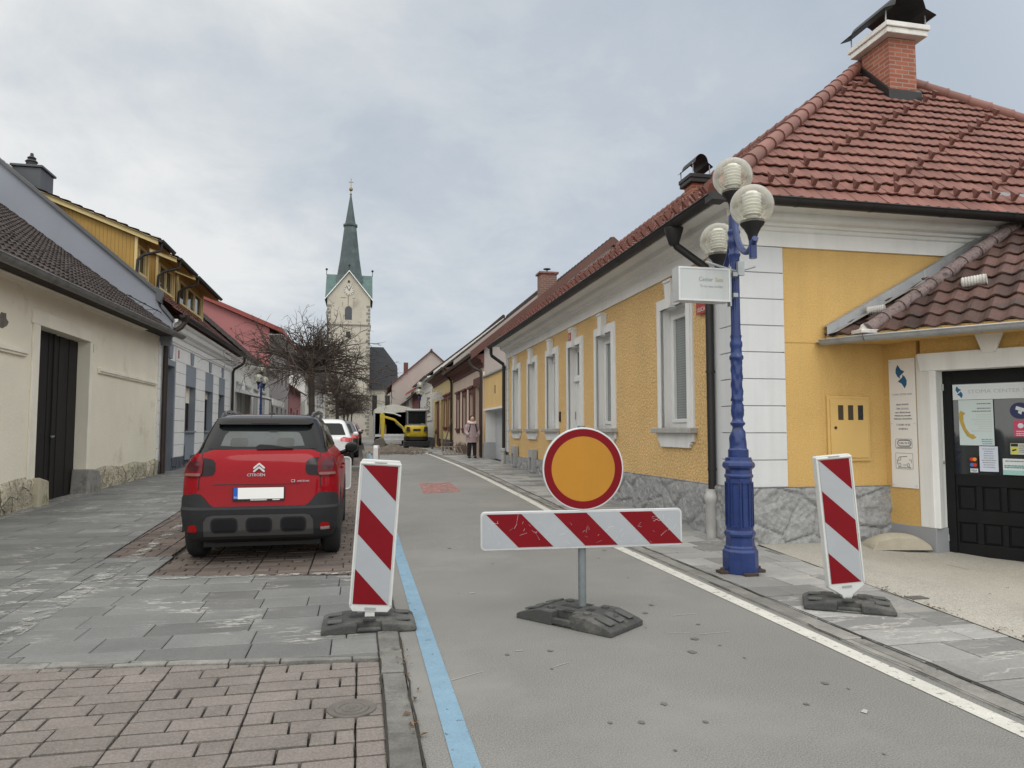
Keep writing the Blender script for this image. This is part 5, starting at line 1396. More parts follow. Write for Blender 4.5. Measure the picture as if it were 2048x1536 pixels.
    text('lettering', 'CITRO\u00cbN', .042, (-.15, y, .925), (1, 0, 0), (0, 0, 1), m_chrome, T, .003, sx=1.12)
    text('lettering', 'C3', .042, (.335, S.rear(.3, .85) - .006, .858), (1, 0, 0), (0, 0, 1), m_chrome, T, .003); text('lettering', 'AIRCROSS', .024, (.405, S.rear(.45, .85) - .006, .862), (1, 0, 0), (.0, 0, 1), m_chrome, T, .003, sx=1.25)
    # wiper
    mb = MB(); yy = lambda x, z: C.rear(x, z) - .03
    mb.prism([(-.06, 1.20), (.06, 1.205), (.34, 1.212), (.345, 1.222), (.10, 1.255), (-.03, 1.262), (-.07, 1.24)], 'y', yy(0, 1.23) - .012, yy(0, 1.23) + .012); mb.build('rear_wiper', m_black, T, bevel=.006)
    # roof rails, aerial, mirrors
    for sg in (-1, 1):
        mb = MB(); xs = lambda t: sg * (.525 + .05 * math.sin(math.pi * t))
        P = [(xs(0), .60, 1.545), (xs(.05), .68, 1.585), (xs(.15), .86, 1.618), (xs(.4), 1.3, 1.630), (xs(.7), 1.9, 1.618), (xs(.95), 2.25, 1.575), (xs(1), 2.35, 1.54)]
        mb.tube(P, [.022, .026, .028, .026, .026, .025, .018], 8); mb.build('roof_rail', roofp, T, smooth=True)
        mb = MB(); mb.prism([(.62, 1.54), (.82, 1.54), (.84, 1.61), (.70, 1.59)], 'x', sg * .53 - .012, sg * .53 + .012); mb.build('rail_foot', roofp, T, bevel=.004)
        mb = MB(); mb.tube([(sg * .80, 2.72, 1.08), (sg * .92, 2.70, 1.12)], .03, 8); mb.sphere((sg * .985, 2.66, 1.165), .1, 16, 10, 1.0, .75, .80); mm = mb.build('wing_mirror', roofp, T, smooth=True)
        mb = MB(); mb.poly([(sg * .985 + .078 * math.cos(k * .4488), 2.579, 1.165 + .055 * math.sin(k * .4488)) for k in range(14)]); mb.build('mirror_glass', m_carglass, mm)
    mb = MB(); mb.sphere((0.0, .95, 1.605), .04, 12, 8, 1, 1.6, .5); mb.tube([(0, .96, 1.615), (0, .78, 1.83)], [.006, .003], 5); mb.build('aerial', m_black, T, smooth=True)
    # wheel-arch cladding, sills, wheels, door handles
    for sg in (-1, 1):
        mb = MB()
        for yw in (.72, 3.32):
            n = 20; A = []
            for k in range(n + 1):
                a = math.pi * k / n; A.append([mb.p(sg * (.872 + o), yw + r * math.cos(a), .325 + r * math.sin(a)) for r, o in ((.375, -.01), (.378, .012), (.43, .012), (.445, -.01))])
            for p, q in zip(A, A[1:]):
                for i in range(3): mb.face((p[i], p[i + 1], q[i + 1], q[i]))
        mb.box(sg * .84, sg * .885, 1.08, 2.96, .22, .42); mb.build('arch_cladding', m_cladding, T, smooth=40)
        mb = MB()
        for yh in (1.25, 2.2): mb.tube([(sg * .875, yh - .09, .955), (sg * .893, yh - .06, .955), (sg * .893, yh + .06, .955), (sg * .875, yh + .09, .955)], .014, 6)
        mb.build('door_handle', paint, T, smooth=True)
        for yw in (.72, 3.32): wheel(T, sg * .775, yw, .325, .215, sg)
    mb = MB(); mb.box(-.66, .66, .35, 3.9, .15, .40); mb.box(-.68, .68, .60, .84, .13, .5); mb.build('underbody', m_black, T)
    for o in T.children: o.scale = (.925, 1, 1)
    return T


m_hrest = pm('headrest_behind_glass', (.045, .05, .05), .06, .3, 3, spec=.4)
m_blackgl = pm('dark_opening', (.009, .009, .012), .35, .1)
m_lampdark2 = pm('lamp_dark_red', (.05, .004, .008), .2, .15)
red_car()


def far_car(loc, label, paintcol, suv=True, s=1.0, roofcol=None, rz=0):
    T = thing('parked_car', label, 'car', loc, rz, 'cars parked further down the left side')
    paint = pm('car_paint_%d' % len(MATS), paintcol, .3, .05, 2, coat=1.0)
    S = Shape([(.22, .25, 4.1, .72, .3, 2.4), (.32, .06, 4.25, .85, .32, 2.5), (.50, .0, 4.32, .88, .34, 2.5), (.62, .03, 4.32, .885, .34, 2.5), (.82, .06, 4.25, .88, .33, 2.5), (.92, .10, 3.9, .86, .32, 2.5), (1.0, .15, 3.3, .83, .3, 2.4)])
    b = hull(S, [.22, .27, .32, .41, .50, .56, .62, .72, .82, .87, .92, .96, 1.0], 'body', paint, T)
    bool_cut(b, arches(None, (.78, 3.45), .33, .875))
    C = Shape([(.97, .13, 3.2, .83, .28, 2.5), (1.0, .16, 3.1, .81, .27, 2.5), (1.2, .34, 2.7, .74, .25, 2.5), (1.42, .52, 2.3, .64, .24, 2.5), (1.50, .62, 2.1, .58, .25, 2.4), (1.545, .85, 1.8, .46, .28, 2.3), (1.555, 1.1, 1.6, .36, .28, 2.3)])
    hull(C, [.97, 1.0, 1.1, 1.2, 1.3, 1.42, 1.46, 1.50, 1.525, 1.545, 1.555], 'cabin', paint, T)
    rpatch(C, [(-.66, 1.03), (.66, 1.03), (.53, 1.38), (.45, 1.41), (-.45, 1.41), (-.53, 1.38)], .008, 'rear_window', m_carglass, T, .08)
    for sg in (-1, 1):
        mb = MB()
        def P(y, z): return (sg * (C.row(z)[2] + .008), y, z)
        mb.poly([P(*q) for q in ((.75, 1.06), (1.6, 1.05), (1.6, 1.42), (1.0, 1.42))]); mb.poly([P(*q) for q in ((1.68, 1.05), (2.75, 1.04), (2.3, 1.40), (1.68, 1.42))]); mb.build('side_window', m_carglass, T)
        rpatch(S, [(sg * .50, .84), (sg * .86, .80), (sg * .86, .93), (sg * .60, .97), (sg * .50, .93)], .012, 'tail_lamp', pm('lamp_bright_red', (.45, .02, .03), .2, .3, 18, coat=.7), T, .05)
        for yw in (.78, 3.45): wheel(T, sg * .78, yw, .33, .215, sg)
        mb = MB(); mb.sphere((sg * .96, 2.75, 1.05), .1, 12, 8, 1, .7, .8); mb.build('wing_mirror', paint, T, smooth=True)
        mb = MB(); mb.tube([(sg * .56, .8, 1.50), (sg * .585, 1.1, 1.57), (sg * .585, 1.9, 1.57), (sg * .55, 2.2, 1.48)], .018, 6); mb.build('roof_rail', m_black, T, smooth=True)
    rpatch(S, [(-.85, .26), (.85, .26), (.87, .48), (-.87, .48)], .012, 'rear_bumper', m_cladding, T, .08)
    mb = MB(); y = S.rear(0, .7) - .012; mb.box(-.26, .26, y - .005, y + .02, .64, .75); mb.build('number_plate', m_plate, T)
    mb = MB(); mb.box(-.66, .66, .4, 4.0, .20, .40); mb.build('underbody', m_black, T)
    return T


far_car((-1.10, 23.4, gz(-1, 24)), 'white car with red tail lamps parked ahead of the red car', (.66, .67, .68))
far_car((-.92, 29.6, gz(-1, 30)), 'dark car parked just beyond the white car', (.016, .018, .02))
far_car((-.95, 44.0, gz(-1, 44)), 'small pale grey car parked far down the row of bare trees', (.42, .43, .45))
far_car((-.75, 52.0, gz(-1, 52)), 'dark red car, farthest of the parked cars, under the bare trees', (.11, .012, .016))
# ---------------------------------------------------------------- houses on the left
m_cream = pm('cream_plaster', (.80, .755, .625), .9, .07, .7, .008, 18, grain=.05, gs=60, dirt=(.56, .50, .38, .6), ds=1.0, dthr=.57)
m_cream2 = pm('cream_trim', (.80, .76, .65), .85, .10, 1.5, .004, 40)
m_creamstone = pm('cream_rubble', (.46, .42, .32), .9, .22, 5, .09, 8, grain=.35, gs=22, cell=(2.2, .008, (.36, .33, .25)), dirt=(.12, .11, .05, .8), ds=2.6, dthr=.56)
m_bluegrey = pm('blue_grey_plaster', (.215, .245, .285), .85, .08, 1.2, .003, 40)
m_gable = pm('pale_blue_gable', (.26, .28, .32), .9, .07, .7, .004, 30, dirt=(.32, .345, .385, .5), ds=.9, dthr=.60)
m_yboard = pm('yellow_boards', (.37, .225, .055), .65, .12, 2, wave=(3.0, .35))
m_yplain = pm('pale_yellow_board', (.58, .46, .22), .65, .08, 2)
m_redbrown = pm('red_brown_tile', (.13, .052, .04), .8, .25, 3, .003, 60, tint=.35, dirt=(.06, .045, .04, .6), ds=4)
LX, LY, LR = -5.694, 17.457, R(.5)


def left_cream():
    T = thing('cream_house', 'old cream plastered house with tall black timber gate and rough rubble stone plinth', 'house', (LX, LY, 0), LR)
    s0, s1 = -13.5, 4.98
    mb = MB(); facade(mb, s0, s1, .5, 4.16, [(-3.28, -.78, .0, 3.30), ], 0, -.22); mb.box(-9.5, -.02, s0, s0 + .02, 0, 4.1); mb.box(-9.5, -.45, s1 - .3, s1 - .02, 0, 4.1)
    mb.build('street_wall', m_cream, T)
    mb = MB()
    def rough(a, b, n):
        def fn(u, v):
            s = a + (b - a) * u; z = -.2 + (.57 + .03 * math.sin(s * 3) + .2) * v; d = .05 + .06 * (noise.noise(Vector((s * 2.4, z * 2.6, 1.1))) + .5 * noise.noise(Vector((s * 6, z * 6, 2.7))))
            if v >= .999: d = .0
            return (max(.0, d), s, z)
        mb.grid(fn, n, 9)
    rough(s0, -3.30, 120); rough(-.76, s1 - .05, 70)
    mb.build('stone_plinth', m_creamstone, T, smooth=60)
    mb = MB()
    mb.box(0, .035, -3.55, -3.28, .55, 3.30); mb.box(0, .035, -.78, -.62, .55, 3.30); mb.box(0, .04, -3.60, -.60, 3.30, 3.56); mb.build('gate_surround', m_cream2, T, bevel=.008)
    mb = MB()
    for k in range(10):
        a = -3.28 + k * .25; mb.box(-.24 - (.02 if k % 2 else 0), -.20 - (.012 if k % 2 else 0), a + .004, a + .246, .02, 3.29)
    mb.box(-.21, -.17, -2.10, -2.02, .02, 3.29); mb.box(-.28, -.25, -3.28, -.78, 0, 3.3)
    g = mb.build('timber_gate', m_gateblack, T, bevel=.006)
    mb = MB(); mb.tube([(-.17, -2.12, 1.30), (-.11, -2.12, 1.30), (-.11, -2.24, 1.28)], .014, 6); mb.build('handle', m_steel, g)
    mb = MB(); mb.box(-.02, .02, -.60, -.56, 3.1, 3.28); mb.build('meter_plate', m_dark, T)
    mb = MB(); mb.box(0, .075, -13.5, -3.80, 2.72, 2.80); mb.box(0, .05, -13.5, -3.80, 2.68, 2.72); mb.box(0, .075, -.22, 4.46, 2.72, 2.80); mb.box(0, .05, -.22, 4.46, 2.68, 2.72); mb.build('string_course', m_cream2, T, bevel=.008)
    mb = MB(); sweep(mb, [(0, 0), (.03, .0), (.05, .05), (.10, .07), (.11, .13), (0, .13)], [(0, -13.5, 1, 0), (0, -4.1, 1, 0)])
    mb.v = []; mb.f = []; mb.mi = []; mb.tint = []
    for a, b, za, zb in ((-13.5, 3.14, 3.68, 4.05), ):
        A = []; B = []
        for o, z in ((0, 0), (.03, 0), (.05, .05), (.12, .06), (.12, .13), (0, .14)): A.append(mb.p(o, a, za + z)); B.append(mb.p(o, b, zb + z))
        for i in range(6): mb.face((A[i], A[(i + 1) % 6], B[(i + 1) % 6], B[i]))
        mb.face(B)
    mb.build('cornice', m_cream2, T)
    mb = MB(); z = .55
    while z < 3.95: mb.box(-.1, .03, 4.70, 4.975, z, z + .33); z += .345
    mb.build('quoins', m_white, T, bevel=.006)
    # corner guards
    mb = MB(); mb.prism([(-3.42, -.1), (-2.92, -.1), (-2.98, .50), (-3.36, .58)], 'x', -.2, .16); mb.build('guard_stone', pm('mossy_sandstone', (.42, .385, .29), .9, .14, 4, .006, 40, dirt=(.13, .14, .035, .9), ds=2.5, dthr=.50), T, bevel=.03)
    mb = MB(); mb.prism([(-1.02, -.1), (-.10, -.1), (-.18, .40), (-.30, .56), (-.92, .60)], 'x', -.2, .14); mb.build('guard_stone', pm('grey_concrete', (.25, .245, .225), .9, .2, 4, .008, 30, dirt=(.13, .125, .11, .7), ds=5, dthr=.5), T, bevel=.03)
    # bare patch in the plaster by the left edge of the view
    mb = MB(); rnd = random.Random(2); mb.poly([(.004, -4.62 + .16 * math.cos(k * .52) * rnd.uniform(.7, 1.2), 3.18 + .15 * math.sin(k * .52) * rnd.uniform(.7, 1.2)) for k in range(12)]); mb.build('bare_patch', pm('old_mortar', (.16, .145, .125), .95, .3, 12, .01, 40), T)
    # roof
    ze = lambda s: 4.06 + .022 * s
    mb = MB(); ud = Vector((0, 1, .022)); vd = Vector((-6.0, 0, 4.5)); L_ = vd.length
    tile_roof(mb, (.50, 0, ze(0) + .03), ud, vd, [(s0, -.05), (s1 + .0, -.05), (s1 + .0, L_), (s0, L_)], .22, .30, .035, .03, 4, 1.0, seed=31)
    mb.face([mb.p(.5, s0, ze(s0)), mb.p(.5, s1, ze(s1)), mb.p(-.1, s1, ze(s1) - .02), mb.p(-.1, s0, ze(s0) - .02)])
    mb.face([mb.p(-5.5, s0, 8.3), mb.p(-5.5, s1, 8.5), mb.p(-10.5, s1, 4.5), mb.p(-10.5, s0, 4.3)])
    rf = mb.build('roof', m_tilebrown, T, recalc=False)
    mb = MB(); ridge_caps(mb, (-5.5, s0, 8.27), (-5.5, s1, 8.66), .12); mb.build('ridge_tiles', m_tilebrown, rf, smooth=True)
    vn = vd.normalized(); mb = MB(); nn = Vector((4.5, 0, 6.0)).normalized()
    for k in range(14):
        p = Vector((.5, -12 + k * 1.25, ze(-12 + k * 1.25) + .03)) + vn * .75
        mb.tube([p, p + nn * .26, p + vn * .32], .010, 5); mb.tube([p + nn * .25, p + nn * .25 + Vector((0, .1, 0))], .01, 5)
    mb.tube([Vector((.5, 1.6, ze(1.6))) + vn * .8 + nn * .25, Vector((.5, 4.8, ze(4.8))) + vn * .8 + nn * .25], .014, 5)
    mb.build('snow_guard', m_dark, rf)
    mb = MB(); half_gutter(mb, (.60, s0, ze(s0)), (.60, s1 - .1, ze(s1)), .095, (1, 0)); mb.build('gutter', m_zincdark, T, smooth=True)
    return T


m_gateblack = pm('weathered_gate', (.011, .0095, .009), .75, .3, 2, .002, 80, vstretch=(6, 6, .6), grain=.3, gs=30)
m_zincdark = pm('dark_zinc', (.20, .20, .195), .5, .2, 4, metal=.3, streak=.25, dirt=(.09, .08, .07, .5), ds=5)
left_cream()


def left_white():
    T = thing('white_house', 'white house with blue-grey window panels, pale blue gable wall and yellow boarded roof dormers', 'house', (LX, LY, 0), LR)
    a, b = 5.0, 17.2; g = .12
    P = [(8.15, 9.75), (11.35, 12.95), (14.15, 15.60)]; D = (5.42, 6.55)
    holes = [(p + .08, q - .02, 1.38, 2.92) for p, q in P] + [(D[0], D[1], .12, 3.40)]
    mb = MB(); facade(mb, a, b, 0, 4.45, holes, 0, -.22, 0, 1); mb.box(-11, -.03, b - .02, b, 0, 4.4); mb.build('street_wall', [m_white, m_bluegrey], T)
    mb = MB()
    for p, q in P:
        facade(mb, p, q, .55, 3.64, [(p + .08, q - .02, 1.38, 2.92)], .012, -.02); m = (p + q) / 2
        mb.prism([(m - .16, 3.66), (m + .16, 3.66), (m + .24, 4.06), (m - .24, 4.06)], 'x', 0, .06)
    mb.box(0, .03, D[1], D[1] + .16, .12, 3.58); mb.box(0, .03, D[0] - .16, D[0], .12, 3.58); mb.box(0, .03, D[0], D[1], 3.40, 3.58); m = (D[0] + D[1]) / 2; mb.prism([(m - .16, 3.62), (m + .16, 3.62), (m + .24, 4.06), (m - .24, 4.06)], 'x', 0, .06)
    mb.build('wall_panel', m_bluegrey, T, bevel=.004)
    mb = MB(); z = .56; piers = [(6.72, 8.13), (9.77, 11.33), (12.97, 14.13), (15.62, 16.95)]
    while z < 3.6:
        t = min(z + .375, 3.62)
        for p, q in piers: mb.box(0, .026, p, q, z, t)
        z += .388
    mb.build('rusticated_blocks', m_white, T, bevel=.006); mb = MB()
    for p, q in piers: mb.box(-.05, .008, p + .003, q - .003, .57, 3.62)
    mb.build('block_joints', pm('block_joint_grey', (.20, .21, .22), .85, .1), T); mb = MB()
    top = [6.72, 8.7, 9.2, 10.6, 11.9, 12.4, 13.6, 14.6, 15.1, 16.95]
    for p, q in zip(top, top[1:]): mb.box(0, .026, p + .006, q - .006, 3.63, 4.06)
    mb.build('frieze_blocks', m_white, T, bevel=.006)
    for i, (p, q) in enumerate(P):
        mb = MB(); X = -.2
        for (c, d, e, f) in ((p + .08, q - .02, 1.38, 1.45), (p + .08, q - .02, 2.85, 2.92), (p + .08, p + .15, 1.45, 2.85), (q - .09, q - .02, 1.45, 2.85), ((p + q) / 2 - .03, (p + q) / 2 + .04, 1.45, 2.85)): mb.box(X - .05, X, c, d, e, f)
        w = mb.build('window', m_brownwin, T); mb = MB(); mb.poly([(X - .03, p, 1.4), (X - .03, q, 1.4), (X - .03, q, 2.9), (X - .03, p, 2.9)]); mb.build('pane', m_glass, w)
        mb = MB(); zb = (2.32, 2.62, 2.72)[i]
        for k in range(int((2.9 - zb) / .045)): mb.box(X, X + .02, p + .1, q - .04, 2.9 - k * .045 - .04, 2.9 - k * .045)
        mb.build('roller_blind', m_cream2, w)
        mb = MB(); mb.box(-.2, .07, p + .03, q + .02, 1.33, 1.385); mb.build('sill', m_bluegrey, w, bevel=.006)
    mb = MB(); mb.box(-.22, -.18, D[0], D[1], .1, 3.4); mb.box(-.19, -.16, D[0] + .1, D[1] - .1, .3, 1.2); mb.box(-.19, -.16, D[0] + .1, D[1] - .1, 1.4, 2.6); mb.build('front_door', m_brownwin, T, bevel=.01)
    mb = MB()
    def fn(u, v):
        s = 6.5 + (b - 6.5) * u; z = -.1 + .64 * v; return (.04 + .03 * noise.noise(Vector((s * 3, z * 3, 5))) * (v < 1), s, z)
    mb.grid(fn, 80, 5); mb.box(-.1, .05, a, 5.4, -.1, .5); mb.poly([(.04, 6.5, .54), (.04, b, .54), (0, b, .54), (0, 6.5, .54)]); mb.build('plinth', m_dkstone, T, smooth=60)
    mb = MB(); mb.box(.05, .09, 8.1, 8.75, .42, .92); mb.build('cellar_vent', m_bluegrey, T, bevel=.01)
    mb = MB(); sweep(mb, [(0, 4.08), (.04, 4.08), (.05, 4.13), (.08, 4.15), (.08, 4.30), (.14, 4.33), (.18, 4.40), (.30, 4.46), (.34, 4.58), (.42, 4.62), (.44, 4.70), (0, 4.70)], [(0, a, 1, 0), (0, b, 1, 0)]); mb.build('cornice', m_white, T, smooth=25)
    # gable wall with parapet
    zl = lambda x: 5.42 + .85 * (-.14 - x)
    mb = MB(); mb.prism([(.30, 3.9), (.30, 4.62), (-.06, 5.02), (-.12, zl(-.14) + .0), (-5.6, zl(-5.6)), (-11.1, zl(-5.6) - 5.5 * .85), (-11.1, 0), (-.6, 0), (-.6, 3.9)], 'y', 4.80, 5.02); mb.build('gable_wall', m_gable, T)
    mb = MB()
    def cap(x0, z0, x1, z1, t=.13): mb.prism([(x0, z0), (x1, z1), (x1, z1 + t), (x0, z0 + t)], 'y', 4.70, 5.10)
    cap(-.10, zl(-.14) - .03, -5.6, zl(-5.6)); cap(-5.6, zl(-5.6), -11.2, zl(-5.6) - 5.6 * .85); mb.prism([(-.12, 5.20), (.0, 5.12), (.0, 5.52), (-.12, 5.60)], 'y', 4.70, 5.10); mb.prism([(.02, 4.98), (.34, 4.60), (.34, 4.70), (.02, 5.10)], 'y', 4.72, 5.08); mb.build('parapet_cap', m_capgrey, T, bevel=.01)
    # roof
    mb = MB(); vd = Vector((-6.1, 0, 6.1 * .85)); ze = 4.86
    tile_roof(mb, (.50, 0, ze), (0, 1, 0), vd, [(5.0, 0), (b, 0), (b, vd.length), (5.0, vd.length)], .30, .33, .02, .04, 4, seed=33)
    mb.face([mb.p(-5.6, 5, zl(-5.6) - .12), mb.p(-5.6, b, zl(-5.6) - .12), mb.p(-11.2, b, 5), mb.p(-11.2, 5, 5)]); mb.face([mb.p(.5, 5, ze - .03), mb.p(.5, b, ze - .03), mb.p(0, b, 4.7), mb.p(0, 5, 4.7)])
    mb.face([mb.p(.4, b, 4.7), mb.p(-5.6, b, 9.9), mb.p(-11.1, b, 4.7)])
    rf = mb.build('roof', m_redbrown, T, recalc=False)
    mb = MB(); half_gutter(mb, (.58, 4.9, 4.82), (.58, b + .1, 4.86), .09, (1, 0)); mb.build('gutter', m_dark, T, smooth=True)
    # dormers
    for i, (p, q) in enumerate(((5.05, 6.45), (7.35, 9.75), (10.15, 14.7))):
        fx = -.80; top = lambda x: 7.06 + .39 * (-.18 - x); base = lambda x: zl(x) - .12
        xm = -3.75
        mb = MB(); mb.cur = 0
        for yy in (p + .12, q - .12):
            mb.poly([(fx, yy, base(fx)), (fx, yy, top(fx) - .06), (xm, yy, top(xm) - .05), ], 0)
        w0, w1 = (p + .12 + .25, q - .12 - .25)
        h0, h1 = base(fx) + .28, top(fx) - .42
        facade(mb, p + .12, q - .12, base(fx), top(fx) - .06, [(w0, w1, h0, h1)], fx, -.08)
        dm = mb.build('dormer', m_yboard, T)
        mb = MB()
        for yy in (p + .11, q - .11): mb.box(fx - .04, fx + .035, yy - .05, yy + .05, base(fx), top(fx) - .05)
        mb.box(fx, fx + .03, w0 - .07, w1 + .07, h1, h1 + .07); mb.box(fx, fx + .05, w0 - .07, w1 + .07, h0 - .07, h0)
        n = 1 + i
        for k in range(n + 1): yy = w0 + (w1 - w0) * k / n; mb.box(fx - .05, fx + .02, yy - .04, yy + .04, h0, h1)
        for yy in (p - .02, q + .02): mb.prism([(-.18, top(-.18) - .16), (xm, top(xm) - .16), (xm, top(xm)), (-.18, top(-.18))], 'y', yy - .02, yy + .02)
        mb.build('dormer_frame', m_yplain, dm)
        mb = MB(); mb.poly([(fx - .06, w0, h0), (fx - .06, w1, h0), (fx - .06, w1, h1), (fx - .06, w0, h1)]); mb.build('pane', m_glass, dm)
        mb = MB(); mb.poly([(-.18, p, top(-.18) - .10), (-.18, q, top(-.18) - .10), (-1.2, q, top(-1.2) - .10), (-1.2, p, top(-1.2) - .10)]); mb.build('soffit', m_yboard, dm)
        mb = MB(); vd2 = Vector((-3.57, 0, 3.57 * .39)); tile_roof(mb, (-.14, 0, top(-.18) + .0), (0, 1, 0), vd2, [(p - .1, 0), (q + .1, 0), (q + .1, vd2.length), (p - .1, vd2.length)], .30, .33, .02, .04, 4, seed=40 + i); mb.build('dormer_roof', m_redbrown, dm, recalc=False)
        mb = MB(); half_gutter(mb, (-.10, p - .1, 7.04), (-.10, q + .1, 7.04), .07, (1, 0)); mb.tube([(-.12, p + .12, 6.98), (-.14, p + .12, 6.75), (-.60, p + .1, 6.60), (-.74, p + .06, 6.45), (-.76, p + .06, 6.0)], .045, 8); mb.build('dormer_gutter', m_dark, dm, smooth=True)
    # chimney behind the gable
    mb = MB(); mb.box(-4.18, -3.45, 5.25, 6.15, 7.6, 9.05); mb.box(-4.24, -3.39, 5.19, 6.21, 9.052, 9.12); ch = mb.build('chimney', pm('grey_cladding', (.07, .075, .085), .55, .1, 3), T, bevel=.01)
    mb = MB(); mb.lathe([(.14, 0), (.14, .16), (.17, .18), (.10, .26), (.12, .30), (.05, .36), (.04, .44), (.0, .46)], 12, (-3.82, 5.55, 9.12), cap=False); mb.build('flue', m_dark, ch, smooth=True)
    # downpipes at both ends
    mb = MB(); mb.tube([(.58, 5.18, 4.76), (.58, 5.18, 4.62), (.50, 5.16, 4.48), (.16, 5.13, 4.25), (.10, 5.12, 4.1), (.10, 5.12, .05)], .075, 12); mb.lathe([(.078, 0), (.16, .12), (.16, .2)], 12, (.58, 5.18, 4.64)); mb.build('downpipe', m_brownmetal, T, smooth=True)
    mb = MB(); mb.tube([(.58, b, 4.78), (.58, b, 4.60), (.50, b, 4.45), (.14, b + .02, 4.22), (.09, b + .02, 4.05), (.09, b + .02, .05)], .06, 10); mb.build('downpipe', m_dark, T, smooth=True)
    mb = MB(); mb.box(.03, .04, 6.95, 7.1, 3.72, 3.98); mb.build('house_number', pm('number_plate_pink', (.45, .14, .14), .5, .1), T)
    return T


m_dkstone = pm('dark_plinth_stone', (.085, .095, .115), .85, .2, 3, .03, 10, cell=(2.2, .02, (.05, .055, .06)))
m_capgrey = pm('grey_sheet_cap', (.085, .09, .095), .5, .12, 3)
left_white()


def row_house(name, label, org, rz, sg, length, z_eave, depth, pitch, wall, roof, plinth=None, windows=(), wmat=None, surround=None, doors=(), zb=0.0, cornice=None, gable=None, eave_out=.5, overs=.0, group=None, ridge_mat=None, sills=True, tiles=False, dmat=None):
    """a terraced house: street wall with recessed windows, plinth, moulded eave and pitched roof with plain gables"""
    T = thing(name, label, 'house', org, rz, group)
    X = lambda v: v * sg
    holes = [(a, b, c, d) for a, b, c, d in windows] + [(a, b, c, d) for a, b, c, d in doors]
    mb = MB(); facade(mb, 0, length, zb - .3, z_eave, holes, 0, X(.2), 0); mb.build('street_wall', wall, T)
    mb = MB(); h = depth / 2 * math.tan(R(pitch))
    for y in (0.0, length): mb.poly([(0, y, zb - .3), (X(depth), y, zb - .3), (X(depth), y, z_eave), (X(depth / 2), y, z_eave + h), (0, y, z_eave)])
    mb.poly([(X(depth), 0, zb - .3), (X(depth), length, zb - .3), (X(depth), length, z_eave), (X(depth), 0, z_eave)]); mb.build('gable_wall', gable or wall, T)
    mb = MB(); e = eave_out; t = math.tan(R(pitch)); o = overs; k = .14
    if tiles:
        vd = Vector((X(depth / 2 + e), 0, h + e * t))
        tile_roof(mb, (X(-e), 0, z_eave - e * t + .12), (0, 1, 0), vd, [(-o, 0), (length + o, 0), (length + o, vd.length), (-o, vd.length)], .3, .33, .025, .04, 4, seed=len(name))
    mb.prism([(X(-e), z_eave - e * t), (X(depth / 2), z_eave + h), (X(depth + e), z_eave - e * t), (X(depth + e), z_eave - e * t + k * .7), (X(depth / 2), z_eave + h + k), (X(-e), z_eave - e * t + (k if not tiles else .08))], 'y', -o, length + o)
    rf = mb.build('roof', roof, T)
    mb = MB(); ridge_caps(mb, (X(depth / 2), -o, z_eave + h + k), (X(depth / 2), length + o, z_eave + h + k), .11, .5); mb.build('ridge_tiles', ridge_mat or roof, rf, smooth=True)
    if cornice:
        q = e * t
        mb = MB(); sweep(mb, [(0, z_eave - q - .42), (.05, z_eave - q - .42), (.06, z_eave - q - .28), (.12, z_eave - q - .25), (.14, z_eave - q - .14), (.30, z_eave - q - .08), (e - .06, z_eave - q - .03), (e - .06, z_eave - q + .03), (0, z_eave - q + .10)], [(0, 0, X(-1), 0), (0, length, X(-1), 0)]); mb.build('cornice', cornice, T)
    mb = MB(); half_gutter(mb, (X(-e - .06), -o, z_eave - e * t + .06), (X(-e - .06), length + o, z_eave - e * t + .06), .075, (X(-1), 0)); mb.build('gutter', m_brownmetal, T, smooth=True)
    if plinth:
        mb = MB(); cuts = sorted([(a, b) for a, b, c, d in doors]); y = 0
        for a, b in cuts + [(length, length)]:
            if a > y: mb.box(X(-.05), X(.05), y, a, zb - .3, zb + .55)
            y = b
        mb.build('plinth', plinth, T, bevel=.01)
    for a, b, c, d in windows:
        mb = MB(); x = .16
        for (p, q, r, s_) in ((a, b, c, c + .07), (a, b, d - .07, d), (a, a + .07, c + .07, d - .07), (b - .07, b, c + .07, d - .07), (a + .07, b - .07, (c + d * 2) / 3 - .03, (c + d * 2) / 3 + .03), ((a + b) / 2 - .03, (a + b) / 2 + .03, c + .07, d - .07)): mb.box(X(x), X(x + .04), p, q, r, s_)
        w = mb.build('window', wmat or m_trim, T); mb = MB(); mb.poly([(X(.19), a, c), (X(.19), b, c), (X(.19), b, d), (X(.19), a, d)]); mb.build('pane', m_glass, w)
        if surround:
            mb = MB(); f = .14
            mb.box(X(-.04), X(.0), a - f, a, c, d); mb.box(X(-.04), X(0), b, b + f, c, d); mb.box(X(-.05), X(0), a - f, b + f, d, d + .2); mb.prism([(a - f - .06, d + .2), (b + f + .06, d + .2), (b + f + .12, d + .3), (a - f - .12, d + .3)], 'x', *sorted((X(-.12), 0)))
            mb.build('surround', surround, w)
        if sills:
            mb = MB(); mb.box(X(-.10), X(.16), a - .16, b + .16, c - .08, c); mb.box(X(-.06), X(0), a - .08, b + .08, c - .22, c - .08); mb.build('sill', surround or m_greystone, w)
    for a, b, c, d in doors:
        mb = MB(); mb.box(X(.16), X(.2), a, b, c, d)
        for z0, z1 in ((c + .15, c + (d - c) * .4), (c + (d - c) * .46, d - .25)): mb.box(X(.13), X(.16), a + .14, b - .14, z0, z1)
        mb.build('door', dmat or wmat or m_brownwin, T, bevel=.01)
    return T


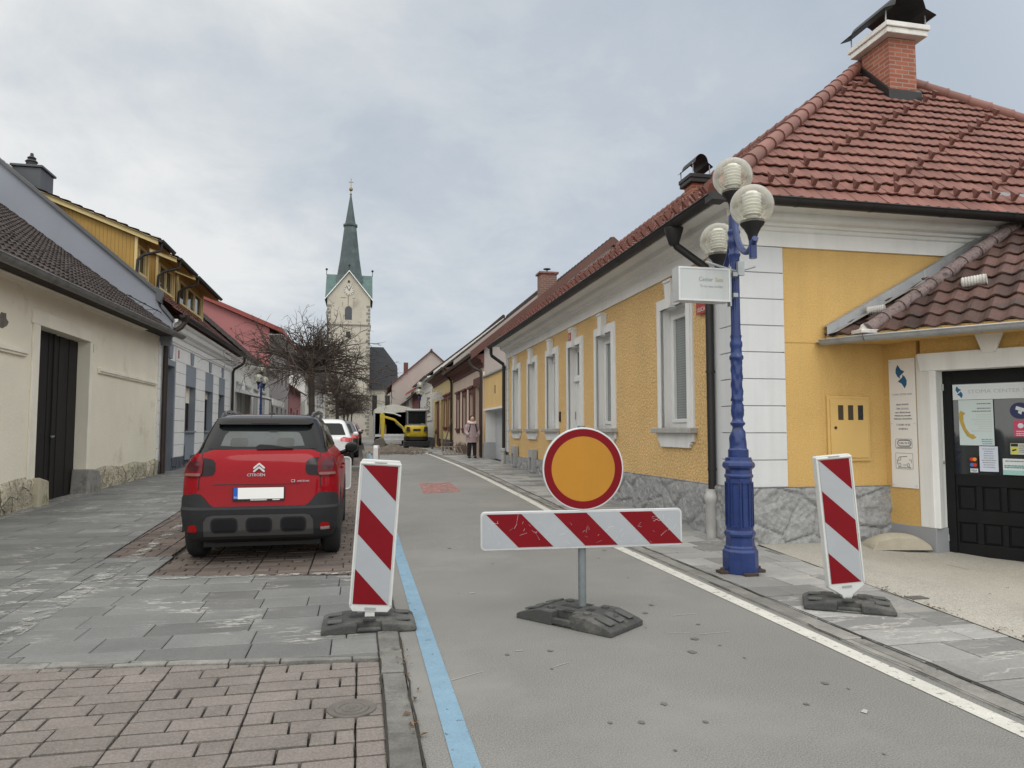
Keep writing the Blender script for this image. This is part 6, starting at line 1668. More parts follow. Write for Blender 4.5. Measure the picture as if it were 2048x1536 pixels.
m_dkroof = pm('dark_roof', (.05, .038, .034), .8, .3, 2.5, .01, 25, dirt=(.10, .07, .06, .5), ds=3)
m_offw = pm('off_white_plaster', (.64, .63, .60), .85, .1, 1.2, .003, 40, streak=.15)
m_greyt = pm('grey_render_trim', (.40, .41, .42), .8, .1, 2)
def lpt(s): return (LX - math.sin(LR) * s, LY + math.cos(LR) * s, 0)
row_house('terraced_house', 'white terraced house with tall narrow grey windows just beyond the downpipe on the left', lpt(17.28), LR, -1, 15.2, 5.3, 10.5, 41, m_offw, m_dkroof, m_dkstone, [(s, s + 1.25, 1.35, 3.45) for s in (1.6, 4.6, 7.8, 11.2)], m_greyt, m_greyt, [], .15, m_white, tiles=True)

def pink_house():
    T = thing('pink_house', 'tall pink gabled house with red roof verge behind the white terrace on the left', 'house', (-6.05, 50, .3))
    pk = pm('pink_render', (.40, .165, .165), .85, .06, .5, .003, 30); rd = pm('red_verge', (.24, .055, .045), .6, .1, 2); gy = pm('painted_shade_grey', (.28, .26, .25), .85, .1)  # street wall grey: shade under the roof overhang put into its colour
    tz = lambda x: 8.0 + (-x) * .42
    mb = MB(); mb.prism([(0, -.3), (0, tz(0)), (-5.5, tz(-5.5)), (-11, tz(0)), (-11, -.3)], 'y', 0, .3); mb.build('gable_wall', pk, T)
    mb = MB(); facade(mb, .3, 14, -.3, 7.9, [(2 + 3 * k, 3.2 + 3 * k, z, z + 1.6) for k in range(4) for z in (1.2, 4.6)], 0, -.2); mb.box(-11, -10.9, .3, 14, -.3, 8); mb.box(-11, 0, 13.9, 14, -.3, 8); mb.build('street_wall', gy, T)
    for k in range(4):
        for z in (1.2, 4.6): mb = MB(); mb.box(-.2, -.16, 2 + 3 * k, 3.2 + 3 * k, z, z + 1.6); mb.build('window', m_glass, T)
    mb = MB()
    for sg, x0 in ((1, 0.9), (-1, -11.9)):
        xs = [(x0, tz(0) - .9 * .42), (-5.5, tz(-5.5))]
        mb.prism([(xs[0][0], xs[0][1] + .02), (xs[1][0], xs[1][1] + .02), (xs[1][0], xs[1][1] + .32), (xs[0][0], xs[0][1] + .32)], 'y', -.35, 14.3)
    mb.build('roof', rd, T); mb = MB(); mb.box(-.02, .85, .0, 14, tz(0) - .45, tz(0) - .40); mb.build('eave_soffit', m_white, T)


pink_house()
row_house('shop_house', 'low dark pink shop house with white awning beneath the pink gable on the left', (-6.0, 64.2, .35), 0, -1, 12, 4.9, 10, 35, pm('dusky_pink', (.30, .13, .13), .85, .1), m_redbrown, m_dkstone, [(1, 2.8, 1, 3), (7.5, 9, 1, 3)], m_dark, None, [(4, 5.2, .1, 2.7)])
mb = MB(); mb.prism([(0, 3.1), (0, 3.3), (1.9, 2.75), (1.9, 2.45), (1.85, 2.45), (1.85, 2.70)], 'y', 36.0, 41.5)
o = mb.build('awning', pm('awning_cloth', (.62, .62, .60), .8, .1, 2)); o.location = (LX - .35, 0, .2); tag(o, 'off-white shop awning sticking out over the left pavement under the bare tree', 'awning')
row_house('terraced_house', 'pale house with small windows far down the left side behind the row of trees', (-5.6, 77, .36), R(-3), -1, 20, 6.4, 10, 38, m_offw, m_dkroof, m_dkstone, [(1.5 + 3 * k, 2.8 + 3 * k, z, z + 1.5) for k in range(6) for z in (1.3, 4.0)], m_greyt, None, [], .0)
# ---------------------------------------------------------------- right side beyond the yellow house
RX, RY, RR_ = 4.65, 8.14, R(-.5)
def rpt(s, o=0): return (RX + math.sin(R(.5)) * s + o, RY + s, 0)
m_brick_br = pm('brown_red_trim', (.12, .045, .036), .7, .12, 2)
m_pinkcream = pm('pinkish_cream', (.60, .485, .40), .9, .07, 1, .003, 40)
m_gablebeige = pm('beige_gable', (.37, .325, .30), .9, .08, .6, .003, 30, dirt=(.32, .28, .25, .5), ds=.8)
m_ycream = pm('yellow_cream', (.58, .47, .24), .9, .07, 1)
m_dkred = pm('dark_red_timber', (.15, .035, .03), .6, .12, 3)


def garage():
    T = thing('garage', 'small yellow flat-roofed garage with recessed white door between the yellow house and the brown-trimmed house', 'garage', rpt(15.17), RR_)
    L_ = 4.45; g = .30
    mb = MB(); facade(mb, 0, L_, 0, 3.55, [(.55, 4.15, 0, 2.17)], 0, .42, 0, 1); mb.box(.1, 6, 0, .02, 0, 3.5); mb.box(.1, 6, L_ - .02, L_, 0, 3.5); mb.build('wall', [pm('garage_yellow', (.66, .46, .20), .85, .07, 1), m_white], T)
    mb = MB(); mb.box(.40, .45, .5, 4.2, g, 2.17)
    for z in (.8, 1.25, 1.7): mb.box(.39, .40, .55, 4.15, z, z + .02)
    mb.build('garage_door', pm('door_pale_grey', (.50, .52, .54), .5, .05), T); mb = MB(); mb.box(.36, .39, 1.2, 1.26, 1.1, 1.25); mb.build('handle', m_dark, T)
    mb = MB(); mb.box(-.02, .40, .47, .55, g, 2.17); mb.box(-.05, .43, 4.146, 4.24, g, g + .64); mb.box(-.04, .02, 4.15, L_, g, g + .60); mb.build('door_jamb', m_greyt, T)
    mb = MB(); mb.box(-.06, .05, .3, 4.3, 2.17, 2.24); mb.build('lintel', m_white, T)
    mb = MB(); mb.prism([(-.08, 3.50), (-.08, 3.56), (1.2, 3.95), (6, 4.1), (6, 3.5)], 'y', -.02, L_ + .02); mb.build('sheet_roof', pm('pale_sheet_roof', (.33, .35, .36), .6, .1, 1, dirt=(.25, .26, .26, .5), ds=2), T)
    mb = MB(); mb.box(-.02, .0, 2.0, 2.06, 2.75, 3.05); mb.build('wall_plate', m_dark, T)


garage()


def right_trim_house():
    s = 19.66; w = [(2.85, 3.95, 1.5, 3.05), (5.15, 6.25, 1.5, 3.05), (7.5, 8.55, 1.5, 3.05)]
    T = row_house('terraced_house', 'pinkish cream terraced house with dark brown window frames and cornice, beside the yellow garage', rpt(s), RR_, 1, 10.2, 4.78, 10.8, 39.5, m_pinkcream, m_dkroof, None, w, m_brownwin, m_brick_br, [(.8, 2.3, .3, 3.25)], .3, m_brick_br, m_gablebeige, dmat=m_brownwin)
    mb = MB(); mb.box(-.05, .0, .55, .8, .3, 3.25); mb.box(-.05, 0, 2.3, 2.55, .3, 3.25); mb.box(-.06, 0, .5, 2.6, 3.25, 3.6); mb.build('door_surround', m_brick_br, T)
    mb = MB(); mb.box(-.06, .02, -.02, .42, .3, 3.75); mb.build('corner_pilaster', m_pinkcream, T)
    mb = MB(); mb.tube([(-.55, .15, 4.25), (-.55, .15, 4.05), (-.42, .12, 3.9), (-.14, .10, 3.78), (-.10, .10, 3.6), (-.10, .10, .3)], .07, 10); mb.build('downpipe', m_brownmetal, T, smooth=True)
    mb = MB(); t = math.tan(R(39.5)); mb.prism([(-.55, 4.78 - .55 * t - .12), (5.4, 4.78 + 5.4 * t - .12), (11.35, 4.78 - .55 * t - .12), (11.35, 4.78 - .55 * t + .22), (5.4, 4.78 + 5.4 * t + .22), (-.55, 4.78 - .55 * t + .22)], 'y', -.22, -.005); mb.build('verge_board', pm('verge_brown', (.10, .042, .032), .6, .15, 2), T)
    mb = MB(); mb.box(2.55, 3.25, .9, 1.5, 6.6, 8.02); mb.box(2.48, 3.32, .83, 1.57, 8.02, 8.10); ch = mb.build('chimney', pm('chimney_pink_brick', (.22, .10, .08), .85, .1, 3, brick=(.25, .09, .012, (.25, .2, .17), (.18, .085, .07))), T)
    mb = MB(); mb.tube([(2.9, 1.2, 8.1), (2.9, 1.2, 8.25)], .03, 6); mb.lathe([(.0, .0), (.16, .02), (.16, .05), (.0, .06)], 12, (2.9, 1.2, 8.24), cap=False); mb.build('cowl', m_dark, ch)


right_trim_house()
T = row_house('terraced_house', 'yellow terraced house with dark red timber doors and windows beyond the brown-trimmed house', rpt(29.9), RR_, 1, 11.6, 5.15, 10.5, 39, m_ycream, m_dkroof, m_dkstone, [(.9, 2.2, 1.6, 3.2), (3.0, 4.3, 1.6, 3.2)], m_dkred, m_dkred, [(5.0, 6.6, .33, 3.3), (7.4, 10.6, .33, 3.3)], .33, m_brick_br, m_gablebeige, dmat=m_dkred)
mb = MB(); mb.tube([(-.55, .05, 4.7), (-.5, .05, 4.45), (-.14, .05, 4.1), (-.10, .05, 3.9), (-.10, .05, .3)], .07, 8); mb.build('downpipe', m_brownmetal, T, smooth=True)
T = row_house('terraced_house', 'white shop house with tall vertical lettering beside the yellow excavator', rpt(41.6), RR_, 1, 13.5, 5.55, 10, 38, m_offw, m_dkroof, m_dkstone, [(6.5, 7.9, 1.5, 3.3), (9.5, 10.9, 1.5, 3.3)], m_dkred, None, [], .35, m_white)
mb = MB(); mb.box(-.06, -.01, .4, 5.9, 2.1, 4.35); sb = mb.build('sign_panel', pm('sign_cream', (.62, .60, .55), .7, .05), T)
for i, ch in enumerate('JAGO81'):
    text('lettering', ch, 4.6, (-.075, 4.9, 4.25 - i * .345), (0, 0, -1), (0, -1, 0), m_dark, sb, sx=.10)
row_house('terraced_house', 'dark red fronted low house far along the right row behind the distant lamp post', rpt(55.2), RR_, 1, 9.5, 4.9, 9.5, 36, pm('dark_red_render', (.17, .055, .05), .85, .12, 1), m_dkroof, m_dkstone, [(1.2, 2.6, 1.4, 3.0), (4, 5.4, 1.4, 3.0), (6.8, 8.2, 1.4, 3.0)], m_dark, None, [], .35)
T = row_house('terraced_house', 'low white house with a bright red roof dormer far along the right row', rpt(64.8, -.3), RR_, 1, 9, 4.5, 9, 36, m_offw, m_dkroof, None, [(1.2, 2.6, 1.4, 3.0), (5, 6.4, 1.4, 3.0)], m_dark, None, [], .35)
mb = MB(); rdm = pm('bright_red_roof', (.34, .075, .05), .6, .1, 1.5)
mb.prism([(-.1, 5.2), (2.6, 7.0), (2.6, 7.15), (-.1, 5.35)], 'y', .5, 6); mb.build('dormer_roof', rdm, T); mb = MB(); mb.prism([(.5, 4.0), (.5, 5.5), (2.4, 6.8), (2.4, 4)], 'y', .8, 5.7); mb.build('dormer', m_offw, T)
T = row_house('gabled_house', 'large grey-pink gabled house with brown verge closing the right row before the church', (3.45, 80, .36), R(-2), 1, 16, 6.15, 8.7, 41, m_gablebeige, m_brick_br, m_dkstone, [(2 + 3.4 * k, 3.2 + 3.4 * k, z, z + 1.5) for k in range(4) for z in (1.4, 4.0)], m_dkred, None, [], .0, overs=.25)
mb = MB(); mb.box(1.3, 1.8, 1, 1.6, 7.2, 8.7); mb.build('chimney', m_brick_br, T)

# cloud-shaped sign hanging over the pavement
mb = MB(); n = 40
P = [((.44 + .035 * math.cos(9 * 2 * math.pi * k / n)) * math.cos(2 * math.pi * k / n), (.25 + .03 * math.cos(9 * 2 * math.pi * k / n)) * math.sin(2 * math.pi * k / n)) for k in range(n)]
mb.prism(P, 'y', -.04, .04); mb.tube([(0, 0, .2), (0, 0, .42), (.5, 0, .46)], .02, 6)
o = mb.build('hanging_sign', pm('cloud_sign_white', (.60, .60, .57), .7, .25, 9)); o.location = (4.52, 42.6, 3.45); tag(o, 'pale cloud-shaped sign hanging over the right pavement in front of the yellow terraced house', 'hanging sign')


# ---------------------------------------------------------------- church
def church():
    st = pm('church_plaster', (.43, .405, .345), .9, .12, .35, .004, 10, dirt=(.28, .25, .20, .7), ds=.45, dthr=.54)
    qn = pm('tower_quoin', (.20, .185, .165), .9, .2, 2); cop = pm('green_copper', (.075, .13, .122), .6, .25, 1, streak=.3); sl = pm('spire_copper', (.045, .066, .070), .55, .35, .6, streak=.35, dirt=(.10, .15, .14, .5), ds=.5)
    slate = pm('slate_roof', (.024, .027, .033), .85, .2, .6, .01, 8, streak=.15); gold = pm('dull_gilding', (.22, .17, .08), .4, .1, metal=.7)
    T = thing('church', 'church with dark green spire, clock tower and steep slate roof at the street end', 'church', (-1.78, 105, .4))
    h = 3.05; ez = 20.2; ap = 24.0
    mb = MB()
    mb.box(-h, h, 0, 2 * h, 0, ez)
    for y in (0.0, 2 * h - .05): mb.prism([(-h, ez), (h, ez), (0, ap)], 'y', y, y + .05)
    for x in (-h, h - .05): mb.prism([(0, ez), (2 * h, ez), (h, ap)], 'x', x, x + .05)
    tw = mb.build('tower', st, T)
    mb = MB()
    for sg in (-1, 1): mb.prism([(sg * (h + .35), ez - .42), (0, ap + .02), (0, ap + .22), (sg * (h + .35), ez - .22)], 'y', -.3, 2 * h + .3); mb.prism([(h + sg * (h - .02), ez - .0), (h, ap + .02), (h, ap + .22), (h + sg * (h - .02), ez + .2)], 'x', -h - .3, h + .3)
    mb.build('gable_roof', cop, T)
    mb = MB()
    for sg in (-1, 1): mb.prism([(sg * (h + .36), ez - .40), (0, ap + .06), (0, ap + .24), (sg * (h + .36), ez - .20)], 'y', -.36, -.30)
    mb.build('verge', m_white, T)
    mb = MB()
    for x, y in ((0, -.3), (0, 2 * h + .3), (-h - .3, h), (h + .3, h)): mb.tube([(x, y, ap + .1), (x, y, ap + .8)], .05, 6); mb.sphere((x, y, ap + .95), .18, 8, 6)
    mb.build('finial', m_dark, T)
    mb = MB(); mb.lathe([(2.75, 21.5), (1.95, 24.0), (1.55, 26.5), (.95, 31.5), (.92, 31.6)], 8, (0, h, 0), ph=R(22.5)); mb.lathe([(.95, 31.5), (1.12, 31.62), (1.12, 31.85), (.85, 32.0), (.75, 32.4), (.08, 36.6)], 8, (0, h, 0), ph=R(22.5)); mb.build('spire', sl, T)
    mb = MB(); mb.tube([(0, h, 36.5), (0, h, 39.0)], .05, 6); mb.sphere((0, h, 37.35), .30, 12, 8); mb.box(-.35, .35, h - .04, h + .04, 38.4, 38.5); mb.lathe([(.14, 36.5), (.18, 36.6), (.10, 36.75)], 8, (0, h, 0)); mb.build('cross', gold, T)
    mb = MB(); mb.cur = 0; mb.prism([(.78 * math.cos(k * math.pi / 16), 21.35 + .78 * math.sin(k * math.pi / 16)) for k in range(32)], 'y', -.06, -.01); ck = mb.build('clock_face', pm('clock_white', (.50, .47, .42), .8, .1, 3), T)
    mb = MB()
    for k in range(12): a = math.pi * k / 6; mb.tube([(.55 * math.sin(a), -.07, 21.35 + .55 * math.cos(a)), (.72 * math.sin(a), -.07, 21.35 + .72 * math.cos(a))], .045, 4)
    for a, l in ((R(-38), .62), (R(32), .5)): mb.tube([(-.1 * math.sin(a), -.075, 21.35 - .1 * math.cos(a)), (l * math.sin(a), -.075, 21.35 + l * math.cos(a))], .04, 4)
    mb.build('clock_hands', m_dark, ck)
    mb = MB(); P = [(-.5, 17.0), (.5, 17.0), (.5, 18.4)] + [(.5 * math.cos(k * math.pi / 8), 18.4 + .6 * math.sin(k * math.pi / 8)) for k in range(1, 8)] + [(-.5, 18.4)]
    mb.prism([(x - .05, z) for x, z in P], 'y', -.03, -.005); mb.build('belfry_window', m_louv, T)
    mb = MB(); mb.box(-.35, .25, -.03, -.005, 14.4, 15.3); mb.prism([(-.05 + .18 * math.cos(k * .628), 22.6 + .2 * math.sin(k * .628)) for k in range(10)], 'y', -.03, -.005); mb.box(h + .005, h + .03, h - .6, h + .6, 17, 19.2); mb.build('slit_window', m_dark, T)
    mb = MB(); mb.box(-h - .12, h + .12, -.12, 2 * h + .12, 16.15, 16.35); mb.build('string_course', qn, T)
    mb = MB(); z = .3; k = 0
    while z < 19.2:
        if not 16.0 < z + .3 < 16.5:
            w = .55 if k % 2 else .32
            mb.box(-h - .02, -h + w, -.025, .4, z, z + .36); mb.box(h - w, h + .02, -.025, .4, z, z + .36); mb.box(h - .3, h + .025, -.02, .62 - w + .4, z + .02, z + .34)
        z += .5; k += 1
    mb.build('quoins', qn, T)
    # stains running down under the clock
    mb = MB(); rnd = random.Random(3)
    for x, w, z0, z1 in ((-.1, .16, 19.0, 20.6), (-.8, .9, 20.15, 20.3), (.7, .5, 20.1, 20.2), (-.9, .12, 18.9, 19.5), (.7, .09, 19, 20), (-.05, .1, 15.4, 16.1)):
        mb.poly([(x - w / 2, -.012, z1), (x + w / 2, -.012, z1), (x + w * .3, -.012, z0), (x - w * .35, -.012, z0)])
    mb.build('water_stain', pm('rust_stain', (.25, .20, .14), .9, .3, 3), T)
    # nave
    mb = MB(); A = [mb.p(*q) for q in ((-15, 3, 0), (7.1, 3, 0), (7.1, 16, 0), (-15, 16, 0), (-15, 3, 7.3), (7.1, 3, 7.3), (7.1, 16, 7.3), (-15, 16, 7.3))]
    for q in ((0, 1, 5, 4), (1, 2, 6, 5), (2, 3, 7, 6), (3, 0, 4, 7), (0, 1, 2, 3), (4, 5, 6, 7)): mb.face([A[i] for i in q])
    mb.build('nave_wall', st, T)
    mb = MB(); A = [mb.p(*q) for q in ((-15.3, 2.6, 7.1), (7.4, 2.6, 7.1), (7.4, 16.4, 7.1), (-15.3, 16.4, 7.1), (-13, 9.5, 14.2), (5.3, 9.5, 14.2), (7.35, 6.4, 11.0), (7.35, 12.6, 11.0))]
    for q in ((0, 1, 6, 5, 4), (2, 3, 4, 5, 7), (0, 4, 3), (5, 6, 7), (1, 2, 7, 6), (0, 1, 2, 3)): mb.face([A[i] for i in q])
    mb.build('nave_roof', slate, T)
    mb = MB()
    for x in (3.9, 5.8, -5.5, -8, -10.5): mb.box(x - .35, x + .35, 2.96, 3.0, 3.2, 6.2)
    mb.build('nave_window', m_dark, T)


m_louv = pm('belfry_louvre', (.07, .075, .085), .8, .1, 1)
church()
row_house('distant_house', 'plain pale house closing the far end of the street below the church', (-14, 135, .4), R(-90), -1, 24, 6.5, 10, 38, m_offw, m_dkroof, None, [(1.5 + 3.4 * k, 2.7 + 3.4 * k, z, z + 1.5) for k in range(6) for z in (1.4, 4.0)], m_dark, None, [], 0)
# ---------------------------------------------------------------- bare trees
m_bark = pm('dark_bark', (.060, .048, .040), .9, .25, 6, .006, 40, grain=.3, gs=60)
m_twig = pm('bare_twig', (.058, .044, .036), .9, .3, 3)
m_seed = pm('dry_seed_cluster', (.075, .038, .022), .9, .4, 3)


def make_tree(label, loc, seed=1, rad=1.9, fork=3.05, nl=13, dens=1.0):
    rnd = random.Random(seed)
    T = thing('bare_tree', label, 'tree', loc, 0, 'bare pollarded street trees')
    mb = MB(); P = []; rs = []
    for k in range(9):
        z = fork * k / 8; P.append((.03 * math.sin(z * 1.3), .03 * math.cos(z * 1.7), z)); rs.append(.098 - .024 * k / 8 + (.04 if k == 0 else 0) + (.03 if k == 8 else 0))
    mb.tube(P, rs, 12); mb.sphere((P[-1][0], P[-1][1], fork), .11, 12, 8, 1, 1, .8); mb.build('trunk', m_bark, T, smooth=True)
    big = MB(); tw = MB(); seeds = MB()
    def grow(mb, p, d, l, r, seg, droop, wig, sides):
        pts = [p.copy()]; rr = [r]; d = d.normalized(); ds = [d.copy()]
        for k in range(seg):
            d = (d + Vector((rnd.gauss(0, wig), rnd.gauss(0, wig), rnd.gauss(0, wig) - droop))).normalized()
            p = p + d * (l / seg); pts.append(p.copy()); rr.append(r * (1 - .62 * (k + 1) / seg)); ds.append(d.copy())
        mb.tube(pts, rr, sides, cap=False); return pts, ds, rr
    c0 = Vector((0, 0, fork))
    for i in range(nl):
        az = 2 * math.pi * i / nl * 2.4 + rnd.uniform(-.3, .3); el = R([4, 18, 34, 52, 72, 12, 26, 44, 8, 62, 22, 84, 38, 15, 30][i % 15] + rnd.uniform(-6, 6))
        d = Vector((math.cos(az) * math.cos(el), math.sin(az) * math.cos(el), math.sin(el)))
        l = rad * (.74 + .12 * rnd.random()) * (1 - .58 * math.sin(el))
        pts, ds, rr = grow(big, c0 + d * .05, d, l, .036, 6, .035 * math.cos(el), .10, 6)
        for j in range(int(8 * dens)):
            k = rnd.randint(1, 6); base = pts[k]; dd = ds[min(k, 5)]
            side = Vector((rnd.gauss(0, 1), rnd.gauss(0, 1), rnd.gauss(0, .55))).normalized()
            d2 = (dd * .8 + side * .75).normalized()
            p2, ds2, r2 = grow(tw, base, d2, rad * rnd.uniform(.26, .46), .0165, 5, .03, .14, 4)
            for m in range(int(5 * dens)):
                k2 = rnd.randint(1, 5); s2 = Vector((rnd.gauss(0, 1), rnd.gauss(0, 1), rnd.gauss(0, .8))).normalized()
                d3 = (ds2[min(k2, 4)] * .8 + s2 * .8).normalized()
                p3, ds3, r3 = grow(tw, p2[k2], d3, rad * rnd.uniform(.12, .24), .0085, 4, .04, .2, 3)
                for q in range(1):
                    k3 = rnd.randint(1, 4); s3 = Vector((rnd.gauss(0, 1), rnd.gauss(0, 1), rnd.gauss(0, .8))).normalized()
                    p4, _, _ = grow(tw, p3[k3], (ds3[min(k3, 3)] * .7 + s3 * .8), rad * rnd.uniform(.06, .13), .0058, 3, .05, .2, 3)
                if rnd.random() < .40:
                    e = p3[-1]
                    for b in range(3):
                        a = Vector((rnd.gauss(0, 1), rnd.gauss(0, 1), rnd.gauss(0, 1) - 1)).normalized() * rnd.uniform(.02, .06); n = Vector((rnd.gauss(0, 1), rnd.gauss(0, 1), rnd.gauss(0, 1))).normalized() * .014
                        o = e + Vector((rnd.gauss(0, .02), rnd.gauss(0, .02), rnd.gauss(0, .02)))
                        seeds.poly([tuple(o), tuple(o + a * .5 + n), tuple(o + a), tuple(o + a * .5 - n)])
    cr = big.build('crown', m_bark, T, smooth=True, recalc=False); tw.build('twigs', m_twig, cr, recalc=False, kind='stuff'); seeds.build('seed_pods', m_seed, cr, recalc=False, kind='stuff')
    return T


t1 = make_tree('bare round-headed tree with a dark trunk right behind the roof of the red car', (-1.29, 19.8, gz(-1.3, 19.8)), 3, 2.15, 2.80, 21, 1.2)
def more_tree(x, y, s, rz, label):
    c = copy_tree(t1); c.location = (x, y, gz(x, y)); c.scale = (s, s, s * .97); c.rotation_euler = (0, 0, rz); c['label'] = label
more_tree(-1.25, 40, 1.10, 1.1, 'bare round-headed tree second in the row, its twigs showing below the first crown')
more_tree(-1.22, 57, 1.05, 2.3, 'bare tree third in the row down the left side of the street')
more_tree(-1.2, 75, 1.1, 3.6, 'bare tree fourth in the row, in front of the church tower foot')
more_tree(-1.0, 92, 1.15, 4.4, 'bare tree farthest down the row on the left side of the street')


# ---------------------------------------------------------------- road works far down the street
m_exy = pm('excavator_yellow', (.50, .37, .025), .5, .12, 3, coat=.1, dirt=(.25, .2, .08, .5), ds=5)
m_soilp = pm('dug_soil', (.115, .095, .075), .95, .3, 5, .03, 22, grain=.3, gs=40)


def excavator():
    T = thing('mini_excavator', 'small yellow excavator with grey cab standing in the road before the tarpaulin truck', 'excavator', (3.38, 44.0, gz(3.4, 44)))
    mb = MB()
    for sg in (-1, 1):
        P = []
        for k in range(24):
            a = 2 * math.pi * k / 24; P.append((.85 * math.copysign(abs(math.cos(a)) ** .5, math.cos(a)), .22 + .21 * math.copysign(abs(math.sin(a)) ** .8, math.sin(a))))
        mb.prism(P, 'x', sg * .45, sg * .74)
    mb.build('track', m_rubber, T, bevel=.02)
    mb = MB(); mb.box(-.45, .45, -.5, .5, .2, .48); mb.lathe([(.38, .45), (.38, .58)], 20); mb.box(-.75, .75, -.95, -.85, .08, .40); mb.build('undercarriage', m_black, T, bevel=.02)
    mb = MB(); P = []
    for k in range(28):
        a = 2 * math.pi * k / 28; P.append((.72 * math.copysign(abs(math.cos(a)) ** .55, math.cos(a)), -.05 + .78 * math.copysign(abs(math.sin(a)) ** .55, math.sin(a))))
    def lay(z, s): return [mb.p(x * s, -.05 + (y + .05) * s, z) for x, y in P]
    rows = [lay(z, s) for z, s in ((.66, .93), (.72, 1), (1.12, 1.0), (1.28, .97), (1.36, .90))]
    for A, B in zip(rows, rows[1:]):
        for k in range(28): mb.face((A[k], A[(k + 1) % 28], B[(k + 1) % 28], B[k]))
    mb.face(rows[-1]); mb.face(rows[0][::-1]); bd_ = mb.build('counterweight', m_exy, T, smooth=45)
    mb = MB(); rows = [[mb.p(x * s, -.05 + (y + .05) * s, z) for x, y in P] for z, s in ((.40, .88), (.46, .99), (.66, 1.01))]
    for A, B in zip(rows, rows[1:]):
        for k in range(28): mb.face((A[k], A[(k + 1) % 28], B[(k + 1) % 28], B[k]))
    mb.face(rows[-1]); mb.face(rows[0][::-1]); mb.build('lower_skirt', m_dark, T, smooth=45)
    mb = MB()
    for sg in (-1, 1): mb.prism([(sg * .40, .98), (sg * .64, 1.0), (sg * .62, 1.28), (sg * .44, 1.26)], 'y', -.86, -.70)
    mb.box(-.22, .22, -.86, -.80, 1.02, 1.14); mb.build('vent_grille', m_dark, bd_)
    mb = MB(); mb.box(-.60, .62, -.55, .62, 1.38, 1.44)
    for x in (-.58, .54):
        for y in (-.53, .54): mb.box(x, x + .08, y, y + .08, 1.44, 2.22)
    cb_ = mb.build('cab', pm('cab_frame_grey', (.17, .175, .18), .5, .1), T, bevel=.02)
    mb = MB(); mb.box(-.62, .64, -.60, .66, 2.22, 2.36); mb.build('cab_roof', pm('cab_roof_grey', (.40, .42, .43), .5, .08), cb_, bevel=.05)
    mb = MB(); mb.box(-.52, .54, -.50, -.49, 1.46, 2.2); mb.box(-.56, -.55, -.45, .54, 1.46, 2.2); mb.box(.58, .59, -.45, .54, 1.46, 2.2); mb.build('cab_glass', m_carglass, cb_)
    mb = MB(); mb.box(-.2, .3, -.1, .35, 1.44, 1.6); mb.box(-.2, .3, -.2, -.1, 1.5, 2.05); mb.build('seat', m_seat, cb_, bevel=.03)
    mb = MB(); mb.prism([(-.66, .95), (-.76, 1.25), (-1.32, 1.76), (-1.95, 1.95), (-2.06, 1.90), (-2.02, 1.82), (-1.36, 1.63), (-.88, 1.25), (-.78, .92)], 'y', -.55, -.37)
    bm_ = mb.build('boom', m_exy, T, bevel=.03)
    mb = MB(); mb.prism([(-2.12, 2.10), (-1.92, 2.02), (-1.90, 1.6), (-1.96, .62), (-2.10, .60), (-2.18, 1.5), (-2.2, 2.0)], 'y', -.58, -.34); st = mb.build('dipper_arm', m_exy, bm_, bevel=.02)
    mb = MB(); mb.tube([(-1.95, -.46, 2.14), (-1.35, -.46, 2.06), (-.95, -.46, 1.90)], .05, 8); mb.tube([(-.7, -.46, 1.05), (-1.25, -.46, 1.52)], .05, 8); mb.tube([(-2.16, -.46, 1.7), (-2.2, -.46, .8)], .04, 8); mb.build('hydraulic_ram', m_steel, bm_, smooth=True)
    mb = MB(); mb.prism([(-2.0, .62), (-2.45, .50), (-2.62, .12), (-2.40, .0), (-2.0, .04), (-1.80, .25)], 'y', -.85, -.10); mb.build('bucket', pm('worn_bucket', (.13, .115, .10), .6, .3, 6), st, bevel=.02)
    for x in (-.3, .3): pass
    return T


excavator()


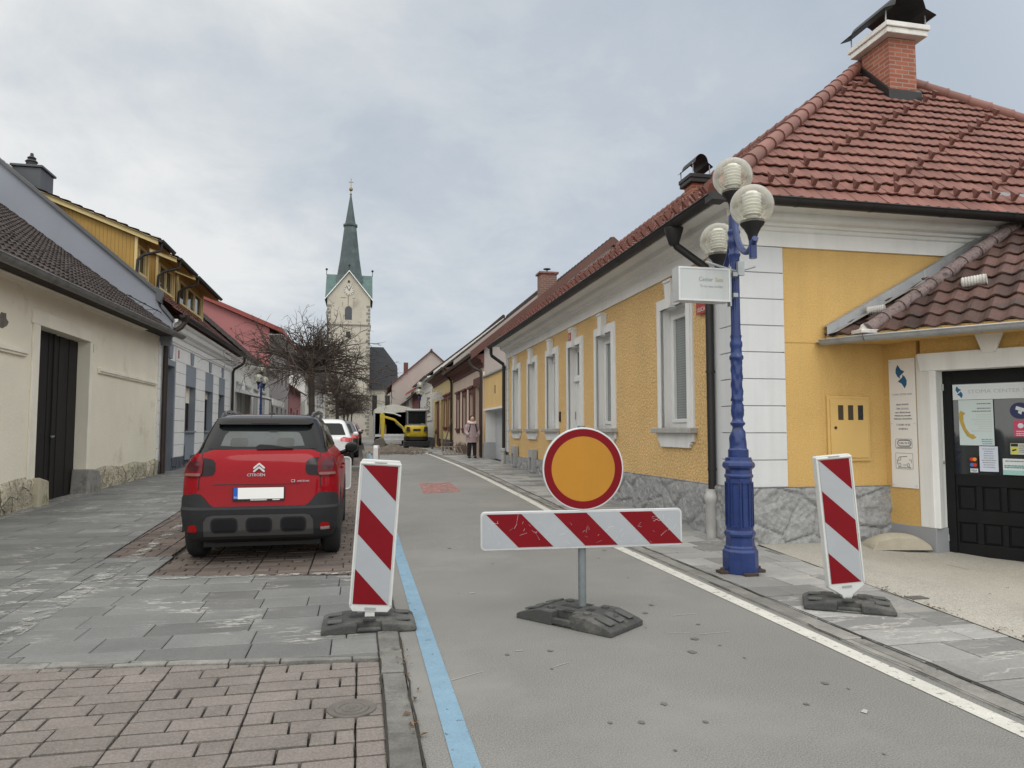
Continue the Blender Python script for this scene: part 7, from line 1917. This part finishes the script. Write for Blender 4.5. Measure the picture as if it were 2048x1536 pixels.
def tarp_truck():
    T = thing('tarpaulin_truck', 'small truck with pale tarpaulin cover, seen from its open dark rear behind the excavator', 'truck', (2.22, 48.5, gz(2, 48)))
    w = 1.27; tp = pm('pale_tarpaulin', (.52, .51, .46), .8, .12, 2, .004, 20); dk = pm('dark_inside', (.02, .02, .02), .9, .1)
    mb = MB(); prof = [(-w, .78), (-w, 2.45), (-w * .8, 2.62), (0, 2.82), (w * .8, 2.62), (w, 2.45), (w, .78)]
    n = len(prof)
    for off, m in ((0, 0), (.03, 1)):
        A = [mb.p(x * (1 - off / w), 0.02, z - off) for x, z in prof]; B = [mb.p(x * (1 - off / w), 4.6, z - off) for x, z in prof]
        for i in range(n - 1): mb.face((A[i], A[i + 1], B[i + 1], B[i]), m)
        mb.face(B, m)
    mb.build('tarpaulin', [tp, dk], T)
    mb = MB(); mb.prism([(-w * 1.0, 2.45), (-w * .8, 2.62), (0, 2.82), (w * .8, 2.62), (w, 2.45), (w * .6, 2.30), (-.3, 2.20), (-w * .98, 2.20)], 'y', -.05, .0); mb.build('rear_flap', tp, T)
    mb = MB(); mb.box(-w - .03, -w + .05, -.03, .06, .5, 2.45); mb.box(w - .05, w + .03, -.03, .06, .5, 2.45); mb.build('frame', m_steel, T)
    mb = MB(); mb.box(-w, w, .05, 4.6, .66, .78); mb.box(-w, w, -.03, .02, .62, .78); mb.box(-w * .55, w * .55, .0, .05, .38, .80); mb.build('tailboard', pm('tailboard_white', (.50, .51, .52), .5, .15, 3), T, bevel=.01)
    mb = MB(); mb.box(-.9, -.45, .7, 1.1, .78, 1.45); mb.build('crate', pm('plywood', (.30, .20, .10), .8, .15), T)
    mb = MB(); mb.box(-.4, .4, .2, 6.2, .40, .66); mb.build('chassis', m_black, T)
    for y in (1.2, 5.6):
        for sg in (-1, 1): wheel(T, sg * 1.02, y, .38, .26, sg)
    mb = MB(); mb.box(-1.05, 1.05, 4.8, 6.4, .5, 2.35); mb.build('driver_cab', pm('truck_white', (.6, .6, .6), .4, .06, coat=.5), T, bevel=.12)
    mb = MB(); mb.box(-.95, .95, 6.39, 6.42, 1.45, 2.15); mb.build('windscreen', m_carglass, T)


tarp_truck()


def heap(name, label, cat, loc, rx, ry, h, seed, mat):
    mb = MB(); rnd = random.Random(seed)
    def fn(u, v):
        r = v; a = 2 * math.pi * u; k = 1 + .18 * noise.noise(Vector((math.cos(a) * 1.5, math.sin(a) * 1.5, seed)))
        x, y = rx * k * r * math.cos(a), ry * k * r * math.sin(a); z = h * (1 - r) ** .9 * (1 + .25 * noise.noise(Vector((x * 4, y * 4, seed)))) + .05 * noise.noise(Vector((x * 9, y * 9, seed + 3))) * (1 - r * .9)
        return (x, y, z - .01)
    mb.grid(fn, 36, 14); o = mb.build(name, mat, smooth=60, weld=True); o.location = loc; tag(o, label, cat); return o


heap('gravel_heap', 'grey heap of dug gravel on the road in front of the truck', 'gravel heap', (1.60, 36.5, gz(1.6, 36)), .95, .9, .46, 4, m_soilp)
heap('soil_ridge', 'low brown ridge of soil in front of the yellow excavator tracks', 'soil heap', (2.75, 37.5, gz(2.7, 37)), 1.05, .5, .22, 8, m_soilp)
mb = MB(); rnd = random.Random(17)
for k in range(420):
    x = rnd.gauss(1.9, .75); y = 34 + abs(rnd.gauss(0, 2.0)) - rnd.random() * 2.2; r = rnd.uniform(.012, .05)
    if .3 < x < 3.4: mb.sphere((x, y, gz(x, y) + r * .4), r, 5, 4, 1, 1, .6)
mb.build('loose_rubble', m_soilp, kind='stuff', recalc=False)
P = [(.3, 34.3), (1.0, 33.9), (2.0, 34.3), (2.9, 33.8), (3.1, 34.5), (3.1, 44), (.3, 44)]
mb = MB(); mb.poly([(x, y, gz(x, y) + .006) for x, y in P]); mb.build('dug_road', pm('dusty_dirt', (.19, .165, .135), .95, .25, 2, .006, 30, dirt=(.11, .095, .08, .7), ds=1.5), kind='structure', recalc=False)


def trestle():
    T = thing('road_barrier', 'dark folded road barrier legs standing beside the excavator on the pavement', 'road barrier', (4.28, 40.5, gz(4.2, 40)))
    mb = MB()
    for y in (-.3, .3): mb.tube([(-.25, y, 0), (0, y, 1.15), (.25, y, 0)], .03, 6)
    mb.build('leg', m_rust, T); mb = MB(); mb.box(-.03, .03, -.75, .75, .85, 1.05); mb.build('board', m_brownwin, T, bevel=.01)


trestle()


# ---------------------------------------------------------------- things by the right-hand house fronts
m_oldwood = pm('weathered_wood', (.14, .105, .08), .85, .25, 6)


m_palewood = pm('grey_weathered_wood', (.22, .19, .155), .85, .25, 6)


def lattice(x, y):
    T = thing('wooden_lattice', 'weathered slatted wooden panel leaning low on the pavement behind the walking person', 'wooden panel', (x, y, gz(x, y)), R(-62))
    mb = MB(); M = Matrix.Rotation(R(-40), 4, 'Y'); mb.M = M
    mb.box(-.02, .02, -.85, .85, 0, .05); mb.box(-.02, .02, -.85, .85, .42, .47); mb.build('rail', m_palewood, T)
    mb = MB(); mb.M = M
    for k in range(9): y0 = -.84 + k * .205; mb.box(.0, .03, y0, y0 + .045, .04, .44)
    mb.build('slats', m_palewood, T)


lattice(4.30, 31.2)
for i, (x, y, l) in enumerate(((4.62, 31.6, 'small square brown planter nearest the walking person, against the cream house wall'), (4.70, 34.0, 'small square brown planter farther from the walking person, beside the tall brown pipe'))):
    T = thing('planter', l, 'planter', (x, y, gz(x, y)), 0, 'brown planters on the right pavement')
    mb = MB(); mb.prism([(-.15, 0), (.15, 0), (.2, .36), (-.2, .36)], 'y', -.18, .18); mb.build('pot', m_oldwood, T, bevel=.012); mb = MB(); rnd = random.Random(i)
    for k in range(40): a = rnd.uniform(0, 6.28); r = rnd.uniform(0, .14); h = rnd.uniform(.05, .2); q = (r * math.cos(a), r * math.sin(a), .34); mb.tube([q, (q[0] * 1.4, q[1] * 1.4, .36 + h)], [.006, .002], 3)
    mb.build('dry_plant', m_seed, T)
T = thing('wooden_stool', 'low wooden stool standing on the right pavement beyond the slatted panel', 'stool', (4.45, 36.5, gz(4.4, 36)))
mb = MB(); mb.box(-.3, .3, -.2, .2, .40, .45); mb.build('seat', m_oldwood, T, bevel=.008)
for x in (-.26, .26):
    for y in (-.16, .16): mb = MB(); mb.tube([(x, y, 0), (x * .9, y * .9, .4)], .022, 6); mb.build('leg', m_oldwood, T)
T = thing('ladder', 'dark wooden ladder leaning against the wall beside the tall brown pipe on the right', 'ladder', (4.62, 38.2, gz(4.6, 38)), R(-4))
mb = MB()
for y in (-.2, .2): mb.tube([(-.25, y, 0), (.24, y, 1.7)], .025, 6)
mb.build('rail', m_oldwood, T); mb = MB()
for k in range(6): t = .12 + k * .15; mb.tube([(-.25 + .49 * t, -.2, 1.7 * t), (-.25 + .49 * t, .2, 1.7 * t)], .018, 6)
mb.build('rung', m_oldwood, T)
# small grey board standing by the front of the red car, mostly hidden behind it
T = thing('parking_board', 'grey board with white rounded rim half hidden by the right side of the red car', 'sign board', (-.24, 13.1, gz(-.2, 13)), R(3))
mb = MB(); P = rrect(-.22, .09, .28, .84, .06); mb.prism(P, 'y', -.012, .0); mb.build('panel', m_greyt, T)
mb = MB(); Q = [(x, -.015, z) for x, z in P]; mb.tube(Q + Q[:1], .016, 6, cap=False); mb.build('rim', m_plastic, T, smooth=True)
mb = MB(); mb.tube([(-.08, .02, 0), (-.08, .02, .5)], .02, 8); mb.build('post', m_steel, T)
# squared stone kerb block at the end of the first parking bay
mb = MB(); mb.box(-1.5, .10, -.15, .35, -.05, .13); o = mb.build('kerb_block', m_kerb, bevel=.04, seg=3); o.location = (0, 21.6, gz(0, 21.6)); tag(o, 'rough grey raised stone block closing the parking bay beyond the red car', 'kerb block')


# ---------------------------------------------------------------- the person walking on the right pavement
def person():
    x, y = 4.27, 27.4
    T = thing('person', 'person in a pale pink padded coat and dark trousers walking on the right pavement', 'person', (x, y, gz(x, y) + .004), R(8))
    skin = pm('skin', (.52, .34, .27), .55, .05, 9); coat = pm('padded_coat', (.34, .255, .26), .32, .10, 5, .012, 9, coat=.25); tr = pm('dark_trousers', (.014, .014, .018), .85, .2, 6); shoe = pm('dark_shoe', (.02, .02, .022), .5, .1); furm = pm('hood_lining', (.58, .47, .45), .9, .1, 20, .01, 40); hairm = pm('dark_hair', (.03, .02, .016), .6, .2, 20)
    # one skinned figure (facing -y)
    V = [(0, 0, .86), (0, 0, 1.02), (0, -.01, 1.18), (0, -.005, 1.31), (0, -.02, 1.38), (0, -.03, 1.46), (0, -.04, 1.53),
         (-.085, 0, .82), (-.10, -.05, .47), (-.105, .05, .09), (-.11, -.10, .03), (.085, 0, .82), (.10, -.02, .46), (.10, -.06, .09), (.105, -.20, .03),
         (-.15, 0, 1.28), (-.215, .02, 1.04), (-.17, -.14, .87), (-.13, -.19, .84), (.15, 0, 1.28), (.215, .02, 1.04), (.17, -.14, .87), (.13, -.19, .84)]
    E_ = [(0, 1), (1, 2), (2, 3), (3, 4), (4, 5), (5, 6), (0, 7), (7, 8), (8, 9), (9, 10), (0, 11), (11, 12), (12, 13), (13, 14), (3, 15), (15, 16), (16, 17), (17, 18), (3, 19), (19, 20), (20, 21), (21, 22)]
    rad = [.12, .115, .125, .10, .05, .085, .08, .085, .06, .04, .035, .085, .06, .04, .035, .05, .042, .034, .03, .05, .042, .034, .03]
    me = bpy.data.meshes.new('body'); me.from_pydata(V, E_, []); o = bpy.data.objects.new('body', me); COL.objects.link(o)
    sk = o.modifiers.new('skin', 'SKIN'); 
    bm = bmesh.new(); bm.from_mesh(me); lay = bm.verts.layers.skin.verify()
    bm.verts.ensure_lookup_table()
    for v, r in zip(bm.verts, rad): v[lay].radius = (r, r)
    bm.verts[0][lay].use_root = True; bm.to_mesh(me); bm.free()
    ss_ = o.modifiers.new('sub', 'SUBSURF'); ss_.levels = 2; ss_.render_levels = 2
    bpy.context.view_layer.update(); dg = bpy.context.evaluated_depsgraph_get(); m2 = bpy.data.meshes.new_from_object(o.evaluated_get(dg)); bpy.data.objects.remove(o); m2.name = 'body'
    m2.materials.clear(); m2.materials.append(skin); m2.polygons.foreach_set('use_smooth', [True] * len(m2.polygons))
    o = bpy.data.objects.new('body', m2); COL.objects.link(o); o.parent = T
    def loft(name, rows, mat, n=20, cap=True):
        mb = MB(); rr = []
        for (cx, cy, z, a, b) in rows: rr.append([mb.p(cx + a * math.cos(2 * math.pi * k / n), cy + b * math.sin(2 * math.pi * k / n), z) for k in range(n)])
        for A, B in zip(rr, rr[1:]):
            for k in range(n): mb.face((A[k], A[(k + 1) % n], B[(k + 1) % n], B[k]))
        if cap: mb.face(rr[0][::-1]); mb.face(rr[-1])
        return mb.build(name, mat, T, smooth=60)
    rows = []; z = .62
    for k in range(23):
        t = k / 22; z = .62 + .76 * t; a = interp(t, [(0, .255), (.25, .26), (.6, .225), (.85, .205), (1, .10)]); q = 1 + .05 * math.cos(k * math.pi)
        rows.append((0, 0, z, a * q, a * .72 * q))
    c = loft('coat', rows, coat, 24)
    mb = MB()
    for sg in (-1, 1):
        P = [(sg * .15, 0, 1.30), (sg * .20, .01, 1.2), (sg * .24, .02, 1.06), (sg * .235, -.04, .98), (sg * .20, -.13, .92), (sg * .17, -.18, .90)]; rs = [.085, .09, .085, .08, .075, .06]
        PP = []; RR2 = []
        for a, b, ra, rb in zip(P, P[1:], rs, rs[1:]):
            for k in range(4): t = k / 4; PP.append(tuple(a[i] + (b[i] - a[i]) * t for i in range(3))); RR2.append((ra + (rb - ra) * t) * (1 + .05 * (-1) ** k))
        mb.tube(PP + [P[-1]], RR2 + [rs[-1]], 12)
    mb.build('sleeves', coat, c, smooth=60)
    mb = MB()
    n = 16
    for k in range(n):
        pass
    ring = [(.13 * math.cos(2 * math.pi * k / n), -.01 + .12 * math.sin(2 * math.pi * k / n), 1.385 + .03 * math.sin(2 * math.pi * k / n)) for k in range(n + 1)]; mb.tube(ring, .062, 10, cap=False); mb.build('hood_collar', furm, c, smooth=True)
    mb = MB()
    for sg in (-1, 1): mb.tube([(sg * .10, -.13, 1.33), (sg * .13, -.165, 1.22), (sg * .16, -.16, 1.08), (sg * .18, -.10, 1.02)], .022, 6)
    mb.box(-.15, .15, .14, .30, .95, 1.32); mb.build('backpack', m_black, c, bevel=.02)
    mb = MB()
    mb.tube([(-.09, 0, .80), (-.10, -.045, .47), (-.105, .045, .10)], [.11, .085, .07], 12); mb.tube([(.09, 0, .80), (.10, -.02, .46), (.10, -.06, .10)], [.11, .085, .07], 12); mb.build('trousers', tr, T, smooth=True)
    mb = MB()
    for q in ((-.11, -.02, .05), (.103, -.13, .05)): mb.sphere(q, .055, 12, 8, 1, 2.2, .9)
    mb.build('shoes', shoe, T, smooth=True)
    mb = MB(); mb.sphere((0, -.045, 1.535), .092, 16, 12, .88, 1.02, 1.15); hd = mb.build('head', skin, o, smooth=True)
    mb = MB()
    for sg in (-1, 1): mb.sphere((sg * .032, -.125, 1.545), .012, 8, 6, 1.2, .5, .8)
    mb.build('eyes', m_dark, hd); mb = MB(); mb.prism([(-.012, 1.51), (.012, 1.51), (0, 1.545)], 'y', -.158, -.12); mb.build('nose', skin, hd); mb = MB(); mb.box(-.024, .024, -.134, -.12, 1.482, 1.49); mb.build('mouth', pm('lips', (.35, .14, .12), .5, .05), hd)
    mb = MB(); mb.sphere((0, -.015, 1.56), .104, 16, 12, .92, 1.0, 1.10)
    mb.v = [Vector((v.x, max(v.y, -.10 + max(0, 1.60 - v.z) * 1.1), v.z)) for v in mb.v]; mb.build('hair', hairm, hd, smooth=True)
    return T


person()
